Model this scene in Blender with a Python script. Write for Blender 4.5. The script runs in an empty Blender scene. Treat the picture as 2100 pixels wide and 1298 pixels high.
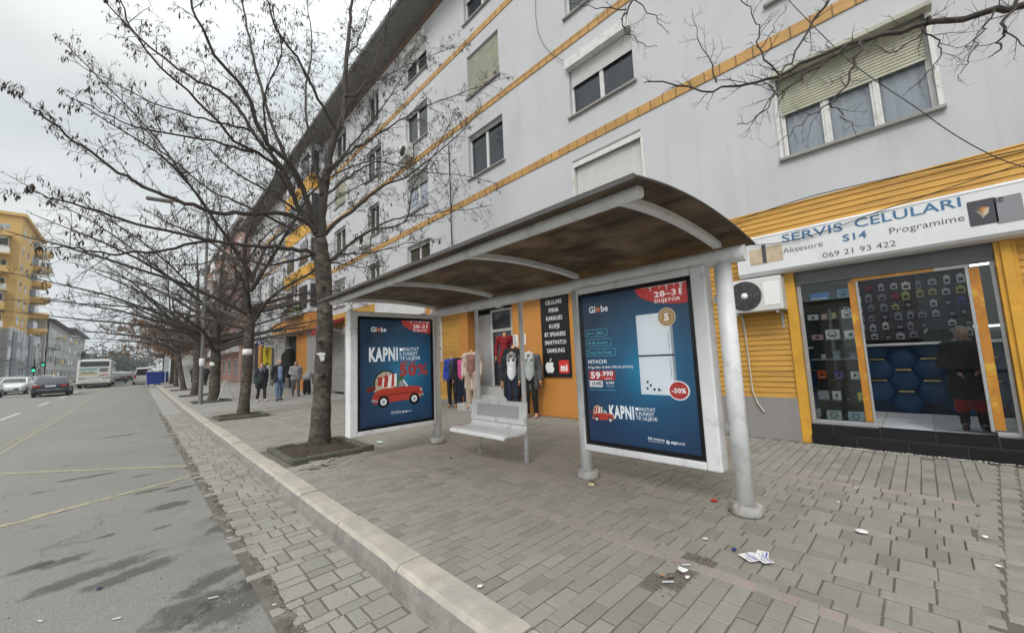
import bpy, math, random
import numpy as np
from math import sin, cos, pi, radians, sqrt, atan2
from mathutils import Vector, Matrix
sc = bpy.context.scene
COL = sc.collection
rnd = random.Random(7)

# ---------------------------------------------------------------- camera
CAM = Vector((0, 0, 1.42))
YAW, PITCH, ROLL, FPX = radians(43.874), radians(6.07), radians(-2.385), 800.0
Fv = Vector((sin(YAW)*cos(PITCH), cos(YAW)*cos(PITCH), sin(PITCH)))
Rv = Vector((cos(YAW), -sin(YAW), 0)); Uv = Rv.cross(Fv)
Rv, Uv = Rv*cos(ROLL)+Uv*sin(ROLL), -Rv*sin(ROLL)+Uv*cos(ROLL)
cd = bpy.data.cameras.new('camera'); cd.sensor_width = 36; cd.lens = FPX/2100*36; cd.sensor_fit = 'HORIZONTAL'
cd.clip_start = .05; cd.clip_end = 5000
camo = bpy.data.objects.new('camera', cd); COL.objects.link(camo)
camo.matrix_world = Matrix((( Rv.x, Uv.x, -Fv.x, CAM.x), (Rv.y, Uv.y, -Fv.y, CAM.y), (Rv.z, Uv.z, -Fv.z, CAM.z), (0, 0, 0, 1)))
sc.camera = camo
def ray(px, py): return Fv+Rv*((px-1050)/FPX)-Uv*((py-649)/FPX)
def PX(px, py, x): d = ray(px, py); return CAM+d*(x/d.x)      # measured point of the photograph on the plane X = x
def PY(px, py, y): d = ray(px, py); return CAM+d*(y/d.y)
def PZ(px, py, z=0): d = ray(px, py); return CAM+d*((z-CAM.z)/d.z)

# ---------------------------------------------------------------- world, sun
SUN_EL, SUN_AZ = radians(42), radians(-118)      # soft light from the road side, a little behind the camera
w = bpy.data.worlds.new('World'); sc.world = w; w.use_nodes = True
nt = w.node_tree; N = nt.nodes; L = nt.links; N.clear()
o = N.new('ShaderNodeOutputWorld'); bg = N.new('ShaderNodeBackground'); bg.inputs['Strength'].default_value = .13
sky = N.new('ShaderNodeTexSky'); sky.sky_type = 'NISHITA'; sky.sun_disc = False; sky.sun_elevation = SUN_EL; sky.sun_rotation = SUN_AZ
sky.air_density = 1.2; sky.dust_density = 4; sky.ozone_density = 1.2
hs = N.new('ShaderNodeHueSaturation'); hs.inputs['Saturation'].default_value = .22; L.new(sky.outputs[0], hs.inputs['Color'])
tc = N.new('ShaderNodeTexCoord'); mp = N.new('ShaderNodeMapping'); mp.inputs['Scale'].default_value = (1, 1, 2.6); L.new(tc.outputs['Generated'], mp.inputs[0])
nz = N.new('ShaderNodeTexNoise'); nz.inputs['Scale'].default_value = 2.1; nz.inputs['Detail'].default_value = 5; nz.inputs['Roughness'].default_value = .5; L.new(mp.outputs[0], nz.inputs['Vector'])
cr = N.new('ShaderNodeValToRGB'); cr.color_ramp.elements[0].position = .32; cr.color_ramp.elements[0].color = (4.9, 5.5, 5.7, 1); cr.color_ramp.elements[1].position = .68; cr.color_ramp.elements[1].color = (7.3, 7.45, 7.4, 1)
L.new(nz.outputs['Fac'], cr.inputs[0])
mx = N.new('ShaderNodeMix'); mx.data_type = 'RGBA'; mx.inputs[0].default_value = .82; L.new(hs.outputs[0], mx.inputs[6]); L.new(cr.outputs[0], mx.inputs[7])
sx = N.new('ShaderNodeSeparateXYZ'); L.new(tc.outputs['Generated'], sx.inputs[0]); mr = N.new('ShaderNodeMapRange'); mr.inputs[1].default_value = .5; mr.inputs[2].default_value = 1; mr.inputs[3].default_value = .9; mr.inputs[4].default_value = 2.5; L.new(sx.outputs[2], mr.inputs[0])   # an overcast sky is brightest overhead
mh = N.new('ShaderNodeMapRange'); mh.inputs[1].default_value = .0; mh.inputs[2].default_value = .22; mh.inputs[3].default_value = 1.16; mh.inputs[4].default_value = 1.0; L.new(sx.outputs[2], mh.inputs[0])   # paler low over the street end
mm = N.new('ShaderNodeMath'); mm.operation = 'MULTIPLY'; L.new(mr.outputs[0], mm.inputs[0]); L.new(mh.outputs[0], mm.inputs[1])
vm = N.new('ShaderNodeVectorMath'); vm.operation = 'SCALE'; L.new(mx.outputs[2], vm.inputs[0]); L.new(mm.outputs[0], vm.inputs['Scale']); L.new(vm.outputs[0], bg.inputs['Color']); L.new(bg.outputs[0], o.inputs[0])
sl = bpy.data.lights.new('sun', 'SUN'); sl.energy = 1.4; sl.angle = radians(24); sl.color = (1, .97, .93)
so = bpy.data.objects.new('sun', sl); COL.objects.link(so)
so.rotation_euler = Vector((-sin(SUN_AZ)*cos(SUN_EL), -cos(SUN_AZ)*cos(SUN_EL), -sin(SUN_EL))).to_track_quat('-Z', 'Y').to_euler()
sc.view_settings.view_transform = 'Standard'; sc.view_settings.look = 'None'; sc.view_settings.gamma = 1; sc.view_settings.exposure = 0.17
sc.cycles.max_bounces = 6; sc.cycles.transparent_max_bounces = 12; sc.cycles.use_denoising = True

# ---------------------------------------------------------------- materials
def nm(name):
    m = bpy.data.materials.new(name); m.use_nodes = True
    return m, m.node_tree.nodes, m.node_tree.links, m.node_tree.nodes['Principled BSDF']
def rgb(c): return (c[0], c[1], c[2], 1)
def math_n(N, L, op, a, b=None, clamp=False):
    n = N.new('ShaderNodeMath'); n.operation = op; n.use_clamp = clamp
    for i, v in enumerate((a, b)):
        if v is None: continue
        if isinstance(v, (int, float)): n.inputs[i].default_value = v
        else: L.new(v, n.inputs[i])
    return n.outputs[0]
def mixc(N, L, f, a, b, mode='MIX'):
    n = N.new('ShaderNodeMix'); n.data_type = 'RGBA'; n.blend_type = mode
    for i, v in ((0, f), (6, a), (7, b)):
        if isinstance(v, (int, float)): n.inputs[i].default_value = v
        elif isinstance(v, tuple): n.inputs[i].default_value = rgb(v)
        else: L.new(v, n.inputs[i])
    return n.outputs[2]
def noise(N, L, vec, scale, detail=4, rough=.55):
    n = N.new('ShaderNodeTexNoise'); n.inputs['Scale'].default_value = scale; n.inputs['Detail'].default_value = detail; n.inputs['Roughness'].default_value = rough
    if vec is not None: L.new(vec, n.inputs['Vector'])
    return n.outputs['Fac']
def step(N, L, v, a, b):
    n = N.new('ShaderNodeMapRange'); n.inputs[1].default_value = a; n.inputs[2].default_value = b; L.new(v, n.inputs[0]); return n.outputs[0]
def bump(N, L, h, s, d, b):
    n = N.new('ShaderNodeBump'); n.inputs['Strength'].default_value = s; n.inputs['Distance'].default_value = d; L.new(h, n.inputs['Height']); L.new(n.outputs[0], b.inputs['Normal'])
def mat(name, col, rough=.6, var=.14, scale=7, bmp=0, metal=0, spec=.4, stretch=None, dirt=None, dscale=2, dthr=(.52, .72), coat=0):
    m, N, L, b = nm(name)
    tc = N.new('ShaderNodeTexCoord'); v = tc.outputs['Object']
    if stretch:
        mp = N.new('ShaderNodeMapping'); mp.inputs['Scale'].default_value = stretch; L.new(v, mp.inputs[0]); v = mp.outputs[0]
    f = noise(N, L, v, scale)
    c = mixc(N, L, step(N, L, f, .3, .7), tuple(x*(1-var) for x in col), tuple(min(1, x*(1+var)) for x in col))
    if dirt:
        f2 = noise(N, L, v, dscale, 6, .65); c = mixc(N, L, step(N, L, f2, *dthr), c, dirt)
    L.new(c, b.inputs['Base Color'])
    b.inputs['Metallic'].default_value = metal; b.inputs['Specular IOR Level'].default_value = spec; b.inputs['Coat Weight'].default_value = coat
    L.new(step(N, L, f, -.6/max(.01, rough)+0, 1.6/max(.01, rough)) if 0 else math_n(N, L, 'ADD', rough-.06, math_n(N, L, 'MULTIPLY', f, .12)), b.inputs['Roughness'])
    if bmp: bump(N, L, noise(N, L, v, scale*9, 3), bmp, .01, b)
    return m
def flat(name, col, rough=.5, spec=.3, emit=0):
    m, N, L, b = nm(name); tc = N.new('ShaderNodeTexCoord')
    f = noise(N, L, tc.outputs['Object'], 30, 2); L.new(mixc(N, L, f, tuple(x*.95 for x in col), tuple(min(1, x*1.05) for x in col)), b.inputs['Base Color'])
    b.inputs['Roughness'].default_value = rough; b.inputs['Specular IOR Level'].default_value = spec
    if emit: b.inputs['Emission Color'].default_value = rgb(col); b.inputs['Emission Strength'].default_value = emit
    return m
def glass(name, tint=(.85, .9, .9), dens=.12, rough=.01):
    m, N, L, b = nm(name); N.remove(b); out = N['Material Output']
    t = N.new('ShaderNodeBsdfTransparent'); t.inputs[0].default_value = rgb(tint); g = N.new('ShaderNodeBsdfGlossy'); g.inputs['Roughness'].default_value = rough
    fr = N.new('ShaderNodeFresnel'); fr.inputs[0].default_value = 1.5
    x = N.new('ShaderNodeMixShader'); L.new(math_n(N, L, 'ADD', fr.outputs[0], dens, True), x.inputs[0]); L.new(t.outputs[0], x.inputs[1]); L.new(g.outputs[0], x.inputs[2]); L.new(x.outputs[0], out.inputs[0])
    return m

def pos_xyz(N, L):
    g = N.new('ShaderNodeNewGeometry'); s = N.new('ShaderNodeSeparateXYZ'); L.new(g.outputs['Position'], s.inputs[0])
    return g, s.outputs[0], s.outputs[1], s.outputs[2]
def boxmask(N, L, x, y, x0, x1, y0, y1, soft):
    a = math_n(N, L, 'MINIMUM', math_n(N, L, 'SUBTRACT', x, x0), math_n(N, L, 'SUBTRACT', x1, x))
    b = math_n(N, L, 'MINIMUM', math_n(N, L, 'SUBTRACT', y, y0), math_n(N, L, 'SUBTRACT', y1, y))
    return step(N, L, math_n(N, L, 'MINIMUM', a, b), -soft, soft)
def paving(name, cols, joint=False, soil=(.3, .268, .235)):
    """Concrete pavers: every block its own grey, trodden-in soil stains with shapes of their own."""
    m, N, L, b = nm(name); g, x, y, z = pos_xyz(N, L); P = g.outputs['Position']
    if joint: c = mixc(N, L, noise(N, L, P, 9, 5), (.095, .085, .07), (.17, .152, .128))
    else:
        r = N.new('ShaderNodeValToRGB'); r.color_ramp.elements[0].color = rgb(cols[0]); r.color_ramp.elements[1].color = rgb(cols[-1])
        for i, cc in enumerate(cols[1:-1]):
            e = r.color_ramp.elements.new((i+1)/(len(cols)-1)); e.color = rgb(cc)
        L.new(g.outputs['Random Per Island'], r.inputs[0]); c = r.outputs[0]
        c = mixc(N, L, step(N, L, noise(N, L, P, 38, 5, .7), .3, .75), mixc(N, L, .82, (0, 0, 0), c), c)
        c = mixc(N, L, step(N, L, noise(N, L, P, 2.6, 5, .6), .4, .66), mixc(N, L, .86, (.1, .085, .06), c), c)
        c = mixc(N, L, step(N, L, noise(N, L, P, 160, 2), .62, .75), c, mixc(N, L, .3, c, (.5, .48, .44)))
    big = noise(N, L, P, .8, 6, .62)
    # soil trodden into the joints where people wait and where the drip line is
    mk = boxmask(N, L, x, y, 2.3, 6.6, 1.6, 9.0, 1.1)
    d = math_n(N, L, 'MULTIPLY', mk, step(N, L, big, .34, .6)); d = math_n(N, L, 'MULTIPLY', d, .9)
    d2 = math_n(N, L, 'MULTIPLY', step(N, L, noise(N, L, P, 1.7, 6, .7), .57, .7), .45)
    c = mixc(N, L, math_n(N, L, 'MAXIMUM', d, d2), c, mixc(N, L, noise(N, L, P, 14, 4), tuple(s*.8 for s in soil), tuple(s*1.2 for s in soil)))
    sp = step(N, L, noise(N, L, P, 22, 3, .5), .73, .77); c = mixc(N, L, math_n(N, L, 'MULTIPLY', sp, .55), c, (.05, .045, .04))
    L.new(c, b.inputs['Base Color']); b.inputs['Roughness'].default_value = .86; b.inputs['Specular IOR Level'].default_value = .25
    bump(N, L, noise(N, L, P, 240, 3, .7), .35, .004, b)
    return m
def asphalt():
    m, N, L, b = nm('asphalt'); g, x, y, z = pos_xyz(N, L); P = g.outputs['Position']
    c = mixc(N, L, step(N, L, noise(N, L, P, .5, 5), .3, .7), (.15, .148, .134), (.197, .194, .177))
    mp = N.new('ShaderNodeMapping'); mp.inputs['Scale'].default_value = (1.5, .09, 1); L.new(P, mp.inputs[0])
    c = mixc(N, L, math_n(N, L, 'MULTIPLY', step(N, L, noise(N, L, mp.outputs[0], 1.2, 3), .5, .7), .35), c, (.22, .217, .203))   # tyre-polished lanes
    vo = N.new('ShaderNodeTexVoronoi'); vo.inputs['Scale'].default_value = 70; L.new(P, vo.inputs['Vector'])
    c = mixc(N, L, math_n(N, L, 'MULTIPLY', step(N, L, vo.outputs['Distance'], .0, .55), .5), c, mixc(N, L, noise(N, L, P, 55, 3), (.14, .138, .128), (.38, .37, .345)))
    mp2 = N.new('ShaderNodeMapping'); mp2.inputs['Scale'].default_value = (.8, 2.0, 1); mp2.inputs['Rotation'].default_value = (0, 0, .25); L.new(P, mp2.inputs[0])
    st = step(N, L, noise(N, L, mp2.outputs[0], 1.15, 6, .68), .62, .68)
    c = mixc(N, L, math_n(N, L, 'MULTIPLY', st, .5), c, (.12, .115, .1))
    vc = N.new('ShaderNodeTexVoronoi'); vc.feature = 'DISTANCE_TO_EDGE'; vc.inputs['Scale'].default_value = .42   # hairline cracks
    wv = N.new('ShaderNodeVectorMath'); wv.operation = 'ADD'; L.new(P, wv.inputs[0]); wn = N.new('ShaderNodeTexNoise'); wn.inputs['Scale'].default_value = 1.6; wn.inputs['Detail'].default_value = 5; L.new(P, wn.inputs['Vector']); L.new(wn.outputs['Color'], wv.inputs[1]); L.new(wv.outputs[0], vc.inputs['Vector'])
    ck = math_n(N, L, 'MULTIPLY', step(N, L, vc.outputs['Distance'], .008, .002), step(N, L, noise(N, L, P, .6, 3), .45, .6)); c = mixc(N, L, math_n(N, L, 'MULTIPLY', ck, .6), c, (.07, .065, .058))
    gr_ = step(N, L, noise(N, L, P, 120, 2, .6), .64, .72); c = mixc(N, L, math_n(N, L, 'MULTIPLY', gr_, .35), c, (.46, .45, .42))
    ed = math_n(N, L, 'MULTIPLY', step(N, L, x, .25, .78), step(N, L, noise(N, L, P, 2.1, 6, .7), .5, .64))
    c = mixc(N, L, math_n(N, L, 'MULTIPLY', ed, .65), c, (.1, .09, .075))
    L.new(c, b.inputs['Base Color']); b.inputs['Roughness'].default_value = .83; b.inputs['Specular IOR Level'].default_value = .3
    h = math_n(N, L, 'ADD', vo.outputs['Distance'], noise(N, L, P, 90, 3)); bump(N, L, h, .5, .006, b)
    return m
def tilewall(name, col, bw, bh, joint, msize, axis='yz', rough=.55, offset=.5, var=.12, bstr=.5, weather=None):
    """Bricks, slats or tiles laid over a wall (axis yz or xz) in the object's own metres."""
    m, N, L, b = nm(name); tc = N.new('ShaderNodeTexCoord'); s = N.new('ShaderNodeSeparateXYZ'); cb = N.new('ShaderNodeCombineXYZ'); L.new(tc.outputs['Object'], s.inputs[0])
    L.new(s.outputs[1 if axis == 'yz' else 0], cb.inputs[0]); L.new(s.outputs[1 if axis == 'xy' else 2], cb.inputs[1])
    t = N.new('ShaderNodeTexBrick'); t.offset = offset; L.new(cb.outputs[0], t.inputs['Vector'])
    t.inputs['Color1'].default_value = rgb(tuple(c*(1-var) for c in col)); t.inputs['Color2'].default_value = rgb(tuple(min(1, c*(1+var)) for c in col)); t.inputs['Mortar'].default_value = rgb(joint)
    t.inputs['Scale'].default_value = 1; t.inputs['Brick Width'].default_value = bw; t.inputs['Row Height'].default_value = bh; t.inputs['Mortar Size'].default_value = msize; t.inputs['Mortar Smooth'].default_value = .2; t.inputs['Bias'].default_value = 0
    f = noise(N, L, tc.outputs['Object'], 2.2, 6, .65); c = mixc(N, L, step(N, L, f, .35, .75), t.outputs['Color'], mixc(N, L, .72, (0, 0, 0), t.outputs['Color']))
    if weather:
        mp = N.new('ShaderNodeMapping'); mp.inputs['Scale'].default_value = (1, .5, 3); L.new(tc.outputs['Object'], mp.inputs[0])
        c = mixc(N, L, math_n(N, L, 'MULTIPLY', step(N, L, noise(N, L, mp.outputs[0], 1.6, 7, .7), .55, .7), .55), c, weather)
    L.new(c, b.inputs['Base Color']); b.inputs['Roughness'].default_value = rough
    bump(N, L, math_n(N, L, 'SUBTRACT', 1, t.outputs['Fac']), bstr, .01, b)
    return m
def plaster(name, col, streak=(.42, .42, .42), k=.3, sc_=1.0):
    m, N, L, b = nm(name); tc = N.new('ShaderNodeTexCoord'); v = tc.outputs['Object']
    c = mixc(N, L, step(N, L, noise(N, L, v, .7*sc_, 6, .6), .3, .7), tuple(x*.94 for x in col), tuple(min(1, x*1.04) for x in col))
    mp = N.new('ShaderNodeMapping'); mp.inputs['Scale'].default_value = (3, 3, .14); L.new(v, mp.inputs[0])
    c = mixc(N, L, math_n(N, L, 'MULTIPLY', step(N, L, noise(N, L, mp.outputs[0], 1.3*sc_, 6, .7), .52, .78), k), c, streak)
    c = mixc(N, L, math_n(N, L, 'MULTIPLY', step(N, L, noise(N, L, v, 18, 5, .7), .62, .8), .35), c, tuple(x*.8 for x in col))
    L.new(c, b.inputs['Base Color']); b.inputs['Roughness'].default_value = .9; b.inputs['Specular IOR Level'].default_value = .2
    bump(N, L, noise(N, L, v, 110, 4, .7), .35, .006, b)
    return m

# ---------------------------------------------------------------- mesh helper
class M:
    def __init__(s): s.v = []; s.f = []; s.m = []; s.s = []
    def add(s, vs, fs, mi=0, sm=False):
        n = len(s.v); s.v.extend([tuple(v) for v in vs])
        for f in fs: s.f.append(tuple(n+i for i in f)); s.m.append(mi); s.s.append(sm)
        return s
    def box(s, a, b, mi=0):
        x0, y0, z0 = [min(p, q) for p, q in zip(a, b)]; x1, y1, z1 = [max(p, q) for p, q in zip(a, b)]
        return s.add([(x0, y0, z0), (x1, y0, z0), (x1, y1, z0), (x0, y1, z0), (x0, y0, z1), (x1, y0, z1), (x1, y1, z1), (x0, y1, z1)],
              [(0, 3, 2, 1), (4, 5, 6, 7), (0, 1, 5, 4), (1, 2, 6, 5), (2, 3, 7, 6), (3, 0, 4, 7)], mi)
    def obox(s, c, ux, uy, uz, mi=0):            # centre and three half-axes
        c, ux, uy, uz = Vector(c), Vector(ux), Vector(uy), Vector(uz)
        vs = [c+ux*i+uy*j+uz*k for k in (-1, 1) for j in (-1, 1) for i in (-1, 1)]
        return s.add(vs, [(0, 2, 3, 1), (4, 5, 7, 6), (0, 1, 5, 4), (1, 3, 7, 5), (3, 2, 6, 7), (2, 0, 4, 6)], mi)
    def tube(s, pts, rad, n=8, mi=0, sm=True, caps=True):
        pts = [Vector(p) for p in pts]; k = len(pts); rad = [rad]*k if isinstance(rad, (int, float)) else rad
        t0 = (pts[1]-pts[0]).normalized(); a = t0.orthogonal().normalized(); vs = []; fs = []
        for i, p in enumerate(pts):
            t = (pts[min(i+1, k-1)]-pts[max(i-1, 0)])
            t = t.normalized() if t.length > 1e-9 else t0
            a = (a-t*a.dot(t)); a = a.normalized() if a.length > 1e-6 else t.orthogonal().normalized(); b = t.cross(a)
            vs += [p+(a*cos(2*pi*j/n)+b*sin(2*pi*j/n))*rad[i] for j in range(n)]
        for i in range(k-1):
            for j in range(n): fs.append((i*n+j, i*n+(j+1) % n, (i+1)*n+(j+1) % n, (i+1)*n+j))
        s.add(vs, fs, mi, sm)
        if caps: s.add(vs[:n][::-1], [tuple(range(n))], mi); s.add(vs[-n:], [tuple(range(n))], mi)
        return s
    def lathe(s, c, prof, n=20, mi=0, sm=True, axis='z'):
        vs = []; fs = []
        for r, h in prof:
            for j in range(n):
                p = (r*cos(2*pi*j/n), r*sin(2*pi*j/n), h)
                if axis == 'x': p = (p[2], p[0], p[1])
                elif axis == 'y': p = (p[1], p[2], p[0])
                vs.append((c[0]+p[0], c[1]+p[1], c[2]+p[2]))
        k = len(prof)
        for i in range(k-1):
            for j in range(n): fs.append((i*n+j, i*n+(j+1) % n, (i+1)*n+(j+1) % n, (i+1)*n+j))
        fs.append(tuple(range(n))[::-1]); fs.append(tuple(range((k-1)*n, k*n)))
        return s.add(vs, fs, mi, sm)
    def ext(s, poly, a, b, axis='y', mi=0, sm=False):   # polygon in the other two axes, extruded from a to b along axis
        n = len(poly)
        def P(p, h): return {'x': (h, p[0], p[1]), 'y': (p[0], h, p[1]), 'z': (p[0], p[1], h)}[axis]
        vs = [P(p, a) for p in poly]+[P(p, b) for p in poly]
        s.add(vs, [(i, (i+1) % n, n+(i+1) % n, n+i) for i in range(n)], mi, sm)
        s.add(vs[:n][::-1], [tuple(range(n))], mi); s.add(vs[n:], [tuple(range(n))], mi)
        return s
    def ell(s, c, r, n=12, k=8, mi=0, R=None):
        vs = []; fs = []
        for i in range(k+1):
            th = pi*i/k
            for j in range(n):
                p = Vector((r[0]*sin(th)*cos(2*pi*j/n), r[1]*sin(th)*sin(2*pi*j/n), r[2]*cos(th)))
                if R: p = R @ p
                vs.append(p+Vector(c))
        for i in range(k):
            for j in range(n): fs.append((i*n+j, (i+1)*n+j, (i+1)*n+(j+1) % n, i*n+(j+1) % n))
        return s.add(vs, fs, mi, True)
    def quad(s, a, b, c, d, mi=0): return s.add([a, b, c, d], [(0, 1, 2, 3)], mi)
    def build(s, name, mats, parent=None, off=None, bevel=0, seg=2, link=True):
        me = bpy.data.meshes.new(name)
        off = Vector(off) if off is not None else (ROOT.get(parent.name, Vector()) if parent is not None else Vector())
        me.from_pydata([(v[0]-off[0], v[1]-off[1], v[2]-off[2]) for v in s.v], [], s.f)
        for m in (mats if isinstance(mats, (list, tuple)) else [mats]): me.materials.append(m)
        me.polygons.foreach_set('material_index', s.m); me.polygons.foreach_set('use_smooth', s.s); me.update()
        ob = bpy.data.objects.new(name, me); COL.objects.link(ob)
        if parent is not None: ob.parent = parent; ROOT[ob.name] = off
        else: ob.location = off; ROOT[ob.name] = off
        if bevel:
            b = ob.modifiers.new('bevel', 'BEVEL'); b.width = bevel; b.segments = seg; b.limit_method = 'ANGLE'; b.angle_limit = radians(40)
        return ob
ROOT = {}
def tag(o, label, cat, group=None):
    o['label'] = label; o['category'] = cat
    if group: o['group'] = group
    return o
def struct(o, kind='structure'): o['kind'] = kind; return o
def thing(name, label, cat, loc=(0, 0, 0), rz=0, group=None):
    o = bpy.data.objects.new(name, None); o.empty_display_size = .2; COL.objects.link(o)
    o.location = loc; o.rotation_euler = (0, 0, rz); ROOT[o.name] = Vector(loc); return tag(o, label, cat, group)
def dup(root, loc, rz=None, label=None, scale=None):
    def rec(o, par):
        c = o.copy(); COL.objects.link(c)
        if par is not None: c.parent = par
        for ch in o.children: rec(ch, c)
        return c
    r = rec(root, root.parent); r.location = loc; ROOT[r.name] = Vector(loc)
    if rz is not None: r.rotation_euler = (0, 0, rz)
    if scale: r.scale = scale
    if label: r['label'] = label
    return r
TXT = {}
def text_polys(s, bold=0.0, shear=0):
    key = (s, bold, shear)
    if key in TXT: return TXT[key]
    cu = bpy.data.curves.new('t', 'FONT'); cu.body = s; cu.size = 1; cu.resolution_u = 3; cu.offset = bold; cu.space_character = 1+max(0, bold)*3; cu.shear = shear
    ob = bpy.data.objects.new('t', cu); me = ob.to_mesh()
    vs = [tuple(v.co) for v in me.vertices]; fs = [tuple(p.vertices) for p in me.polygons]; ob.to_mesh_clear()
    bpy.data.objects.remove(ob); bpy.data.curves.remove(cu)
    xs = [v[0] for v in vs] or [0]; ys = [v[1] for v in vs] or [0]
    TXT[key] = (vs, fs, min(xs), max(xs), min(ys), max(ys)); return TXT[key]
class Sheet:
    """Print on a flat thing: (u right, v up) in metres from an origin; every layer lies a little prouder than the last."""
    def __init__(s, m, o, u, v, lay=.0008):
        s.m = m; s.o = Vector(o); s.u = Vector(u).normalized(); s.v = Vector(v).normalized(); s.n = s.u.cross(s.v); s.l = lay
    def P(s, u, v, k): return s.o+s.u*u+s.v*v+s.n*(s.l*k)
    def poly(s, pts, k, mi): s.m.add([s.P(u, v, k) for u, v in pts], [tuple(range(len(pts)))], mi)
    def rect(s, u0, v0, u1, v1, k, mi): s.poly([(u0, v0), (u1, v0), (u1, v1), (u0, v1)], k, mi)
    def disc(s, u, v, ru, rv, k, mi, n=28, a0=0, a1=2*pi): s.poly([(u+ru*cos(a0+(a1-a0)*i/n), v+rv*sin(a0+(a1-a0)*i/n)) for i in range(n+(0 if a1-a0 > 6.28 else 1))], k, mi)
    def ring(s, u, v, r0, r1, k, mi, n=28):
        vs = []; fs = []
        for i in range(n):
            a = 2*pi*i/n; vs += [s.P(u+r0*cos(a), v+r0*sin(a), k), s.P(u+r1*cos(a), v+r1*sin(a), k)]
        for i in range(n): j = (i+1) % n; fs.append((2*i, 2*i+1, 2*j+1, 2*j))
        s.m.add(vs, fs, mi)
    def rrect(s, u0, v0, u1, v1, r, k, mi):
        pts = []
        for cx, cy, a in ((u1-r, v1-r, 0), (u0+r, v1-r, 90), (u0+r, v0+r, 180), (u1-r, v0+r, 270)):
            for i in range(5): t = radians(a+i*22.5); pts.append((cx+r*cos(t), cy+r*sin(t)))
        s.poly(pts, k, mi)
    def text(s, t, u0, v0, h, k, mi, w=None, bold=0, shear=0, align='l', full=False):
        """Cap height h; with w the line is stretched to that width."""
        vs, fs, x0, x1, y0, y1 = text_polys(t, bold, shear)
        cap = text_polys('H', 0, 0); hh = (cap[5]-cap[4]); ks = h/hh; kx = ks if w is None else w/(x1-x0)
        wid = (x1-x0)*kx; du = {'l': 0, 'c': -wid/2, 'r': -wid}[align]
        s.m.add([s.P(u0+du+(x-x0)*kx, v0+y*ks, k) for x, y, _ in vs], fs, mi)

# ================================================================ materials used in several places
m_asph = asphalt()
m_pave = paving('grey_paver', [(.245, .233, .203), (.298, .285, .25), (.312, .298, .264), (.338, .322, .285)])
m_pave_red = paving('red_paver', [(.35, .295, .27), (.375, .315, .285), (.36, .33, .3)])
m_pave_gut = paving('gutter_paver', [(.25, .24, .215), (.3, .29, .262), (.325, .313, .283), (.345, .33, .298)])
m_joint = paving('joint_sand', None, True)
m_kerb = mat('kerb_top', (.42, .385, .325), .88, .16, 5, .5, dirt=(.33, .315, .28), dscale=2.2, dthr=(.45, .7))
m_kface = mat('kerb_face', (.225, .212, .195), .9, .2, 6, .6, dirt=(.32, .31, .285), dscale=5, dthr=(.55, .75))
m_soil = mat('soil', (.06, .045, .033), .95, .35, 12, .9)
m_moss = mat('mossy_concrete', (.12, .115, .09), .95, .3, 6, .8, dirt=(.085, .09, .06), dscale=4, dthr=(.42, .6))
m_wall = plaster('white_render', (.515, .518, .535), (.35, .38, .38), .4)
m_plinth = plaster('bare_plinth', (.27, .26, .25), (.16, .155, .15), .5, 2)
m_stripe = tilewall('ochre_tile', (.5, .28, .08), .26, .6, (.2, .11, .03), .012, offset=0, var=.1, weather=(.33, .17, .05))
m_sid = mat('ochre_siding', (.53, .29, .055), .6, .14, 3, .1, stretch=(1, .5, 4), dirt=(.38, .2, .045), dscale=1.3, dthr=(.5, .72))
m_yel = mat('yellow_paint', (.62, .33, .04), .5, .1, 4, dirt=(.42, .2, .03), dscale=3, dthr=(.55, .75))
m_org = mat('orange_panel', (.52, .225, .05), .5, .05, 2)
m_soff = plaster('grey_soffit', (.2, .195, .185), (.12, .11, .1), .5)
m_whitef = mat('white_frame', (.62, .62, .6), .5, .06, 6, dirt=(.42, .4, .37), dscale=5)
m_shutw = mat('white_shutter', (.62, .62, .61), .55, .06, 4)
m_shutg = mat('greenish_shutter', (.41, .41, .32), .6, .12, 4, dirt=(.3, .28, .22), dscale=3)
m_shutgr = mat('grey_shutter', (.27, .265, .26), .55, .12, 4, dirt=(.18, .17, .165))
m_pane = mat('dark_pane', (.03, .034, .04), .06, .3, 1.5, spec=.6)
m_pane2 = mat('curtained_pane', (.3, .33, .38), .08, .25, 3, spec=.6, stretch=(1, 5, .3))
m_glass = glass('shop_glass', (.9, .94, .935), -.005)
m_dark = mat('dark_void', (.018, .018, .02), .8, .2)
m_black = flat('black', (.012, .012, .013), .4); m_white = flat('white', (.78, .78, .77), .4); m_red = flat('red', (.5, .03, .03), .4)
m_alu = mat('grey_metal', (.4, .41, .42), .4, .06, 9, metal=.3, dirt=(.3, .3, .3))
m_shel = mat('shelter_grey_paint', (.74, .755, .77), .42, .05, 6, .05, dirt=(.4, .4, .39), dscale=4, dthr=(.52, .8))
m_tilefl = tilewall('shop_floor_tile', (.72, .73, .73), .5, .5, (.3, .3, .3), .005, axis='xy', rough=.2, var=.03, bstr=.1)
m_btile = tilewall('black_tile', (.012, .012, .014), .5, .15, (.05, .05, .05), .004, rough=.18, var=.2, bstr=.2)
m_concr = mat('concrete', (.3, .29, .275), .9, .15, 4, .4, dirt=(.18, .17, .16))

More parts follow.
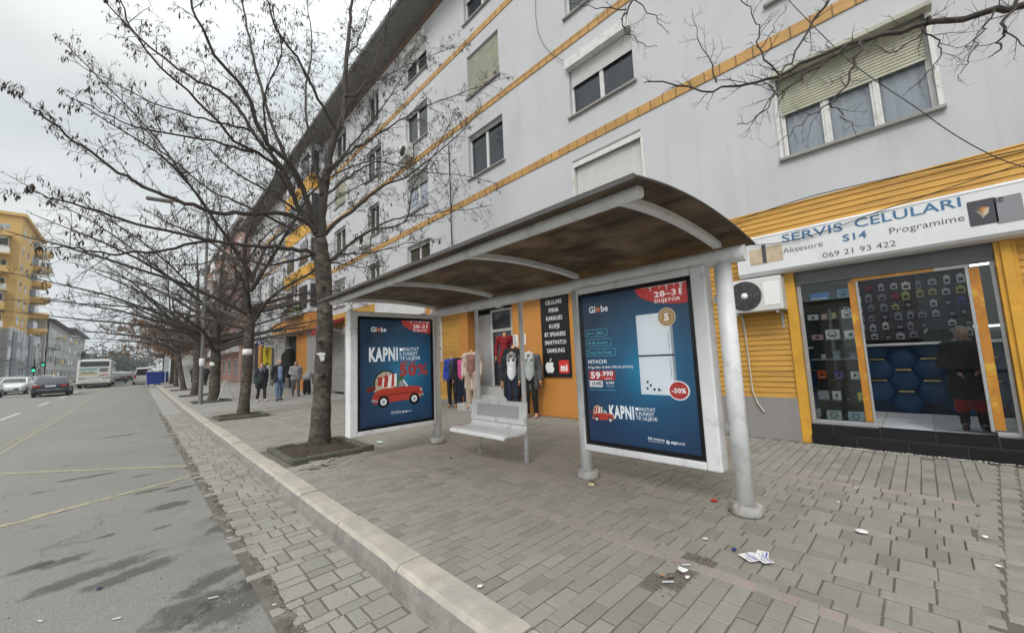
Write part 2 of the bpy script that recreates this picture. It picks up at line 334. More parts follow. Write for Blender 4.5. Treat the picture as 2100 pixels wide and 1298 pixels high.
# ================================================================ ground
def G(y): return .007*max(0, y-20)
ROAD = -.17
def sheet(name, x0, x1, ys, z, m, kind='structure'):
    q = M()
    for a, b in zip(ys[:-1], ys[1:]): q.quad((x0, a, z+G(a)), (x1, a, z+G(a)), (x1, b, z+G(b)), (x0, b, z+G(b)))
    o = q.build(name, m); o['kind'] = kind; return o
YS = [-40, -10, 0, 10, 20, 60, 120, 400]
struct(M().quad((-300, -60, -.6), (300, -60, -.6), (300, 700, -.6), (-300, 700, -.6)).build('ground', mat('far_ground', (.2, .2, .18), .9)))
sheet('road', -14.2, .8, YS, ROAD, m_asph)
sheet('opposite_pavement', -60, -14.2, YS, ROAD+.13, m_concr)

def block(q, cx, cy, lx, ly, z, mi, gap=.006, tilt=0.0, ch=.004, H=.05):
    hx, hy = lx/2-gap, ly/2-gap; jx, jy = rnd.uniform(-.002, .002), rnd.uniform(-.002, .002)
    a, b = rnd.uniform(-tilt, tilt), rnd.uniform(-tilt, tilt); rz = rnd.uniform(-.012, .012)
    def P(x, y, dz):
        X, Y = x*cos(rz)-y*sin(rz), x*sin(rz)+y*cos(rz); return (cx+jx+X, cy+jy+Y, z+dz+a*x+b*y)
    top = [P(sx*(hx-ch), sy*(hy-ch), 0) for sx, sy in ((-1, -1), (1, -1), (1, 1), (-1, 1))]
    mid = [P(sx*hx, sy*hy, -ch*.8) for sx, sy in ((-1, -1), (1, -1), (1, 1), (-1, 1))]
    bot = [P(sx*hx, sy*hy, -.02) for sx, sy in ((-1, -1), (1, -1), (1, 1), (-1, 1))]
    fs = [(0, 1, 2, 3)]
    for i in range(4): j = (i+1) % 4; fs += [(4+i, 4+j, j, i), (8+i, 8+j, 4+j, 4+i)]
    q.add(top+mid+bot, fs, mi)
PITS = [(1.69, 2.93, 6.5, 8.05), (1.73, 2.95, 13.85, 15.2)]
def in_pit(x, y): return any(a-.08 < x < b+.08 and c-.08 < y < d+.08 for a, b, c, d in PITS)
MISSING = [(2.42, 1.27), (2.62, 1.24), (2.86, 1.22)]
def seam(x): return -.13-.08*(x-3.3)
def undul(x, y): return .006*sin(x*1.7+y*.9)+.005*sin(y*2.3-x*1.1)+.004*sin(y*5.1+x*3.3)
def put(q, x, y, lx, ly, mi):
    if in_pit(x, y): return
    if any(abs(x-a) < .09 and abs(y-b) < .06 for a, b in MISSING): return
    if x > 3.1 and y < seam(x)+.03: return
    z = undul(x, y)*.35+rnd.gauss(0, .0015)-.004; t = .012
    d = math.hypot(x-2.05, y-6.2)
    if d < .55: z += .05*(1-d/.55)**2; t = .22*(1-d/.55)
    block(q, x, y, lx, ly, z, mi, tilt=t, gap=rnd.uniform(.0015, .004))
q = M(); YB = -2.2; YE = 17.0
# strip along the kerb: long joints square to it
y = YB; k = 0
while y < YE:
    x = 1.585; off = .1 if k % 2 else 0
    if off: put(q, x+.05, y+.052, .1, .104, 0); x += .1
    while x < 2.62: put(q, x+.1, y+.052, .2, .104, 0); x += .203
    if not off: put(q, x+.05 if x < 2.7 else x-.05, y+.052, .1, .104, 0)
    y += .105; k += 1
y = YB
while y < YE: put(q, 2.745, y+.1, .105, .2, 1); y += .202      # reddish course
# field: a stretcher course, then a course of pairs
x = 2.80; k = 0
while x < 5.05:
    y = YB+rnd.uniform(0, .1)
    if k % 2 == 0:
        while y < YE: put(q, x+.05, y+.1, .1, .2, 0); y += .203
        x += .102
    else:
        while y < YE:
            if rnd.random() < .6: put(q, x+.1, y+.085, .2, .17, 0); y += .173
            else: put(q, x+.1, y+.05, .2, .1, 0); y += .103
        x += .203
    k += 1
x1 = x
y = YB
while y < YE: put(q, x1+.05, y+.1, .105, .2, 1); y += .202
x1 += .106; y = YB; k = 0
while y < YE:
    x = x1+(.1 if k % 2 else 0)
    if k % 2: put(q, x1+.05, y+.052, .1, .104, 0)
    while x < 7.1: put(q, x+.1, y+.052, .2, .104, 0); x += .203
    y += .107; k += 1
y = .1; k = 0
while y > -2.2:      # notched blocks of the service strip
    x = 3.16+(.1 if k % 2 else 0)
    while x < 7.0:
        yy = seam(x+.1)-.06+y; block(q, x+.05, yy, .1, .125, -.009, 0, gap=.004); block(q, x+.152, yy, .1, .104, -.009, 0, gap=.003); x += .205
    y -= .122; k += 1
struct(q.build('sidewalk', [m_pave, m_pave_red]))
q = M()
for i in range(150):      # grit where blocks are missing
    a, b = rnd.choice(MISSING); s = rnd.uniform(.003, .011); q.ell((a+rnd.uniform(-.1, .1), b+rnd.uniform(-.1, .1), -.009), (s*rnd.uniform(.8, 1.5), s, s*.7), 6, 4)
o = q.build('soil_grit', mat('gap_grit', (.16, .14, .115), .95, .5, 50)); o['kind'] = 'stuff'
sheet('sidewalk_bed', 1.5, 14, [-40, -10, 17], -.0135, m_joint)
m_far = tilewall('far_pavers', (.36, .35, .325), .2, .104, (.24, .225, .2), .008, axis='xy', var=.12, bstr=.3, weather=(.27, .25, .225))
sheet('far_sidewalk', 1.5, 14, [17, 20, 60, 120, 400], -.004, m_far)
# gutter strip in the road, paved
q = M(); k = 0; y = YB
while y < 20:
    x = .78+rnd.uniform(-.03, .03)
    if k % 2 == 0:
        x -= rnd.choice((0, .1))
        while x < 1.3: block(q, x+.1, y+.05, .2, .1, ROAD+.016+undul(x, y)*.4, 0, gap=.0055, tilt=.02); x += .203
        y += .104
    else:
        while x < 1.32:
            wd = rnd.choice((.17, .2, .2, .1)); block(q, x+wd/2, y+.1, wd, .2, ROAD+.016+undul(x, y)*.4, 0, gap=.0055, tilt=.02); x += wd+.003
        y += .204
    k += 1
struct(q.build('gutter', m_pave_gut))
sheet('gutter_bed', .68, 1.42, [-40, -10, 20], ROAD+.006, m_joint); sheet('far_gutter', .78, 1.42, [20, 60, 120, 400], ROAD+.006, m_far)
# ragged asphalt edge lapping over the gutter strip
q = M(); prev = None
for i in range(180):
    y = -2+i*.13; e = .79+rnd.uniform(-.05, .05)+.03*sin(y*2.1)
    cur = ((e-.06-rnd.uniform(0, .05), y, ROAD+.002), (e-.03, y, ROAD+.016+rnd.uniform(-.006, .006)), (e, y, ROAD+.004))
    if prev: q.quad(prev[0], prev[1], cur[1], cur[0]); q.quad(prev[1], prev[2], cur[2], cur[1])
    prev = cur
struct(q.build('road_edge', mat('edge_rubble', (.15, .138, .118), .95, .45, 14, .9, dirt=(.08, .07, .056), dscale=6, dthr=(.45, .6))))
# loose grit along that edge, nobody could count it
q = M()
for i in range(1500):
    y = rnd.uniform(-1, 10) if i > 500 else rnd.uniform(2, 5); x = .8+rnd.gauss(0, .06) if i % 3 else rnd.uniform(-1.5, 1.35)
    s = rnd.uniform(.002, .006)*(1 if i % 9 else 1.7); q.ell((x, y, ROAD+.016 if x > .74 else ROAD+.003), (s*rnd.uniform(.7, 1.4), s, s*.6), 5, 3)
o = q.build('road_grit', mat('grit', (.3, .28, .25), .9, .5, 60)); o['kind'] = 'stuff'

# kerb stones
q = M(); y = 4.99-1.135*7; stn = 0
while y < 130:
    ln = 1.13; n = 12 if y < 12 else 2; dz = rnd.gauss(0, .004); dx = rnd.gauss(0, .004); rows = []
    for i in range(n+1):
        t = y+(ln-.012)*(0 if i == 0 else 1 if i == n else (i-.8)/(n-1.6) if y < 12 else i/n); end = .016 if i in (0, n) else 0
        e = lambda a: rnd.uniform(-a, a) if y < 12 else 0
        chip = max(0, rnd.gauss(-.004, .009)) if y < 12 else 0
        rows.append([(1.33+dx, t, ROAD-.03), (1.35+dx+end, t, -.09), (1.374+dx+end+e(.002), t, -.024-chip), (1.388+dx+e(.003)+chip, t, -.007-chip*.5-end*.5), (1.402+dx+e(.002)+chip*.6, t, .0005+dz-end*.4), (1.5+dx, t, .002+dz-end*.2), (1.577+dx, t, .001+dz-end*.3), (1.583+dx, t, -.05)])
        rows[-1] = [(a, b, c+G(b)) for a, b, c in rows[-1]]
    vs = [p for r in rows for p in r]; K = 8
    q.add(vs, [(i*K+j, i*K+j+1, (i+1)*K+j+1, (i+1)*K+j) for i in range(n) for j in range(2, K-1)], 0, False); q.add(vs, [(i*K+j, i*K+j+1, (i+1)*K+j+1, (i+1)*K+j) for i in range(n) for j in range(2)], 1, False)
    q.add(rows[0], [tuple(range(K))], 0); q.add(rows[-1], [tuple(range(K))[::-1]], 0)
    y += 1.135
struct(q.build('kerb', [m_kerb, m_kface]))

# road paint, worn
def paint(name, col, wear):
    m, N, L, b = nm(name); g, x, y, z = pos_xyz(N, L)
    c = mixc(N, L, step(N, L, noise(N, L, g.outputs['Position'], 16, 6, .75), wear, wear+.12), col, (.17, .165, .15)); L.new(c, b.inputs['Base Color']); b.inputs['Roughness'].default_value = .8; return m
m_pw = paint('worn_white_paint', (.48, .48, .45), .6); m_py = paint('worn_yellow_paint', (.37, .325, .2), .47); m_py2 = paint('faded_paint', (.27, .25, .18), .5)
q = M()
def dash(ax, ay, bx, by, wd, mi):
    d = Vector((bx-ax, by-ay, 0)); n = Vector((-d.y, d.x, 0)).normalized()*wd/2; k = max(1, int(d.length/.4)); prev = None
    for i in range(k+1):
        p = Vector((ax, ay, 0))+d*i/k; j = rnd.uniform(.85, 1.1); a, b = p+n*j, p-n*rnd.uniform(.85, 1.1)
        cur = ((a.x, a.y, ROAD+.004+G(a.y)), (b.x, b.y, ROAD+.004+G(b.y)))
        if prev: q.quad(prev[0], prev[1], cur[1], cur[0], mi)
        prev = cur
for i in range(12): dash(-3.72, 8.6+i*8.05, -3.72, 12.1+i*8.05, .13, 0)
dash(-2.06, 11.6, -2.06, 52, .11, 2); dash(-2.22, 4, -2.22, 24, .07, 2)
dash(-2.06, 11.45, .74, 8.75, .1, 1); dash(-2.2, 6.55, .70, 7.92, .11, 1)
dash(-7.15, 0, -7.15, 120, .12, 0); dash(-7.4, 0, -7.4, 120, .12, 0)
for i in range(12): dash(-10.8, 10+i*8, -10.8, 13.5+i*8, .12, 0)
struct(q.build('road_marking', [m_pw, m_py, m_py2]))
# dark worn-out patches in the asphalt, ragged and fading at their rims
m, N, L, b = nm('worn_asphalt'); uvn = N.new('ShaderNodeTexCoord'); ln_ = N.new('ShaderNodeVectorMath'); ln_.operation = 'LENGTH'; L.new(uvn.outputs['UV'], ln_.inputs[0]); g_, x_, y_, z_ = pos_xyz(N, L)
fz = math_n(N, L, 'SUBTRACT', math_n(N, L, 'ADD', 1.0, math_n(N, L, 'MULTIPLY', math_n(N, L, 'SUBTRACT', noise(N, L, g_.outputs['Position'], 5, 8, .75), .42), 3.4)), math_n(N, L, 'MULTIPLY', ln_.outputs['Value'], 1.35))
L.new(mixc(N, L, noise(N, L, g_.outputs['Position'], 40, 4, .7), (.06, .055, .046), (.15, .14, .12)), b.inputs['Base Color']); b.inputs['Roughness'].default_value = .9
L.new(math_n(N, L, 'MULTIPLY', step(N, L, fz, .1, .6), .52), b.inputs['Alpha']); m_patch = m
q = M(); UVS = []
for px, py, a, b_, rot in ((345, 1038, .3, .16, .3), (205, 1172, .5, .17, .25), (480, 1075, .3, .2, .2), (330, 1082, .09, .05, .2), (130, 1150, .22, .12, .1), (60, 1165, .2, .12, .1), (180, 978, .5, .12, .1), (250, 893, .6, .16, .2), (80, 1010, .2, .07, .2), (285, 1170, .45, .14, .35), (500, 1225, .45, .3, .5), (400, 1245, .45, .22, .4), (420, 880, .12, .6, 0), (310, 1006, .3, .09, .2), (375, 1000, .25, .08, .2), (430, 1190, .3, .13, .4), (290, 975, .2, .07, 0), (120, 1050, .12, .05, .2), (215, 1100, .09, .05, .3)):
    p = PZ(px, py, ROAD); n = 14; c_, s_ = cos(rot), sin(rot)
    pts = [(cos(2*pi*i/n), sin(2*pi*i/n)) for i in range(n)]; UVS += pts
    q.add([(p.x+a*u*c_-b_*v*s_, p.y+a*u*s_+b_*v*c_, ROAD+.003) for u, v in pts], [tuple(range(n))])
o = struct(q.build('road_patch', m_patch)); uv = o.data.uv_layers.new(name='UVMap')
for lp in o.data.loops: uv.data[lp.index].uv = UVS[lp.vertex_index]

# ================================================================ apartment building
FX = 7.25; BL = Vector((FX, 16, 0))
bld = thing('apartment_building', 'long white rendered apartment block with ochre tile stripes and shops at street level', 'building', BL)
def win_mesh(w, h, shut, sash=2, box=True, shm=None, pane=None, name='window', curtain=False, wood=False):
    """One window at the origin: wall plane x = 0, street towards -x. Frame mesh with panes, shutter, box and sill as sub-parts."""
    fr = M(); D = .13; t = .055
    for a, b in (((D-.03, -w/2, 0), (D+.04, -w/2+t, h)), ((D-.03, w/2-t, 0), (D+.04, w/2, h)), ((D-.031, -w/2+t, 0), (D+.039, w/2-t, t)), ((D-.031, -w/2+t, h-t), (D+.039, w/2-t, h))): fr.box(a, b)
    for i in range(1, sash):
        y = -w/2+w*i/sash; fr.box((D-.032, y-.05, t), (D+.03, y+.05, h-t)); fr.box((D-.044, y-.02, t), (D-.032, y+.02, h-t))
    f = fr.build(name, m_whitef, None, (0, 0, 0), bevel=.006); f.parent = bld
    for i in range(sash):
        y0, y1 = -w/2+w*i/sash+.05, -w/2+w*(i+1)/sash-.05
        M().box((D+.005, y0, t), (D+.015, y1, h-t)).build('pane', pane or m_pane, f, (0, 0, 0))
    if shut > .02:
        s = M(); z = h-.06; zb = h-shut*h
        while z > zb: s.ext([(D-.05, z), (D-.062, z-.02), (D-.062, z-.038), (D-.05, z-.046)], -w/2+t*.6, w/2-t*.6, 'y'); z -= .046
        # ext along y takes (x, z)
        s.box((D-.066, -w/2+t*.6, zb-.02), (D-.044, w/2-t*.6, z+.002)); s.build('shutter', shm or m_shutw, f, (0, 0, 0))
    if box: M().box((-.12, -w/2-.02, h-.2), (D-.07, w/2+.02, h+.04)).build('shutter_box', shm if box == 2 else m_whitef, f, (0, 0, 0), bevel=.01)
    M().box((-.07, -w/2-.06, -.05), (D-.035, w/2+.06, -.001)).build('sill', m_concr, f, (0, 0, 0), bevel=.008)
    if curtain:
        c = M(); n = 60
        pts = [(D+.09+.02*sin(i*1.1), -w/2+t+(w-2*t)*i/n) for i in range(n+1)]
        c.add([(x, y, t) for x, y in pts]+[(x, y, h-.1) for x, y in pts], [(i, i+1, n+2+i, n+1+i) for i in range(n)], 0, True)
        c.build('curtain', mat('net_curtain', (.78, .8, .85), .9, .05, 3), f, (0, 0, 0))
    return f
FL = [4.36, 7.02, 9.65, 12.27]
HOLES = []
def hole(yc, zb, w, h): HOLES.append((yc-w/2, yc+w/2, zb, zb+h))
def place(f, yc, zb, w, h): f.location = (0, yc-BL.y, zb); hole(yc, zb, w, h); return f
# the big three-sash window above the phone shop
f = win_mesh(1.66, 1.38, .45, 3, 0, m_shutg, glass('clear_pane', (.95, .97, .98), .0), curtain=True); place(f, .36, 4.37, 1.66, 1.38)
hd = M().box((-.16, -.9, 1.3), (-.001, .88, 1.36)); hd.ext([(-.16, 1.36), (-.001, 1.36), (-.001, 1.45)], -.9, .88, 'y'); hd.build('shutter_box', m_shutg, f, (0, 0, 0), bevel=.006)
for a in (-.88, .832): M().box((-.02, a, -.001), (.1, a+.048, 1.3)).build('surround', m_whitef, f, (0, 0, 0))
fc = win_mesh(1.7, 1.36, .9, 1, False, m_shutw); place(fc, 4.37, 4.5, 1.7, 1.36)
M().box((-.03, -.87, 1.29), (-.001, .87, 1.42)).build('head_box', m_whitef, fc, (0, 0, 0), bevel=.006); M().box((-.04, -.86, 1.425), (-.001, .86, 1.46)).build('drip_ledge', m_shutgr, fc, (0, 0, 0))
for a in (-.9, .845): M().box((-.025, a, -.05), (.1, a+.055, 1.288)).build('surround', m_whitef, fc, (0, 0, 0))
fh = win_mesh(1.66, 1.38, .42, 2, True, m_shutw, m_pane); place(fh, 4.39, 7.07, 1.66, 1.38)
fo = win_mesh(1.6, 1.4, .08, 2, False, m_shutgr, m_pane); place(fo, 8.4, 7.0, 1.6, 1.4)
fg = win_mesh(1.5, 1.42, .92, 2, False, m_shutg, m_pane); place(fg, 8.4, 9.66, 1.5, 1.42)
fq = win_mesh(1.5, 1.4, .3, 2, False, m_shutgr, m_pane2)
fn = win_mesh(1.15, 1.4, .05, 2, False, m_shutgr, m_pane)
proto = {'c': (fc, 1.7, 1.36), 'h': (fh, 1.66, 1.38), 'o': (fo, 1.6, 1.4), 'g': (fg, 1.5, 1.42), 'q': (fq, 1.5, 1.4), 'n': (fn, 1.15, 1.4)}
used = {'q': 0, 'n': 0}
grid = {8.4: '...h', 12.35: 'oqoh', 16.1: 'nnon', 20.1: 'qogo', 30.2: 'oqoh', 34.2: 'qooc', 38.2: 'nonn', 4.38: '..hq', .36: '.oqh', -3.6: 'ohqo'}
for yc, row in grid.items():
    for k, ch in enumerate(row):
        if ch == '.': continue
        src, w_, h_ = proto[ch]
        if ch in used and not used[ch]: used[ch] = 1; place(src, yc, FL[k], w_, h_)
        else: place(dup(src, (0, 0, 0)), yc, FL[k], w_, h_)
SHOP = (-.69, 1.24, .28, 2.56); DOOR = (7.5, 9.42, .64, 2.9)
def wall_holes(q, x, y0, y1, z0, z1, holes, depth, mi=0):
    ys = sorted({y0, y1, *[h[0] for h in holes], *[h[1] for h in holes]}); zs = sorted({z0, z1, *[h[2] for h in holes], *[h[3] for h in holes]})
    ys = [y for y in ys if y0 <= y <= y1]; zs = [z for z in zs if z0 <= z <= z1]
    for a, b in zip(ys[:-1], ys[1:]):
        run = None
        for c, d in zip(zs[:-1], zs[1:]):
            inside = any(h[0] <= (a+b)/2 <= h[1] and h[2] <= (c+d)/2 <= h[3] for h in holes)
            if inside:
                if run: q.quad((x, b, run[0]), (x, a, run[0]), (x, a, run[1]), (x, b, run[1]), mi); run = None
            else: run = (run[0] if run else c, d)
        if run: q.quad((x, b, run[0]), (x, a, run[0]), (x, a, run[1]), (x, b, run[1]), mi)
    for h in holes:
        a, b, c, d = h; X = x+depth
        q.quad((x, a, c), (X, a, c), (X, a, d), (x, a, d), mi); q.quad((x, b, c), (x, b, d), (X, b, d), (X, b, c), mi)
        q.quad((x, a, d), (X, a, d), (X, b, d), (x, b, d), mi); q.quad((x, a, c), (x, b, c), (X, b, c), (X, a, c), mi)
YF, YN = 42.5, -12
q = M(); wall_holes(q, FX, YN, YF, 3.6, 14.6, HOLES, .25)
q.quad((FX, YF, 0), (FX+12, YF, 0), (FX+12, YF, 14.6), (FX, YF, 14.6)); q.quad((FX, YN, 0), (FX, YN, 14.6), (FX+12, YN, 14.6), (FX+12, YN, 0))
q.quad((FX+12, YN, 0), (FX+12, YN, 14.6), (FX+12, YF, 14.6), (FX+12, YF, 0)); q.box((FX+.6, YN+.1, 2.95), (FX+11.9, YF-.1, 3.1))
q.build('wall', m_wall, bld)
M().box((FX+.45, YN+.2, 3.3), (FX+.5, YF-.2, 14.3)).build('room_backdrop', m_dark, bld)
for z in (6.25, 8.87, 11.5): M().box((FX-.022, YN, z), (FX+.02, 23, z+.19)).build('tile_stripe', m_stripe, bld); M().box((FX-.022, 28.1, z), (FX+.02, YF, z+.19)).build('tile_stripe', m_stripe, bld)
q = M(); q.box((6.3, YN-.5, 14.25), (FX+12.5, YF+.6, 14.4)); q.build('eave', m_soff, bld)
q = M(); q.add([(6.2, YN-.5, 14.4), (FX+6, YN-.5, 16.6), (FX+12.6, YN-.5, 14.4), (6.2, YF+.6, 14.4), (FX+6, YF+.6, 16.6), (FX+12.6, YF+.6, 14.4)], [(0, 3, 4, 1), (1, 4, 5, 2), (0, 1, 2), (3, 5, 4)])
q.build('roof', mat('roof_tile', (.2, .09, .06), .8), bld); M().box((FX-.06, YN, 14.05), (FX-.001, YF, 14.25)).build('eave_moulding', mat('brown_trim', (.2, .13, .09), .7), bld)
q = M(); q.tube([(6.24, YN, 14.38), (6.24, YF, 14.38)], .07, 8); q.build('gutter_pipe', m_alu, bld)
# stair bay with ochre spandrels
q = M(); q.box((6.7, 23, 4.45), (FX-.001, 28.1, 14.25)); q.build('stair_bay', m_wall, bld)
for z in (6.3, 8.95, 11.5): M().box((6.67, 22.97, z), (FX-.03, 28.13, z+.85)).build('bay_spandrel', m_yel, bld)
for z in (4.7, 7.3, 9.95, 12.5):
    for y in (24.1, 26.8): M().box((6.66, y-.7, z), (6.7, y+.7, z+1.3)).build('bay_window', m_pane, bld)
    M().box((6.75, 22.97, z), (7.1, 22.999, z+1.3)).build('bay_window', m_pane, bld)

# street level ----------------------------------------------------
def siding(y0, y1, z0, z1, x=FX, name='siding', m=None, p=.082):
    q = M(); z = z0; prof = []
    while z < z1-.005:
        t = min(z+p, z1); prof += [(x-.02, z), (x-.006, t-.004), (x-.002, t)]; z = t
    prof += [(x+.03, z1), (x+.03, z0)]
    q.ext(prof, y0, y1, 'y'); return q.build(name, m or m_sid, bld)
siding(YN, 11.4, 3.2, 3.63); siding(YN, -.86, 0, 3.2); siding(1.37, 5.4, .64, 3.2)
siding(9.86, 11.3, .2, 3.2); siding(16, 23, 3.25, 4.0)
M().box((FX-.05, 1.37, 0), (FX+.03, 5.4, .64)).build('plinth', m_plinth, bld); M().box((FX-.03, 9.86, 0), (FX+.03, 11.3, .2)).build('plinth', m_plinth, bld)
M().box((FX-.06, 1.245, 0), (FX+.2, 1.37, 3.2)).build('pillar', m_yel, bld, bevel=.006); q = M(); q.box((FX-.05, -.86, 0), (FX+.2, -.695, 3.2)); q.box((FX-.08, -.82, .3), (FX-.05, -.74, 2.6)); q.build('pillar', m_yel, bld, bevel=.006)
for a, b in ((5.4, 7.48), (9.44, 9.86)): M().box((FX-.06, a, 0), (FX+.3, b, 2.95)).build('orange_cladding', m_org, bld, bevel=.004)
q = M(); q.box((FX-.36, 2.4, 2.95), (FX-.021, 11.3, 3.19)); q.build('fascia', m_org, bld, bevel=.006)
# clothes-shop doorway
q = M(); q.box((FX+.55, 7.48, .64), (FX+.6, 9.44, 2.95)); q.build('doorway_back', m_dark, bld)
q = M(); q.box((FX+.3, 8.78, .64), (FX+.36, 9.42, 2.75)); q.build('door_panel', m_alu, bld)
q = M(); X0 = FX+.3
for a, b in (((X0, 7.5, .64), (X0+.06, 7.56, 2.85)), ((X0, 8.72, .64), (X0+.06, 8.779, 2.85)), ((X0, 7.56, 2.2), (X0+.058, 8.72, 2.27)), ((X0, 7.56, 2.79), (X0+.058, 8.72, 2.85)), ((X0, 7.86, .64), (X0+.057, 7.92, 2.2)), ((X0, 7.86, 2.27), (X0+.057, 7.92, 2.79))): q.box(a, b)
df = q.build('door', m_whitef, bld); M().box((X0+.02, 7.57, .66), (X0+.03, 8.71, 2.78)).build('glass', m_pane, df); M().lathe((FX+.15, 8.2, 2.86), [(.12, 0), (.12, .05), (.05, .08)], 14).build('ceiling_lamp', m_white, bld)
q = M()
for i in range(3): q.box((FX-.14+.18*i-.2, 7.3, 0), (FX+.3, 9.4, .21*(i+1)))
q = M(); q.box((FX-.62, 7.42, 0), (FX-.3, 9.3, .21)); q.box((FX-.3, 7.42, 0), (FX-.001, 9.3, .42)); q.box((FX, 7.5, 0), (FX+.6, 9.42, .63)); q.build('entrance_steps', mat('step_stone', (.42, .42, .41), .7, .1, 5), bld, bevel=.01)
# roller shutters and openings further along
def roller(y0, y1, z0, z1, m=m_shutgr):
    q = M(); z = z0; pr = []
    while z < z1: pr += [(FX+.10, z), (FX+.085, z+.04), (FX+.10, z+.078)]; z += .08
    pr += [(FX+.14, z), (FX+.14, z0)]; q.ext(pr, y0, y1, 'y'); q.build('roller_shutter', m, bld)
roller(11.6, 14.2, .1, 2.9); roller(14.8, 18.9, .1, 2.9); roller(19.3, 21.2, .1, 2.9)
q = M()
for a, b in ((11.3, 11.6), (14.2, 14.8), (18.9, 19.3), (21.2, 22.9)): q.box((FX-.03, a, 0), (FX+.3, b, 3.3))
q.box((FX-.01, 11.6, 2.9), (FX+.3, 14.2, 3.3)); q.box((FX-.01, 14.8, 2.9), (FX+.3, 18.9, 3.3)); q.box((FX-.01, 19.3, 2.9), (FX+.3, 21.2, 3.3)); q.box((FX-.0, 11.3, 3.3), (FX+.2, 22.9, 3.61)); q.build('grey_piers', mat('grey_render', (.36, .355, .345), .85, .1, 3), bld)
q = M(); q.box((FX-.5, 22.9, 3.5), (FX+.2, 31.5, 4.4)); q.build('fascia', m_org, bld)
m_gr = mat('grey_render', (.32, .31, .3), .85, .1, 3)
for a, b in ((22.9, 24.8), (29.6, 31.4)): M().box((FX-.12, a, 0), (FX+.2, b, 3.5)).build('grey_pier', m_gr, bld)
q = M(); q.box((FX-.08, 24.8, 0), (FX+.2, 27.1, 3.5)); q.build('orange_cladding', m_org, bld)
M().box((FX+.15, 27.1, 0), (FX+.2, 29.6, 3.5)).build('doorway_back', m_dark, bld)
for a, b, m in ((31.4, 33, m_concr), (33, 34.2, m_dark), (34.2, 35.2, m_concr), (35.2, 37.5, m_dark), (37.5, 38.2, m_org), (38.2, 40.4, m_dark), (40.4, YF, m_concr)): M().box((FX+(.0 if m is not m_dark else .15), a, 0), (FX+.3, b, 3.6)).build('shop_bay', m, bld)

# ---------------------------------------------------------------- phone shop
q = M()
for i in range(60): y = -1.1+i*.04; w_ = rnd.uniform(.01, .045); q.box((FX-.12-w_, y, .0), (FX-.118, y+rnd.uniform(.02, .045), rnd.uniform(.004, .012)))
struct(q.build('mortar_strip', mat('mortar', (.5, .48, .44), .9, .2, 20)))
q = M(); q.box((FX-.12, -.85, -.01), (FX+.1, 1.24, .14)); q.box((FX-.04, -.84, .14), (FX+.1, 1.24, .28)); q.build('tiled_step', m_btile, bld)
q = M(); q.quad((FX+.1, -1.6, .279), (FX+3.2, -1.6, .279), (FX+3.2, 2.2, .279), (FX+.1, 2.2, .279)); q.build('shop_floor', m_tilefl, bld)
q = M(); q.box((FX+3.2, -1.6, .2), (FX+3.25, 2.2, 2.9)); q.box((FX+.22, 2.2, .2), (FX+3.25, 2.25, 2.9)); q.box((FX+.22, -1.65, .2), (FX+3.25, -1.6, 2.9)); q.build('shop_wall', mat('dark_shop_wall', (.05, .052, .058), .5, .15), bld); M().box((FX+.02, -1.6, 2.9), (FX+3.25, 2.25, 2.94)).build('shop_ceiling', mat('shop_ceiling', (.4, .4, .4), .8), bld)
q = M(); q.box((FX, -.69, 2.34), (FX+.06, 1.24, 2.56)); q.build('shop_header', mat('dark_header', (.1, .105, .11), .3, .2, 3), bld)
X0 = FX+.03
q = M()
for a, b in (((X0, 1.19, .28), (X0+.05, 1.24, 2.34)), ((X0, .52, .28), (X0+.05, 1.19, .34)), ((X0, -.69, .28), (X0+.05, -.5, .33)), ((X0, -.69, .33), (X0+.05, -.655, 2.34)), ((X0, .535, .34), (X0+.05, .56, 2.3)), ((X0, -.485, .33), (X0+.05, -.455, 2.3)), ((X0-.002, -.5, 2.29), (X0+.052, .56, 2.338))): q.box(a, b)
sf = q.build('shop_frame', m_alu, bld, bevel=.004)
m_gold = mat('amber_tape', (.47, .2, .03), .35, .15, 9, dirt=(.6, .36, .05), dscale=3.5, dthr=(.54, .6))
for a, b in (((X0+.012, .562, .35), (X0+.018, .64, 2.3)), ((X0+.012, -.57, .35), (X0+.018, -.487, 2.28)), ((X0-.006, -.2, 2.295), (X0-.003, .6, 2.335))): M().box(a, b).build('door_tape', m_gold, sf)
q = M(); q.box((X0+.02, .56, .34), (X0+.028, 1.19, 2.34)); q.build('display_glass', m_glass, sf); q = M(); q.box((X0+.02, -.655, .33), (X0+.028, -.485, 2.3)); q.build('side_glass', m_glass, sf)
M().box((X0+.1, -.455, .3), (X0+.108, -.02, 2.28)).build('door_leaf', glass('door_glass', (.88, .91, .91), -.03), sf)

# ================================================================ shop sign, AC unit, goods
PH = {'l': mat('print_grey', (.5, .51, .53), .35, .1, 6), 'b': flat('sign_blue', (.07, .17, .3), .4), 'k': flat('print_dark', (.07, .07, .08), .4), 'c': mat('phone_cream', (.5, .4, .28), .3, .2, 9), 'w': flat('print_white', (.8, .8, .8), .4), 'o': flat('print_orange', (.6, .25, .06), .4), 's': flat('print_silver', (.25, .24, .26), .3)}
pk = list(PH.values()); pi_ = {k: i for i, k in enumerate(PH)}
sg = thing('shop_sign', 'long white light-box sign of the phone repair shop with blue and black lettering', 'sign', (FX, .2, 2.54))
SX = 6.99
q = M(); prof = [(FX-.001, 2.54), (SX+.1, 2.535), (SX+.02, 2.56), (SX, 2.6), (SX, 3.12), (SX+.02, 3.16), (SX+.1, 3.185), (FX-.001, 3.18)]
q.ext(prof, -1.75, 1.93, 'y'); q.build('casing', mat('sign_white', (.68, .69, .7), .35, .04, 3, dirt=(.55, .55, .55), dscale=2), sg, bevel=.004)
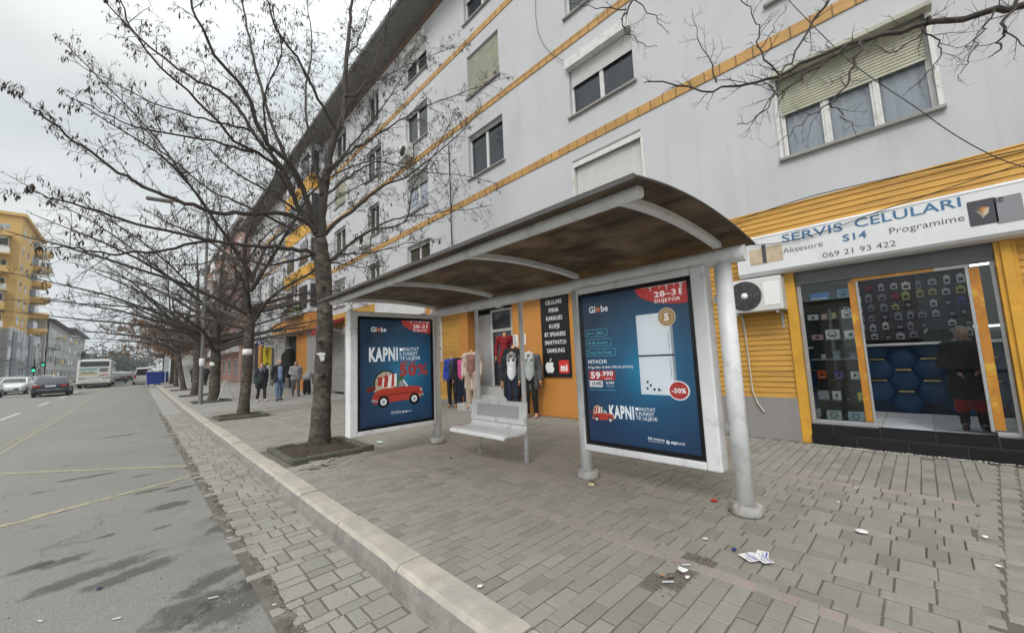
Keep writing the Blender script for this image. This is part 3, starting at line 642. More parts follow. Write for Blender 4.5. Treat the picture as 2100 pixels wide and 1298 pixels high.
q = M(); q.box((SX-.004, -1.74, 2.6), (SX+.06, -1.735, 3.12)); q.box((SX-.003, -1.75, 3.121), (SX+.02, 1.92, 3.133)); q.box((SX-.003, -1.75, 2.585), (SX+.02, 1.92, 2.597)); q.build('trim', m_alu, sg)
def signpt(px, py): p = PX(px, py, SX-.002); return (1.93-p.y, p.z-2.6)
q = M(); S = Sheet(q, (SX-.002, 1.93, 2.6), (0, -1, 0), (0, 0, 1))
def put_text(S, t, a, b, h, mi, conv, k=2, bold=0, shear=0):
    u0, v0 = conv(*a); u1, v1 = conv(*b); q = M(); S = Sheet(q, S.o, S.u, S.v)
    S.text(t, u0, (v0+v1)/2, h, k, mi, w=u1-u0, bold=bold, shear=shear); q.build('lettering', pk, sg)
put_text(S, 'SERVIS', (1604, 497), (1729, 474), .115, pi_['b'], signpt, bold=.012)
put_text(S, 'CELULARI', (1753, 466), (1972, 425), .115, pi_['b'], signpt, bold=.012)
put_text(S, 'S14', (1729, 496), (1778, 486), .09, pi_['b'], signpt, bold=.025)
put_text(S, 'Aksesorë', (1606, 520), (1688, 505), .075, pi_['k'], signpt, bold=-.008)
put_text(S, '069 21 93 422', (1688, 529), (1838, 504), .072, pi_['k'], signpt, bold=-.008)
put_text(S, 'Programime', (1825, 480), (1979, 453), .08, pi_['k'], signpt, bold=-.008)
def prect(px0, py0, px1, py1, mi, k=1, r=.012):
    a = signpt(px0, py0); b = signpt(px1, py1); S.rrect(min(a[0], b[0]), min(a[1], b[1]), max(a[0], b[0]), max(a[1], b[1]), r, k, mi); return a, b
prect(1539, 546, 1572, 507, pi_['c'], 1); prect(1567, 540, 1603, 500, pi_['c'], 2); prect(1565, 540, 1569, 502, pi_['k'], 3, .001)
a, b = prect(1990, 466, 2040, 404, pi_['k'], 1); c = ((a[0]+b[0])/2, (a[1]+b[1])/2)
for i in range(7):
    an = radians(-70+i*20); S.poly([(c[0]-.01, c[1]-.07), (c[0]+.05*cos(an)-.012, c[1]-.05+.09*sin(an+1.1)), (c[0]+.07*sin(radians(i*18-55)), c[1]+.07-.004*abs(i-3)**1.6), (c[0]+.03*sin(radians(i*18-55))+.02, c[1]-.02)], 2+i*.5, pi_['o'] if 1 < i < 5 else pi_['c'])
a, b = prect(2046, 460, 2094, 395, pi_['s'], 1, .014); S.rrect(min(a[0], b[0])+.008, max(a[1], b[1])-.065, min(a[0], b[0])+.07, max(a[1], b[1])-.006, .01, 2, pi_['k'])
for du, dv in ((.022, .02), (.022, .048), (.05, .034)): S.disc(min(a[0], b[0])+.008+du, max(a[1], b[1])-.006-dv, .009, .009, 3, pi_['s'], 12)
for u0 in (.045, .125):
    for du, dv in ((.0, 0), (.012, .012)): S.disc(u0+du, .27-.002-dv-.03, .006, .006, 3, pi_['k'], 10)
q.build('phone_pictures', pk, sg)

ac = thing('air_conditioner', 'white air conditioner outdoor unit with round black fan grille under the shop sign', 'air conditioner', (7.0, 1.75, 1.97))
q = M(); q.box((6.93, 1.36, 1.98), (7.2, 2.1, 2.5)); q.build('casing', mat('ac_white', (.62, .62, .6), .45, .05, 5, dirt=(.45, .44, .42), dscale=3), ac, bevel=.018)
q = M()
for r in (.225, .195, .165, .135, .105, .075): 
    n = 32; q.tube([(6.915, 1.86+r*cos(2*pi*i/n), 2.24+r*sin(2*pi*i/n)) for i in range(n+1)], .0055, 5)
for i in range(8): a = pi*i/4; q.tube([(6.92, 1.86+.04*cos(a), 2.24+.04*sin(a)), (6.92, 1.86+.225*cos(a), 2.24+.225*sin(a))], .004, 4)
q.build('fan_grille', mat('grille', (.16, .16, .16), .5), ac)
q = M(); q.lathe((6.926, 1.86, 2.24), [(.235, 0), (.235, .003)], 32, axis='x'); q.build('fan_opening', m_dark, ac)
q = M(); q.lathe((6.908, 1.86, 2.24), [(.045, 0), (.05, .012)], 20, axis='x'); q.build('fan_hub', m_white, ac)
q = M(); q.box((6.924, 1.39, 2.06), (6.93, 1.6, 2.42)); q.build('service_panel', m_white, ac, bevel=.003)
q = M()
for y in (1.45, 2.0): q.box((6.95, y-.015, 1.94), (7.249, y+.015, 1.979)); q.box((7.22, y-.016, 1.7), (7.248, y+.014, 1.94))
q.build('bracket', m_alu, ac)
tag(M().tube([(7.1, 2.0, 1.98), (7.18, 1.98, 1.85), (7.2, 1.97, 1.2), (7.19, 1.96, .75), (7.17, 1.9, .55), (7.16, 1.82, .42)], .013, 8).build('drain_hose', mat('hose', (.5, .46, .38), .6), None, (7.1, 2, 1.2)), 'beige drain hose hanging down the ochre siding under the air conditioner', 'hose')
tag(M().tube([(7.16, 2.14, 2.42), (7.12, 2.2, 2.5), (7.1, 2.22, 2.6), (7.22, 2.22, 2.68)], .022, 8).build('pipe_sleeve', m_white, None, (7.16, 2.2, 2.5)), 'short white pipe sleeve curving from the air conditioner into the siding', 'pipe')

# goods in the display window; each stands on its shelf
sh = thing('display_shelf', 'tall glass display shelving filled with boxed phone accessories behind the shop window', 'shelf', (7.5, .9, .28))
m_shelf = glass('shelf_glass', (.6, .75, .72), .12)
zs = [.33, .62, .92, 1.21, 1.5, 1.8, 2.1]
for z in zs: M().box((7.36, .575, z-.012), (7.76, 1.185, z)).build('shelf', m_shelf if z != 1.21 else m_alu, sh)
q = M(); q.box((7.78, .57, .28), (7.8, 1.2, 2.34)); q.build('back_panel', mat('shelf_back', (.055, .06, .062), .35, .3, 2), sh)
GOODS = [('box', 'flat bright blue gadget box', 1660, 600, 1700, 618, (.03, .19, .5), 0), ('box', 'white and blue watch box with black watch print', 1716, 590, 1741, 613, (.1, .3, .55), 1),
 ('box', 'small white box with bird-like mark', 1656, 642, 1677, 656, (.7, .7, .68), 2), ('box', 'tiny pale pink square box', 1684, 641, 1695, 654, (.6, .42, .38), 0), ('box', 'narrow yellowish box', 1705, 637, 1714, 653, (.5, .42, .2), 0), ('carton', 'white carton with carry handle and outlined earbud print', 1725, 630, 1748, 652, (.75, .75, .75), 1),
 ('box', 'pink box with dark print', 1665, 685, 1687, 698, (.5, .3, .3), 2), ('box', 'large white headphone box with round black headphone print', 1692, 672, 1722, 697, (.68, .68, .68), 1), ('box', 'square white box with black thumb-shaped print', 1731, 675, 1757, 697, (.74, .74, .74), 2),
 ('box', 'blue grey upright box', 1708, 718, 1724, 739, (.16, .21, .27), 0), ('box', 'slate grey slim upright box beside the aisle', 1742, 720, 1755, 739, (.13, .17, .23), 0), ('figure', 'very small white stand', 1685, 729, 1693, 740, (.5, .5, .5), 0),
 ('box', 'red box with pale window', 1677, 763, 1695, 784, (.5, .08, .03), 2), ('box', 'purple topped earbud box', 1712, 765, 1730, 784, (.1, .07, .25), 2), ('box', 'white box with fine grey print', 1745, 767, 1763, 787, (.7, .7, .7), 2),
 ('box', 'grey padded box', 1679, 808, 1701, 829, (.35, .36, .37), 0), ('box', 'white box with small black print', 1708, 810, 1726, 831, (.7, .69, .68), 2), ('box', 'small black earbud pair', 1736, 822, 1748, 832, (.03, .03, .03), 0), ('box', 'yellow edged white box', 1760, 813, 1781, 832, (.6, .55, .1), 2),
 ('ringbox', 'pale box with dark ring light and cream centre', 1696, 847, 1727, 868, (.5, .56, .6), 1), ('ringbox', 'pale blue box with grey ring light print', 1740, 849, 1773, 871, (.42, .5, .58), 1)]
for i, (nmx, lab, x0, y0, x1, y1, c, art) in enumerate(GOODS):
    c = tuple(min(.88, v*1.3) for v in c); a = PX(x0-1, y0-1, 7.46); b = PX(x1+1, y1, 7.46); zb = min(zs, key=lambda z: abs(z-b.z)); w_ = abs(a.y-b.y); h_ = max(.05, (y1-y0)/(x1-x0)*w_*1.05); yc = (a.y+b.y)/2; dp = min(.09, w_*.6)
    q = M(); q.box((7.46, yc-w_/2, zb), (7.46+dp, yc+w_/2, zb+h_)); S = Sheet(q, (7.459, yc+w_/2, zb), (0, -1, 0), (0, 0, 1))
    if nmx == 'carton': q.tube([(7.48, yc+.03, zb+h_), (7.48, yc+.02, zb+h_+.035), (7.48, yc-.02, zb+h_+.035), (7.48, yc-.03, zb+h_)], .006, 5)
    if art == 1:
        S.ring(w_/2, h_*.5, min(w_, h_)*.27, min(w_, h_)*.36, 1, 1, 20)
        if nmx == 'ringbox': S.disc(w_/2, h_*.5, w_*.12, h_*.12, 1, 2, 12)
        else: S.rrect(w_*.35, h_*.3, w_*.65, h_*.52, .006, 2, 1)
    elif art == 2: S.poly([(w_*.25, h_*.35), (w_*.6, h_*.3), (w_*.75, h_*.6), (w_*.45, h_*.7), (w_*.4, h_*.5)], 1, 1); S.rect(w_*.2, h_*.12, w_*.8, h_*.2, 1, 3)
    else: S.rect(w_*.12, h_*.12, w_*.88, h_*.3, 1, 3)
    row = ['bottom', 'second', 'third', 'fourth', 'fifth', 'sixth', 'top'][zs.index(zb)]
    tag(q.build('accessory_box', [flat('box%d' % i, c, .4), m_black, flat('cream', (.6, .55, .4)), PH['l']], None, (7.46, yc, zb), bevel=.003), '%s on the %s glass shelf' % (lab, row), 'box', 'boxes in the shop window')
# counter with quilted hexagon front
ct = thing('shop_counter', 'dark blue counter quilted with hexagons and gold bars inside the phone shop', 'counter', (9.0, .3, .28))
q = M(); q.box((9.02, -1.5, .28), (9.5, 1.9, 1.36)); q.build('body', mat('navy', (.008, .02, .045), .6), ct)
q = M(); q.box((8.95, -1.55, 1.36), (9.55, 1.95, 1.4)); q.build('worktop', m_white, ct, bevel=.006)
q = M(); R = .2; hz = R*sqrt(3)/2
for ci in range(-4, 6):
    for ri in range(4):
        cy = .25+ci*R*1.5; cz = .45+ri*2*hz+(hz if ci % 2 else 0)
        if cz > 1.32 or cy < -1.4 or cy > 1.8: continue
        o_ = [(9.018, cy+R*cos(pi*k/3), max(.285, min(1.355, cz+R*sin(pi*k/3)))) for k in range(6)]; m_ = [(8.985, cy+R*.85*cos(pi*k/3), max(.287, min(1.353, cz+R*.85*sin(pi*k/3)))) for k in range(6)]; t_ = [(8.975, cy+R*.5*cos(pi*k/3), max(.29, min(1.35, cz+R*.5*sin(pi*k/3)))) for k in range(6)]
        q.add(o_+m_+t_, [(k, (k+1) % 6, 6+(k+1) % 6, 6+k) for k in range(6)]+[(6+k, 6+(k+1) % 6, 12+(k+1) % 6, 12+k) for k in range(6)]+[tuple(range(12, 18))], 0, True)
q.build('quilted_front', mat('blue_velvet', (.012, .05, .12), .6, .2, 5), ct)
q = M()
for ci in range(-4, 6):
    for ri in range(4):
        cy = .25+ci*R*1.5; cz = .45+ri*2*hz+(hz if ci % 2 else 0)+hz
        if cz < 1.3: q.box((8.97, cy-.09, cz-.009), (8.99, cy+.09, cz+.009))
q.build('gold_bars', mat('gold', (.55, .42, .16), .3, .1, metal=.6), ct)
q = M(); q.ext([(-.02, 1.4), (-.38, 1.4), (-.36, 1.52), (-.3, 1.6), (-.1, 1.6), (-.04, 1.52)], 9.3, 9.36, 'x'); tag(q.build('monitor', m_black, None, (9.3, -.2, 1.4), bevel=.02), 'black rounded screen back standing on the shop counter', 'monitor')
# accessories hanging on the back wall
pb = tag(M().box((10.38, -1.3, 1.45), (10.44, 1.9, 2.62)).build('pegboard', mat('pegboard', (.06, .062, .068), .5, .1, 3), None, (10.4, .3, 1.45)), 'dark pegboard wall hung with rows of accessories behind the counter', 'pegboard')
PC = [((.32, .33, .34), 'grey'), ((.42, .42, .42), 'pale grey'), ((.03, .03, .035), 'black'), ((.25, .03, .05), 'dark red'), ((.28, .27, .1), 'olive yellow'), ((.05, .07, .25), 'navy'), ((.18, .19, .2), 'slate'), ((.12, .4, .12), 'green')]
pm = [flat('packet_'+n_.replace(' ', '_'), tuple(v*1.25 for v in c), .35) for c, n_ in PC]
ordw = ['first', 'second', 'third', 'fourth', 'fifth', 'sixth', 'seventh', 'eighth', 'ninth', 'tenth', 'eleventh', 'twelfth', 'thirteenth']
for r in range(6):
    for c in range(10):
        if rnd.random() < .1: continue
        ci = rnd.choice([0, 0, 0, 1, 1, 2, 2, 3, 4, 5, 6, 6, 7] if r < 3 else [0, 1, 2, 2, 2, 6, 6, 0]); w_, h_ = rnd.uniform(.07, .12), rnd.uniform(.09, .15)
        yc, zc = .95-c*.17+rnd.uniform(-.02, .02), 2.46-r*.185+rnd.uniform(-.02, .02)
        q = M(); q.box((10.33, yc-w_/2, zc-h_/2), (10.36, yc+w_/2, zc+h_/2)); q.ext([(yc-.02, zc+h_/2), (yc+.02, zc+h_/2), (yc+.012, zc+h_/2+.025), (yc-.012, zc+h_/2+.025)], 10.345, 10.35, 'x'); q.box((10.325, yc-w_*.3, zc-h_*.3), (10.33, yc+w_*.3, zc+h_*.12), 1); q.tube([(10.38, yc, zc+h_/2+.012), (10.33, yc, zc+h_/2+.012)], .003, 4)
        tag(q.build('accessory_packet', [pm[ci], pm[2] if ci != 2 else pm[6]], None, (10.33, yc, zc)), '%s packet hanging on the shop pegboard, %s row from the top, %s along' % (PC[ci][1], ordw[r], ordw[c]), 'packet', 'packets on the shop pegboard')
lp = thing('strip_light', 'unseen white strip light added under the ceiling to brighten the phone shop', 'lamp', (8.6, -.9, 2.86)); M().box((8.55, -1.5, 2.84), (8.65, 1.4, 2.88)).build('diffuser', flat('added_strip_glow', (.9, .95, 1), .4, emit=16), lp, bevel=.01); M().box((8.53, -1.52, 2.88), (8.67, 1.42, 2.9)).build('housing', m_white, lp)  # ceiling lamp added only to brighten the shop interior, no such fitting is visible

for yy, z0, lab in ((-.6, 2.33, 'upper lit strip lamp over the narrow side window of the phone shop'), (-.6, 1.56, 'lower lit strip lamp in the narrow side window of the phone shop')):
    t = thing('strip_light', lab, 'lamp', (7.6, yy, z0)); M().box((7.56, yy-.09, z0), (7.6, yy+.13, z0+.022)).build('diffuser', flat('shelf_glow', (.9, .95, 1), .4, emit=3), t); M().box((7.55, yy-.1, z0+.022), (7.62, yy+.14, z0+.04)).build('housing', m_alu, t)
M().box((7.5, -.69, 1.52), (7.9, -.47, 1.535)).build('shelf', m_alu, thing('side_shelf', 'narrow shelf behind the side glass of the phone shop', 'shelf', (7.6, -.6, 1.52)))

# ================================================================ bus shelter
PXs = 3.88
st = thing('bus_shelter', 'grey tubular bus shelter with curved stained roof, two poster panels and a bench', 'bus shelter', (PXs, 3.6, 0))
def post(y, r, top):
    q = M(); q.lathe((PXs, y, 0), [(r, .02), (r, 1.2), (r, top)], 24); o = q.build('post', m_shel, st)
    q = M(); q.lathe((PXs, y, 0), [(r*1.75, 0), (r*1.78, .02), (r*1.78, .07), (r*1.6, .085), (r*1.02, .09)], 24); q.build('base_ring', mat('ring_metal', (.38, .375, .36), .5, .15, 12, .2, dirt=(.2, .18, .15), dscale=9, dthr=(.5, .65)), o)
for y, r in ((1.2, .073), (2.86, .073), (6.05, .073)): post(y, r, 2.2)
M().tube([(PXs, 1.0, 2.27), (PXs, 3, 2.272), (PXs, 6.12, 2.28)], .075, 20).build('rear_beam', m_shel, st)
TX, TZ = 2.08, 2.36
M().tube([(TX, 1.04, TZ), (TX, 3, TZ), (TX, 6.05, TZ)], .045, 16).build('front_tube', m_shel, st)
def arch(t): # t 0 at front edge .. 1 at back edge; x, z of the roof's underside
    x = 1.88+t*(4.06-1.88); u = t; z = 2.365+.012*u+4*.085*u*(1-u)*(1-.35*(u-.5)); return x, z-.012
n = 28; top = []; bot = []
for i in range(n+1):
    x, z = arch(i/n); bot.append((x, z)); top.append((x, z+.014))
q = M(); q.ext(bot+top[::-1], .97, 6.05, 'y'); me_roof = q
def roofmat():
    m, N, L, b = nm('stained_roof_sheet'); tc = N.new('ShaderNodeTexCoord'); v = tc.outputs['Object']
    mp = N.new('ShaderNodeMapping'); mp.inputs['Scale'].default_value = (2.2, .8, 1); L.new(v, mp.inputs[0])
    c = mixc(N, L, step(N, L, noise(N, L, mp.outputs[0], 1.3, 8, .66), .32, .7), (.06, .045, .032), (.25, .19, .12))
    mp2 = N.new('ShaderNodeMapping'); mp2.inputs['Scale'].default_value = (7, .5, 1); mp2.inputs['Location'].default_value = (3, 1, 0); L.new(v, mp2.inputs[0])
    c = mixc(N, L, math_n(N, L, 'MULTIPLY', step(N, L, noise(N, L, mp2.outputs[0], 1.4, 7, .7), .6, .66), .8), c, (.018, .014, .011))
    c = mixc(N, L, math_n(N, L, 'MULTIPLY', step(N, L, noise(N, L, v, 2.0, 6, .6), .5, .7), .55), c, (.43, .35, .26))
    c = mixc(N, L, math_n(N, L, 'MULTIPLY', step(N, L, noise(N, L, v, 60, 3, .6), .6, .7), .3), c, (.03, .025, .02))
    L.new(c, b.inputs['Base Color']); b.inputs['Roughness'].default_value = .38; b.inputs['Specular IOR Level'].default_value = .35
    # weathered translucent polycarbonate: some sky comes through
    out = N['Material Output']; tr = N.new('ShaderNodeBsdfTranslucent'); L.new(c, tr.inputs[0]); x = N.new('ShaderNodeMixShader'); x.inputs[0].default_value = .54
    L.new(b.outputs[0], x.inputs[1]); L.new(tr.outputs[0], x.inputs[2]); L.new(x.outputs[0], out.inputs[0]); return m
rf = q.build('roof_sheet', roofmat(), st)
q = M(); x0, z0 = arch(0); q.box((x0-.012, .965, z0-.01), (x0+.004, 6.055, z0+.022)); 
q.tube([(arch(i/n)[0], .963, arch(i/n)[1]+.006) for i in range(n+1)], .009, 6); q.tube([(arch(i/n)[0], 6.057, arch(i/n)[1]+.006) for i in range(n+1)], .009, 6); q.build('roof_edge_trim', mat('trim_dark', (.09, .085, .08), .5), st)
for y in (1.2, 2.8, 4.4, 5.95):
    pts = []
    for i in range(13):
        t = .1+(.885-.1)*i/12; x, z = arch(t); pts.append((x, y, z-.03 if 0 < i < 12 else z-.035))
    q = M(); vs = []
    wd = [.025+.03*sin(pi*min(1, i/12*1.2)) for i in range(13)]
    poly = [(p[0], p[2]+.028) for p in pts]+[(p[0], p[2]-.018) for p in pts[::-1]]
    q.ext(poly, y-.035, y+.035, 'y'); q.build('roof_rib', m_shel, st, bevel=.006)
    M().box((TX-.012, y-.03, TZ), (TX+.16, y+.03, TZ+.03)).build('clamp', m_shel, st, bevel=.004)
# posters
m_prt = {}
def posterbg():
    m, N, L, b = nm('poster_print'); tc = N.new('ShaderNodeTexCoord'); s = N.new('ShaderNodeSeparateXYZ'); L.new(tc.outputs['UV'], s.inputs[0])
    # printed backdrop: navy with a bright blue glow in the middle
    dx = math_n(N, L, 'MULTIPLY', math_n(N, L, 'SUBTRACT', s.outputs[0], .62), 1.5); dy = math_n(N, L, 'MULTIPLY', math_n(N, L, 'SUBTRACT', s.outputs[1], .47), 1.9)
    d = math_n(N, L, 'SQRT', math_n(N, L, 'ADD', math_n(N, L, 'MULTIPLY', dx, dx), math_n(N, L, 'MULTIPLY', dy, dy)))
    r = N.new('ShaderNodeValToRGB'); r.color_ramp.elements[0].color = (.012, .3, .5, 1); r.color_ramp.elements[1].color = (.012, .035, .075, 1); r.color_ramp.elements[1].position = .95; e = r.color_ramp.elements.new(.4); e.color = (.012, .12, .24, 1); L.new(d, r.inputs[0])
    c = mixc(N, L, step(N, L, s.outputs[1], .55, .0), r.outputs[0], (.012, .05, .15)); c2 = mixc(N, L, .55, r.outputs[0], c)
    L.new(c2, b.inputs['Base Color']); b.inputs['Roughness'].default_value = .35; return m
m_post = posterbg()
PE = .32     # the light-boxes are lit from behind
for _m in (m_post,):
    _b = _m.node_tree.nodes['Principled BSDF']; _m.node_tree.links.new(_b.inputs['Base Color'].links[0].from_socket, _b.inputs['Emission Color']); _b.inputs['Emission Strength'].default_value = PE
_flat = flat
def flat(n_, c_, *a, **k): return _flat(n_, c_, *a, **{**k, 'emit': PE if n_.startswith('p_') and n_ != 'p_black' else k.get('emit', 0)})
PR = [m_post, flat('p_white', (.9, .92, .93)), flat('p_red', (.46, .05, .045)), flat('p_black', (.012, .012, .015)), flat('p_cyan', (.12, .5, .6)), flat('p_gold', (.42, .25, .08)), flat('p_orange', (.5, .13, .05)), flat('p_carred', (.5, .06, .04)), flat('p_cream', (.55, .5, .38)), flat('p_fridge', (.75, .8, .84)), flat('p_green', (.05, .16, .08)), flat('p_grey', (.35, .37, .4)), flat('p_drip', (.5, .42, .42)), flat('p_darkred', (.2, .02, .02))]
W_, H_ = 1.33, 1.74
def little_car(S, u, v, s, k=4):
    C = lambda p: [(u+a*s, v+b*s) for a, b in p]
    S.disc(u+.27*s, v+.38*s, .24*s, .24*s, k, 3); S.disc(u+.27*s, v+.38*s, .215*s, .215*s, k+.4, 8)
    for i in range(12): a = pi*i/6; S.poly(C([(.27+.16*cos(a), .38+.16*sin(a)), (.27+.2*cos(a-.05), .38+.2*sin(a-.05)), (.27+.2*cos(a+.05), .38+.2*sin(a+.05))]), k+.8, 3)
    # wrapped parcels in the open car
    S.poly(C([(.1, .3), (.3, .3), (.33, .48), (.12, .5)]), k+1.2, 2); S.poly(C([(.19, .3), (.225, .3), (.245, .49), (.21, .49)]), k+1.6, 1); S.poly(C([(.3, .28), (.5, .3), (.5, .55), (.34, .52)]), k+1.4, 1); S.poly(C([(.38, .3), (.44, .3), (.45, .54), (.4, .53)]), k+1.8, 2)
    S.poly(C([(.05, .22), (.2, .2), (.2, .33), (.0, .32)]), k+1.8, 8); S.poly(C([(-.12, .3), (.04, .34), (.08, .27), (-.02, .24), (-.1, .22)]), k+2, 13); S.poly(C([(.5, .3), (.68, .3), (.64, .5), (.52, .47)]), k+1.7, 10); S.poly(C([(.2, .48), (.28, .54), (.33, .48)]), k+2.2, 2)
    S.poly(C([(.0, .08), (.03, .0), (1.02, .03), (1.08, .12), (1.07, .22), (.98, .27), (.76, .29), (.72, .29), (.2, .27), (.08, .24), (.01, .17)]), k+3, 7)
    S.poly(C([(.7, .285), (.62, .42), (.65, .42), (.75, .285)]), k+3.4, 1); S.poly(C([(.67, .29), (.63, .4), (.56, .4), (.54, .29)]), k+3.2, 11); S.poly(C([(.05, .13), (1.06, .16), (1.06, .175), (.05, .15)]), k+3.6, 13); S.poly(C([(-.02, .05), (.1, .03), (.1, .07), (-.02, .09)]), k+3.7, 11); S.poly(C([(.98, .06), (1.1, .08), (1.1, .12), (.98, .1)]), k+3.7, 11)
    for cu in (.22, .88): S.disc(u+cu*s, v+.03*s, .115*s, .115*s, k+4, 3); S.disc(u+cu*s, v+.03*s, .065*s, .065*s, k+4.4, 1); S.disc(u+cu*s, v+.03*s, .035*s, .035*s, k+4.8, 11)
    S.disc(u+1.04*s, v+.2*s, .03*s, .035*s, k+4, 8)
def logo_globe(S, u, v, h):
    S.text('Gl', u, v, h, 3, 1, w=h*1.25, bold=.02); S.disc(u+h*1.78, v+h*.4, h*.42, h*.42, 3, 6); S.disc(u+h*1.85, v+h*.45, h*.2, h*.22, 3.4, 5); S.text('be', u+h*2.35, v, h, 3, 1, w=h*1.3, bold=.02)
def corner_drip(S):
    n = 22; S.poly([(W_+.0, H_)]+[(.98*W_-.0+.42*W_*cos(pi+a*pi/2/n*1.0)*1.0, H_+.22*sin(pi+a*pi/2/n)) for a in range(n+1)]+[(W_, H_-.21)], 1, 2)
    for u, l, w_ in ((.70, .05, .022), (.78, .035, .015), (.84, .06, .022), (.9, .03, .018), (.955, .13, .022)):
        S.poly([(u*W_-w_, H_), (u*W_-w_*.35, H_-l*.6), (u*W_-w_*.3, H_-l), (u*W_, H_-l-.012), (u*W_+w_*.3, H_-l), (u*W_+w_*.35, H_-l*.6), (u*W_+w_, H_)], 2, 12)
    S.rect(.62*W_, H_-.006, W_, H_-.0, 2.2, 12)
    S.text('28–31', .73*W_, H_-.125, .06, 3, 1, w=.22*W_, bold=.02); S.text('DHJETOR', .73*W_, H_-.185, .036, 3, 1, w=.215*W_, bold=.01)
def otp(S, u, v, h):
    S.text('0% interes', u, v, h, 3, 1, w=h*7.2, bold=.025); S.rect(u, v-h*.7, u+h*7, v-h*.55, 3, 1)
    S.disc(u+h*8.6, v-h*.15, h*.75, h*.75, 3, 1); S.poly([(u+h*8.2, v-h*.1), (u+h*8.55, v-h*.5), (u+h*9.3, v+h*.4), (u+h*9.1, v+h*.5), (u+h*8.55, v-h*.2), (u+h*8.35, v+h*.05)], 3.5, 0)
    S.text('otp', u+h*9.8, v-h*.55, h*1.15, 3, 1, w=h*2.4, bold=.05, shear=.2); S.text('bank', u+h*12.3, v-h*.55, h*1.15, 3, 1, w=h*3.3, bold=.0, shear=.2)
def kapni(S, u, v, h):
    S.text('KAPNI', u, v, h, 3, 1, w=h*2.45, bold=.04); 
    for i, t in enumerate(('TË ULJEVE', 'E FUNDIT', 'MINUTAT')): S.text(t, u+h*2.62, v+h*.37*i, h*.27, 3, 1, w=h*(1.9, 1.65, 1.8)[i], bold=.012)
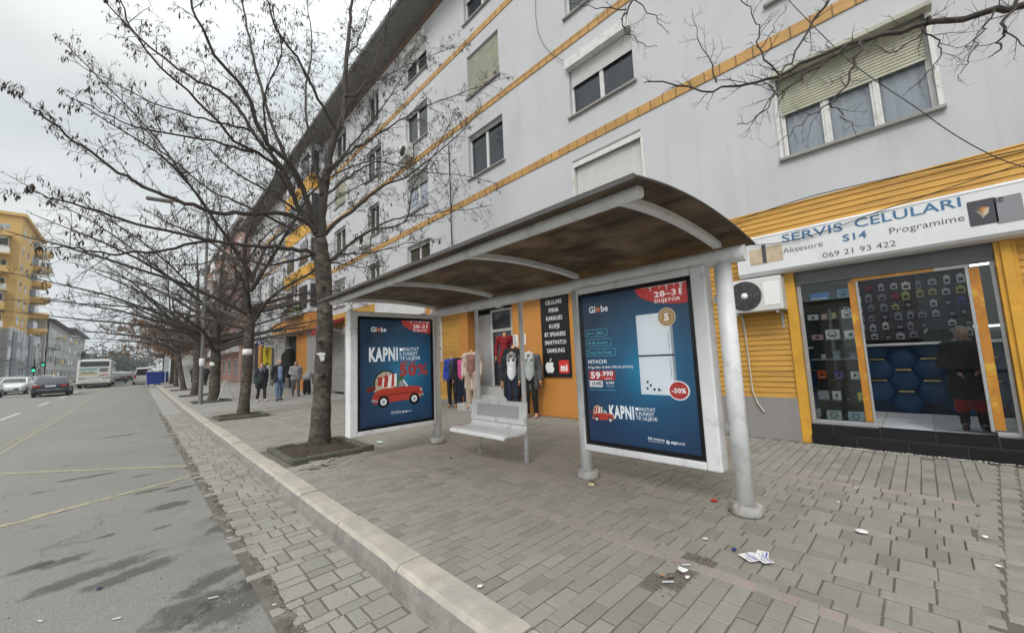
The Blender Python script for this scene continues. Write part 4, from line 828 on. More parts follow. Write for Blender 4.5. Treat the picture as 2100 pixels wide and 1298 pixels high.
def panel(name, org, u, v, kind):
    """Light-box: rounded aluminium frame, black passe-partout, printed poster behind glass."""
    o = Vector(org); u = Vector(u); v = Vector(v); nn = u.cross(v); FW = .0
    fr = M(); D = .085
    def slab(u0, v0, u1, v1, a, b, mi=0): fr.add([o+u*x+v*y+nn*z for z in (a, b) for x, y in ((u0, v0), (u1, v0), (u1, v1), (u0, v1))], [(0, 3, 2, 1), (4, 5, 6, 7), (0, 1, 5, 4), (1, 2, 6, 5), (2, 3, 7, 6), (3, 0, 4, 7)], mi)
    e = .075; wl, wr = ((.03, .135) if kind else (.125, .03)); slab(-wl, -e, 0, H_+e, -D, D); slab(W_, -e, W_+wr, H_+e, -D, D); slab(0, -e, W_, 0, -D*.98, D*.98); slab(0, H_, W_, H_+e, -D*.98, D*.98)
    f = fr.build('poster_panel', mat('panel_paint', (.74, .75, .765), .38, .04, 4, dirt=(.42, .42, .42), dscale=5, dthr=(.55, .8)), st, bevel=.014 if 0 else .02, seg=3)
    fr2 = M(); q = M()
    for s_ in (1,):
        S = Sheet(q, o+nn*(D-.03), u, v, .0012)
        bw = .045
        S.rect(0, 0, W_, H_, 0, 3)
        # poster sheet with UVs from its own extent
        S.rect(bw, bw, W_-bw, H_-bw, 1, 0)
        T = Sheet(q, S.P(bw, bw, 2), u, v, .0012)
        T.P0 = T.P; k = (W_-2*bw)/W_
        T.P = lambda a, b, c, T=T, k=k: T.P0(a*k, b*(H_-2*bw)/H_, c)
        corner_drip(T); logo_globe(T, .06*W_+(.02 if kind else .1), H_-.2, .075)
        if kind:
            T.rect(.55*W_, .33*H_, .86*W_, .83*H_, 1.5, 9); T.rect(.55*W_, .565*H_, .86*W_, .575*H_, 2, 3); T.rect(.84*W_, .33*H_, .86*W_, .83*H_, 1.8, 11); T.rect(.82*W_, .6*H_, .826*W_, .72*H_, 2, 11); T.rect(.82*W_, .43*H_, .826*W_, .55*H_, 2, 11)
            for a, b in ((.6, .36), (.63, .38), (.66, .355), (.605, .4), (.7, .355)): T.rect(a*W_, b*H_, (a+.018)*W_, (b+.014)*H_, 2.2, 3)
            T.text('NO', .7*W_, .352*H_, .02, 2.4, 3)
            T.disc(.82*W_, .8*H_, .1, .1, 3, 8); T.disc(.82*W_, .8*H_, .088, .088, 3.4, 5); T.ring(.82*W_, .8*H_, .06, .068, 3.8, 8); T.text('5', .82*W_, .8*H_-.035, .07, 4, 1, bold=.05, align='c')
            T.disc(.87*W_, .36*H_, .115, .1, 3, 1); T.disc(.87*W_, .36*H_, .1, .088, 3.4, 2); T.text('-50%', .87*W_, .36*H_-.024, .045, 4, 1, w=.15, bold=.04, align='c')
            for i, t in enumerate(('A++, 330 L', '43 dB, Inverter', 'Total No Frost')):
                v0 = (.735-.068*i)*H_; T.rrect(.02*W_, v0-.035, (.26+.035*i)*W_, v0+.055, .025, 2, 4); T.rrect(.024*W_, v0-.03, (.256+.035*i)*W_, v0+.05, .022, 2.4, 0); T.text(t, .04*W_, v0-.008, .034, 3, 4, w=(.19+.03*i)*W_, bold=.01)
            T.text('HITACHI', .03*W_, .53*H_, .042, 3, 1, w=.2*W_, bold=.03); T.text('Frigorifer R-B411PRU0 (PWH)', .03*W_, .495*H_, .028, 3, 1, w=.46*W_, bold=.015)
            T.rect(.03*W_, .415*H_, .31*W_, .48*H_, 2, 2); T.text('59', .05*W_, .428*H_, .07, 3, 1, w=.105*W_, bold=.04); T.text('.990', .165*W_, .445*H_, .05, 3, 1, w=.125*W_, bold=.04); T.text('LEKE', .2*W_, .42*H_, .02, 3, 1, w=.08*W_)
            T.rect(.03*W_, .368*H_, .175*W_, .41*H_, 2, 1); T.text('119.990', .04*W_, .377*H_, .042, 3, 3, w=.125*W_, bold=.03); T.poly([(.06*W_, .372*H_), (.068*W_, .372*H_), (.16*W_, .408*H_), (.152*W_, .408*H_)], 3.4, 3); T.text('4.999', .21*W_, .388*H_, .03, 3, 1, w=.085*W_, bold=.02); T.text('lekë/muaj', .215*W_, .372*H_, .014, 3, 1, w=.07*W_)
            T.text('*Stoku i limituar te produkteve', .03*W_, .345*H_, .018, 3, 4, w=.28*W_)
            little_car(T, .045*W_, .145*H_, .215*W_); kapni(T, .225*W_, .17*H_, .132); otp(T, .58*W_, .055*H_, .026)
        else:
            kapni(T, .11*W_, .605*H_, .212); T.text('DERI NË', .54*W_, .57*H_, .04, 3, 2, w=.22*W_, bold=.02); T.text('50', .52*W_, .45*H_, .185, 3, 2, w=.25*W_, bold=.05); T.text('%', .78*W_, .45*H_, .185, 3, 2, w=.17*W_, bold=.02)
            little_car(T, .15*W_, .2*H_, .66*W_); otp(T, .4*W_, .1*H_, .025)
    po = q.build('poster', PR, f)
    uv = po.data.uv_layers.new(name='UVMap'); off = ROOT[st.name]
    for lp_ in po.data.loops:
        d = po.data.vertices[lp_.vertex_index].co+off-o; uv.data[lp_.index].uv = (d.dot(u)/W_, d.dot(v)/H_)
    g = M(); S = Sheet(g, o+nn*(D-.006), u, v); S.rect(.002, .002, W_-.002, H_-.002, 0, 0); g.build('glass', glass('panel_glass', (.97, .98, .98), -.02, .02), f)
    b = M(); S = Sheet(b, o+u*W_-nn*(D-.02), -u, v); S.rect(0, 0, W_, H_, 0, 0); b.build('back_sheet', flat('back_blue', (.015, .04, .09)), f)
    return f
panel('a', (PXs, 2.80, .40), (0, -1, 0), (0, 0, 1), 1)
panel('b', (2.415, 6.0, .42), (1, 0, 0), (0, 0, 1), 0)
for y in (2.85, 1.22):
    for z in (.7, 1.85): M().box((PXs-.03, y-.07, z), (PXs+.03, y+.07, z+.06)).build('panel_bracket', m_alu, st)
# bench hung between two slim poles
for y in (4.86, 3.86): M().lathe((PXs, y, 0), [(.032, 0), (.032, 1.2), (.032, 2.22)], 14).build('slim_pole', m_shel, st)
m_bench = mat('bench_paint', (.75, .76, .76), .42, .05, 6, dirt=(.4, .4, .39), dscale=6, dthr=(.55, .75))
bx = PXs-.05
prof = [(bx, .50), (bx-.02, .45), (bx-.06, .43), (bx-.2, .425), (bx-.36, .435), (bx-.41, .425), (bx-.43, .40)]
low = [(a+.004, b-.025) for a, b in prof]
q = M(); q.ext(prof+low[::-1], 3.78, 4.98, 'y'); bs = q.build('bench_seat', m_bench, st, bevel=.006)
q = M(); bk = [(bx-.0, .51), (bx+.012, .6), (bx+.028, .8), (bx+.02, .815)]; q.ext(bk+[(a-.022, b) for a, b in bk[::-1]], 3.78, 4.98, 'y'); bb = q.build('bench_back', m_bench, st, bevel=.01, seg=3)
def perf():
    m, N, L, b = nm('perforated_sheet'); tc = N.new('ShaderNodeTexCoord'); mp = N.new('ShaderNodeMapping'); mp.inputs['Scale'].default_value = (110, 110, 110); L.new(tc.outputs['Object'], mp.inputs[0])
    vo = N.new('ShaderNodeTexVoronoi'); vo.inputs['Randomness'].default_value = 0; L.new(mp.outputs[0], vo.inputs['Vector']); c = mixc(N, L, step(N, L, vo.outputs['Distance'], .3, .36), (.34, .34, .34), (.48, .49, .49)); L.new(c, b.inputs['Base Color']); b.inputs['Roughness'].default_value = .45; return m
q = M(); q.add([(bx-.018, 3.93, .58), (bx-.018, 4.83, .58), (bx-.006, 4.83, .75), (bx-.006, 3.93, .75)], [(0, 1, 2, 3)]); q.add([(bx-.012, 3.93, .58), (bx-.012, 4.83, .58), (bx-.0, 4.83, .75), (bx-.0, 3.93, .75)], [(0, 3, 2, 1)]); q.build('perforated_inset', perf(), bb)

# ================================================================ black price board, small notices
bd = thing('sign_board', 'tall black board listing phone goods in white capitals with two brand emblems', 'sign', (FX-.07, 6, .93))
q = M(); q.box((FX-.095, 5.57, .93), (FX-.062, 6.42, 3.0)); q.build('board', m_black, bd)
q = M(); S = Sheet(q, (FX-.097, 6.42, .93), (0, -1, 0), (0, 0, 1)); bw = .85
for i, (t, w_) in enumerate((('AKSESORE', .52), ('CELULARE', .5), ('FISHA', .3), ('KARIKUES', .5), ('KUFJE', .32), ('BT SPEAKERS', .64), ('SMARTWATCH', .65), ('SAMSUNG', .54))): q = M(); Sheet(q, S.o, S.u, S.v).text(t, bw/2, 1.93-.193*i, .095, 1, 0, w=w_, bold=.012, align='c'); q.build('lettering', m_white, bd)
q = M(); S = Sheet(q, S.o, S.u, S.v); ax, ay, s_ = .22, .24, .16
pts = [(0, .62), (.25, .72), (.55, .66), (.78, .5), (.62, .25), (.68, -.05), (.9, -.2), (.72, -.62), (.45, -.92), (.2, -.85), (0, -.8), (-.25, -.88), (-.45, -.92), (-.75, -.6), (-.92, -.15), (-.9, .25), (-.68, .6), (-.35, .72)]
S.poly([(ax+a*s_*.95, ay+b*s_) for a, b in pts], 1, 0); S.poly([(ax+a*s_, ay+b*s_) for a, b in ((.0, .78), (.05, 1.05), (.3, 1.3), (.36, 1.3), (.3, 1.0), (.12, .82))], 1, 0)
S.rrect(.5, .09, .8, .39, .04, 1, 1); S.text('mi', .65, .15, .15, 2, 0, w=.2, bold=.05, align='c')
q.build('emblems', [m_white, flat('mi_red', (.6, .04, .03))], bd)
for (y0, y1, z0, z1, lab) in ((7.28, 7.46, 1.72, 2.02, 'white printed notice taped to the orange pillar beside the door'), (7.0, 7.1, 1.75, 2.03, 'narrow white paper stuck on the orange wall near the pole')):
    q = M(); q.box((FX-.075, y0, z0), (FX-.063, y1, z1)); S = Sheet(q, (FX-.076, y1, z0), (0, -1, 0), (0, 0, 1))
    for r in range(5): S.rect(.02, .04+r*.05, (y1-y0)*rnd.uniform(.5, .9), .06+r*.05, 1, 1)
    tag(q.build('paper_notice', [m_white, PH['k']], None, (FX-.07, y0, z0)), lab, 'notice')
vs_ = thing('vertical_sign', 'narrow upright white sign with black letters beside the shelter post', 'sign', (FX-.1, 10.85, 1.4))
q = M(); q.box((FX-.34, 10.85, 1.4), (FX-.03, 10.9, 2.9)); q.build('board', m_white, vs_)
q = M(); S = Sheet(q, (FX-.335, 10.848, 1.4), (1, 0, 0), (0, 0, 1))
for i, t in enumerate('KOZMETIKE'): S.text(t, .15, 1.32-.158*i, .11, 1, 0, w=.14, bold=.03, align='c')
q.build('lettering', m_black, vs_)

# ================================================================ trees
m_bark = mat('bark', (.066, .054, .043), .9, .45, 8, 1.0, stretch=(1, 1, 1.6), dirt=(.135, .122, .1), dscale=4, dthr=(.48, .62))
m_twig = mat('twig_bark', (.06, .051, .044), .85, .25, 8)
m_dry = mat('dry_bracts', (.062, .046, .034), .85, .4, 30)
m_brown = mat('brown_leaves', (.19, .1, .04), .8, .4, 20)
def smooth(pts, n=4):
    P = [Vector(p) for p in pts]; P = [P[0]*2-P[1]]+P+[P[-1]*2-P[-2]]; out = []
    for i in range(1, len(P)-2):
        for k in range(n):
            t = k/n; a, b, c, d = P[i-1], P[i], P[i+1], P[i+2]
            out.append(.5*((2*b)+(c-a)*t+(2*a-5*b+4*c-d)*t*t+(3*b-a-3*c+d)*t**3))
    return out+[P[-2]]
def bract(q, p, R, s=1.0):
    """A hanging dry seed bract: two narrow folded blades."""
    a = R.uniform(0, 6.28); l = R.uniform(.035, .085)*s; w_ = l*R.uniform(.07, .14); d = Vector((cos(a)*.4, sin(a)*.4, -1)).normalized()*l; o = Vector((-sin(a), cos(a), 0))*w_
    m_ = p+d*.5+Vector((cos(a), sin(a), 0))*l*.12
    q.add([p, m_-o, p+d, m_+o], [(0, 1, 2, 3)])
def twigs(q, lq, p, d, l, r, lev, R, leaf=.5, ls=1.0, sides=3):
    """A crooked shoot with side shoots; bracts hang from the tips."""
    n = 3 if lev else 2; pts = [p]; dd = d.normalized()
    for i in range(n):
        dd = (dd+Vector((R.gauss(0, .2), R.gauss(0, .2), R.gauss(.03, .17)))).normalized(); pts.append(pts[-1]+dd*l/n)
    q.tube(pts, [r*(1-.7*i/n) for i in range(n+1)], sides, caps=False)
    if lev > 0:
        for i in range(1, n+1):
            for s in (1, -1):
                if R.random() < .75:
                    t = (pts[i]-pts[i-1]).normalized(); o = t.orthogonal(); o.rotate(Matrix.Rotation(R.uniform(0, 6.28), 3, t)); twigs(q, lq, pts[i-1].lerp(pts[i], R.uniform(.3, 1)), t*.75+o*R.uniform(.5, .9), l*R.uniform(.3, .55), r*.55, lev-1, R, leaf, ls)
    if lq is not None and R.random() < leaf:
        for k in range(R.choice((1, 1, 2, 3))): bract(lq, pts[-1].lerp(pts[-2], R.uniform(0, .6)), R, ls)
def limb(q, lq, pts, r0, r1, R, sides=7, every=.22, tl=(.35, .9), lev=2, start=.2, leaf=.5, ls=1.0, tr=.008):
    S = smooth(pts); k = len(S); rad = [r0+(r1-r0)*(i/(k-1))**.8 for i in range(k)]
    S = [s+Vector((R.gauss(0, .012), R.gauss(0, .012), R.gauss(0, .012))) if 0 < i < k-1 else s for i, s in enumerate(S)]
    q.tube(S, rad, sides)
    acc = 0; L_ = sum((S[i+1]-S[i]).length for i in range(k-1)); run = 0
    for i in range(k-1):
        seg = S[i+1]-S[i]; run += seg.length; acc += seg.length
        while acc > every and run > start*L_:
            acc -= every*R.uniform(.7, 1.3); t = seg.normalized(); o = t.orthogonal(); o.rotate(Matrix.Rotation(R.uniform(0, 6.28), 3, t))
            f = 1-.55*run/L_; twigs(q, lq, S[i].lerp(S[i+1], R.random()), t*.8+o*R.uniform(.4, .9)+Vector((0, 0, .12)), R.uniform(*tl)*f, min(rad[i]*.6, tr), lev, R, leaf, ls)
    tdir = (S[-1]-S[-2]).normalized(); twigs(q, lq, S[-1], tdir, tl[0]*.3, r1*.9, lev, R, leaf, ls)
    return S
# --- the near tree, limbs placed as they grow in the photograph, spreading in depth
R1 = random.Random(11)
t1 = thing('street_tree', 'bare street tree with pale torn sticker on its trunk, beside the shelter', 'tree', (2.36, 7.5, 0), group='trees along the kerb')
q = M(); TY = 7.5
tp = [PY(*p, TY) for p in ((655, 920), (658, 860), (661, 800), (665, 700), (666, 620), (662, 550), (656, 490))]; tp[0].z = -.06
rr = [.192, .163, .147, .137, .135, .142, .12]
ts = smooth(tp, 5); tr_ = [rr[min(6, i//5)]+(rr[min(6, i//5+1)]-rr[min(6, i//5)])*(i % 5)/5+R1.gauss(0, .004) for i in range(len(ts))]
q.tube(ts, tr_, 16)
for px, py in ((655, 700), (668, 640), (660, 770), (662, 590)): p = PY(px, py, TY-.15); q.ell(p, (.05, .04, .045), 8, 5)
q.build('trunk', m_bark, t1)
br, lv = M(), M()
def L1(path, r0, r1, dy, kk=TY, **kw): n = len(path)-1; limb(br, lv, [PY(a, b, kk+dy*(i/n)**1.2) for i, (a, b) in enumerate(path)], r0*.8, r1*.8, R1, **kw)
A = [([(655, 525), (600, 510), (522, 506), (440, 494), (305, 466), (200, 432), (110, 410), (68, 393)], .055, .006, -.9), ([(440, 494), (360, 508), (280, 520), (220, 521), (160, 508), (110, 508)], .03, .008, -1.2),
 ([(648, 475), (608, 444), (522, 438), (443, 435), (358, 408), (293, 381), (246, 354), (166, 300), (108, 252), (70, 226), (44, 200)], .06, .006, -.5), ([(648, 480), (625, 440), (608, 416), (578, 347), (528, 285), (470, 200), (385, 154), (293, 85), (216, 4)], .075, .012, .8),
 ([(578, 347), (530, 315), (481, 289), (408, 208), (327, 135), (270, 58), (240, -20)], .04, .008, -1.2), ([(652, 470), (625, 400), (601, 347), (539, 277), (500, 185), (443, 116), (404, 39), (385, -40)], .07, .014, -1.0),
 ([(616, 385), (580, 310), (555, 250), (528, 154), (512, 77), (497, 4), (490, -60)], .05, .016, 1.6), ([(520, 312), (470, 300), (420, 285), (308, 270), (231, 239), (143, 200)], .03, .006, -.9), ([(516, 270), (450, 252), (385, 235), (308, 208), (216, 162), (143, 123)], .028, .006, 1.5),
 ([(600, 470), (489, 416), (424, 385), (339, 316), (297, 266), (231, 200)], .03, .006, 1.5), ([(660, 500), (675, 471), (732, 425), (784, 382), (847, 354), (928, 287), (999, 215), (1062, 172)], .055, .006, 1.2), ([(670, 350), (700, 325), (746, 296), (818, 248), (880, 215), (966, 186), (1040, 160)], .035, .006, -.8),
 ([(664, 545), (690, 525), (722, 497), (760, 473), (832, 454), (847, 382), (894, 310), (932, 229)], .045, .006, -1.1), ([(718, 499), (780, 462), (832, 444), (894, 437), (1023, 420), (1110, 425)], .03, .006, .9), ([(664, 410), (700, 375), (737, 349), (784, 334), (880, 354), (966, 363), (1070, 390)], .033, .006, .4),
 ([(662, 540), (700, 540), (737, 548), (790, 548)], .025, .006, 1.5), ([(703, 263), (718, 210), (784, 158), (880, 115), (960, 90)], .028, .006, 1.0), ([(656, 490), (660, 430), (670, 358), (684, 287), (703, 239), (708, 158), (715, 72), (722, 5), (735, -100), (740, -190)], .125, .02, .6),
 ([(689, 267), (655, 205), (608, 119), (569, 62), (546, -10), (530, -80)], .04, .01, -1.0), ([(706, 200), (737, 190), (775, 119), (799, 24), (810, -50)], .03, .008, -.8), ([(712, 120), (745, 60), (770, -20)], .025, .008, 1.2), ([(640, 455), (560, 400), (470, 345), (400, 280), (330, 240)], .035, .006, 2.4),
 ([(660, 400), (640, 300), (625, 200), (640, 100), (630, 0)], .045, .012, 2.2), ([(668, 370), (720, 300), (770, 240), (830, 150), (860, 60)], .035, .008, 2.6), ([(655, 520), (560, 540), (470, 530), (390, 545), (310, 540)], .035, .006, 1.9), ([(605, 410), (560, 330), (540, 215), (575, 110), (560, 20)], .03, .008, -1.6), ([(690, 520), (760, 520), (830, 500), (900, 490)], .022, .006, -1.4)]
for pth, a, b, dy in A: L1(pth, a, b, dy, every=.165, tl=(.35, 1.0), lev=2, start=.12, leaf=.4, ls=1.15, tr=.007)
br.build('branches', m_twig, t1); lv.build('seed_bracts', m_dry, t1)
q = M(); p = PY(660, 727, 7.3); q.add([(p.x-.09, 7.335, p.z+.02), (p.x-.02, 7.32, p.z-.03), (p.x+.06, 7.325, p.z-.02), (p.x+.07, 7.33, p.z+.03), (p.x+.0, 7.322, p.z+.04)], [(0, 1, 2, 3, 4)]); q.add([(p.x-.04, 7.318, p.z-.03), (p.x-.01, 7.315, p.z-.12), (p.x+.05, 7.318, p.z-.1), (p.x+.05, 7.316, p.z-.03)], [(0, 1, 2, 3)])
tag(q.build('torn_sticker', m_white, None, p), 'torn white paper sticker clinging to the nearest tree trunk', 'sticker')
def tree(x, y, H, seed, label, leaf=None, band=None, r=.15, fork=2.9, spread=4.2, lean=0.0, nl=9, dens=.3, group='trees along the kerb', name='street_tree', lev=2, lm=None, ls=1, tw=(.5, 1.2)):
    R = random.Random(seed); gz = G(y); t = thing(name, label, 'tree', (x, y, gz), group=group); q = M()
    base = Vector((x, y, gz-.05)); top = Vector((x+lean, y, gz+fork)); pts = smooth([base, base.lerp(top, .5)+Vector((R.gauss(0, .03), 0, 0)), top, top+Vector((R.gauss(0, .1), R.gauss(0, .1), .5))], 3)
    q.tube(pts, [r*(1.35 if i == 0 else 1.1-.2*i/len(pts)) for i in range(len(pts))], 12); q.build('trunk', m_bark, t)
    b, l = M(), (M() if leaf else None)
    kw = dict(every=dens, tl=tw, lev=lev, start=.15, leaf=leaf or 0, ls=ls, sides=6, tr=.014)
    limb(b, l, [top, top+Vector((R.gauss(0, .2), R.gauss(0, .2), (H-fork)*.5)), Vector((x+lean+R.gauss(0, .4), y+R.gauss(0, .4), gz+H))], r*.75, .015, R, **kw)
    for i in range(nl):
        a = 2*pi*i/nl+R.uniform(-.3, .3); low = i % 3; L_ = spread*R.uniform(.75, 1.1)*(1 if low else 1.1); z0 = gz+fork+R.uniform(-.25, .5+(H-fork)*.3*(low == 2)); rise = (.7, 1.8, 3.0)[low]*R.uniform(.7, 1.2)*(H-fork)/5
        d = Vector((cos(a), sin(a), 0)); s = Vector((x+lean, y, z0))
        limb(b, l, [s, s+d*L_*.3+Vector((0, 0, rise*.45)), s+d*L_*.65+Vector((R.gauss(0, .2), R.gauss(0, .2), rise*.8)), s+d*L_+Vector((R.gauss(0, .3), R.gauss(0, .3), rise))], r*.5, .01, R, **kw)
        if low: s2 = s+d*L_*.3+Vector((0, 0, rise*.45)); d2 = Vector((cos(a+R.choice((.7, -.7))), sin(a+.6), 0)); limb(b, l, [s2, s2+d2*L_*.35+Vector((0, 0, rise*.5)), s2+d2*L_*.7+Vector((0, 0, rise*.8))], r*.2, .008, R, **kw)
    b.build('branches', m_twig, t)
    if l: l.build('dry_leaves' if lm else 'seed_bracts', lm or m_dry, t)
    if band: M().lathe((x+lean*band/fork, y, gz+band), [(r*1.05, -.09), (r*1.07, 0), (r*1.05, .09)], 14).build('white_band', m_white, t)
    return t
tree(2.4, 14.56, 8.2, 21, 'bare street tree with pale tape on its trunk, second along the kerb', leaf=.25, band=1.95, r=.135, lean=.12, nl=13, spread=5.2, dens=.24)
tree(2.62, 22.8, 8.6, 22, 'bare street tree with white painted ring, behind the lamp post', leaf=.1, band=1.7, r=.2, fork=2.4, nl=14, spread=5.8, dens=.27)
tree(2.42, 28.7, 8.8, 23, 'bare street tree with dark straight trunk, fourth along the kerb', r=.18, nl=12, spread=5.6, lev=2, dens=.34)
tree(2.5, 36.8, 8.6, 24, 'bare street tree, fifth along the kerb, near the sign pole', r=.15, lean=-.5, nl=12, spread=5.4, lev=2, dens=.4)
tree(2.5, 45, 7.0, 25, 'street tree still holding brown autumn leaves, sixth along the kerb', leaf=.95, r=.15, nl=12, spread=4.6, lev=1, dens=.16, lm=m_brown, ls=4)
tree(2.6, 53.5, 7.4, 26, 'street tree with thinning brown leaves, seventh along the kerb', leaf=.9, r=.15, nl=11, spread=4.6, lev=1, dens=.18, lm=m_brown, ls=4)
tree(2.6, 62, 8, 27, 'bare street tree, eighth along the kerb, beyond the brown leaved pair', r=.15, nl=10, spread=4.6, lev=1, dens=.24)
tree(2.6, 71, 8, 28, 'bare street tree, farthest one along the right kerb', r=.15, nl=10, spread=4.6, lev=1, dens=.26)
for i, (yy, s, w_) in enumerate(((58, 31, 'nearest'), (72, 32, 'second'), (88, 33, 'third'), (104, 34, 'farthest'))): tree(-15.3, yy, 6, s, 'small dark bare tree on the opposite pavement, %s along it' % w_, r=.13, nl=9, spread=2.6, fork=2.2, lev=1, dens=.22, group='trees across the street')
# --- the tree just out of frame whose bough reaches in from the upper right
R2 = random.Random(5)
t9 = thing('overhanging_tree', 'bare tree reaching thin dark twigs in front of the upper facade windows', 'tree', (2.5, -2.6, 0)); q = M()
q.tube(smooth([(2.5, -2.6, -.05), (2.48, -2.6, 1.2), (2.55, -2.55, 2.4), (2.6, -2.5, 3.4), (2.7, -2.5, 5.2)], 4), [.19-.006*i for i in range(17)], 12); q.build('trunk', m_bark, t9)
def PD(px, py, d): return CAM+ray(px, py)*d
b = M()
def B2(path, r0, r1, d0, d1, **kw): n = len(path)-1; limb(b, None, [PD(a, c, d0+(d1-d0)*i/n) for i, (a, c) in enumerate(path)], r0, r1, R2, sides=7, every=.11, tl=(.14, .36), lev=1, start=.1, tr=.0042, **kw)
limb(b, None, [(2.6, -2.5, 3.2), (3.0, -1.6, 3.55), PD(2280, -25, 3.0)], .06, .034, R2, lev=1, tl=(.2, .5))
B2([(2280, -25), (2100, 10), (1980, 32), (1870, 58), (1780, 80), (1690, 108), (1600, 155), (1520, 172), (1440, 185), (1330, 168)], .031, .006, 3.0, 3.7)
B2([(1740, 90), (1690, 130), (1640, 158), (1600, 196), (1570, 172), (1470, 165)], .013, .003, 3.25, 3.5)
B2([(1770, 82), (1752, 130), (1735, 175), (1702, 212)], .014, .005, 3.25, 3.1); B2([(1702, 212), (1660, 240), (1620, 275), (1590, 300)], .006, .002, 3.1, 3.1); B2([(1702, 212), (1730, 240), (1755, 275)], .006, .002, 3.1, 3.0)
B2([(1700, 0), (1660, 60), (1620, 120), (1590, 190), (1555, 240), (1515, 255)], .011, .003, 3.3, 3.3); B2([(1590, 190), (1560, 230), (1530, 280)], .006, .002, 3.3, 3.2)
B2([(1910, 45), (1900, 40), (1880, 80), (1830, 110), (1795, 95)], .011, .003, 3.15, 3.3); B2([(1890, 60), (1925, 85), (1925, 120), (1890, 160), (1860, 190)], .007, .002, 3.1, 3.0)
B2([(2090, -10), (2065, 45), (2055, 85), (2040, 110)], .013, .005, 2.9, 2.9); B2([(2040, 20), (2010, 80), (1985, 130), (1965, 165)], .007, .002, 3.0, 3.0); B2([(2060, 60), (2100, 90), (2140, 100)], .006, .002, 2.9, 2.8)
B2([(1310, -30), (1290, 15), (1275, 45), (1295, 78), (1340, 95)], .011, .003, 3.9, 4.0); B2([(1285, 20), (1220, 18), (1170, 8)], .007, .002, 3.9, 4.0); B2([(1300, 0), (1350, 45), (1370, 70)], .006, .002, 3.9, 4.0)
B2([(1600, 155), (1560, 110), (1555, 55), (1530, 10), (1500, -20)], .009, .003, 3.5, 3.5); B2([(1470, 170), (1450, 110), (1430, 60), (1420, 25)], .007, .002, 3.6, 3.7); B2([(1560, 100), (1590, 60), (1610, 10)], .005, .002, 3.5, 3.5)
b.build('branches', m_twig, t9)
# --- tree pits
def pit(i, x0, x1, y0, y1, label, rot=0, h=.07):
    t = thing('tree_pit', label, 'tree pit', ((x0+x1)/2, (y0+y1)/2, G(y0)), group='tree pits'); g = G(y0)+h; w_ = .11
    q = M(); 
    for a, b_ in (((x0, y0, -.05), (x1, y0+w_, g)), ((x0, y1-w_, -.05), (x1, y1, g-.02)), ((x0, y0+w_, -.05), (x0+w_, y1-w_, g-.03)), ((x1-w_, y0+w_, -.05), (x1, y1-w_, g-.01))):
        n = 6; a, b_ = list(a), list(b_); ax = 0 if b_[0]-a[0] > b_[1]-a[1] else 1
        for k in range(n):
            lo, hi = a[:], b_[:]; lo[ax] = a[ax]+(b_[ax]-a[ax])*k/n+.002*(k > 0); hi[ax] = a[ax]+(b_[ax]-a[ax])*(k+1)/n; hi[2] += rnd.gauss(0, .006); hi[1-ax] += rnd.gauss(0, .004); q.box(lo, hi)
    q.build('border', m_moss, t, bevel=.018)
    q = M(); n = 14; vs = []
    for a in range(n+1):
        for c in range(n+1):
            x, y = x0+w_+(x1-x0-2*w_)*a/n, y0+w_+(y1-y0-2*w_)*c/n; d = math.hypot(x-(x0+x1)/2, y-(y0+y1)/2); vs.append((x, y, G(y0)+.02+.05*max(0, 1-d/.5)+rnd.gauss(0, .008)))
    q.add(vs, [(a*(n+1)+c, (a+1)*(n+1)+c, (a+1)*(n+1)+c+1, a*(n+1)+c+1) for a in range(n) for c in range(n)], 0, True)
    for k in range(60): x, y = rnd.uniform(x0+.15, x1-.15), rnd.uniform(y0+.15, y1-.15); s = rnd.uniform(.006, .02); q.ell((x, y, G(y0)+.04), (s, s, s*.6), 6, 4, 1 if k % 3 else 0)
    q.build('soil', [m_soil, m_dry], t)
for i, (a, b_, c, d, w_) in enumerate(((1.69, 2.93, 6.5, 8.05, 'mossy concrete tree pit beside the shelter, around the nearest tree'), (1.73, 2.95, 13.85, 15.2, 'low mossy tree pit around the second tree'), (1.8, 3.2, 22.0, 23.5, 'low tree pit around the tree with the white ring'), (1.75, 3.1, 28, 29.4, 'low tree pit around the fourth tree'), (1.75, 3.1, 36.1, 37.5, 'low tree pit around the fifth tree'), (1.75, 3.1, 44.3, 45.7, 'low tree pit around the brown leaved tree'))): pit(i, a, b_, c, d, w_)

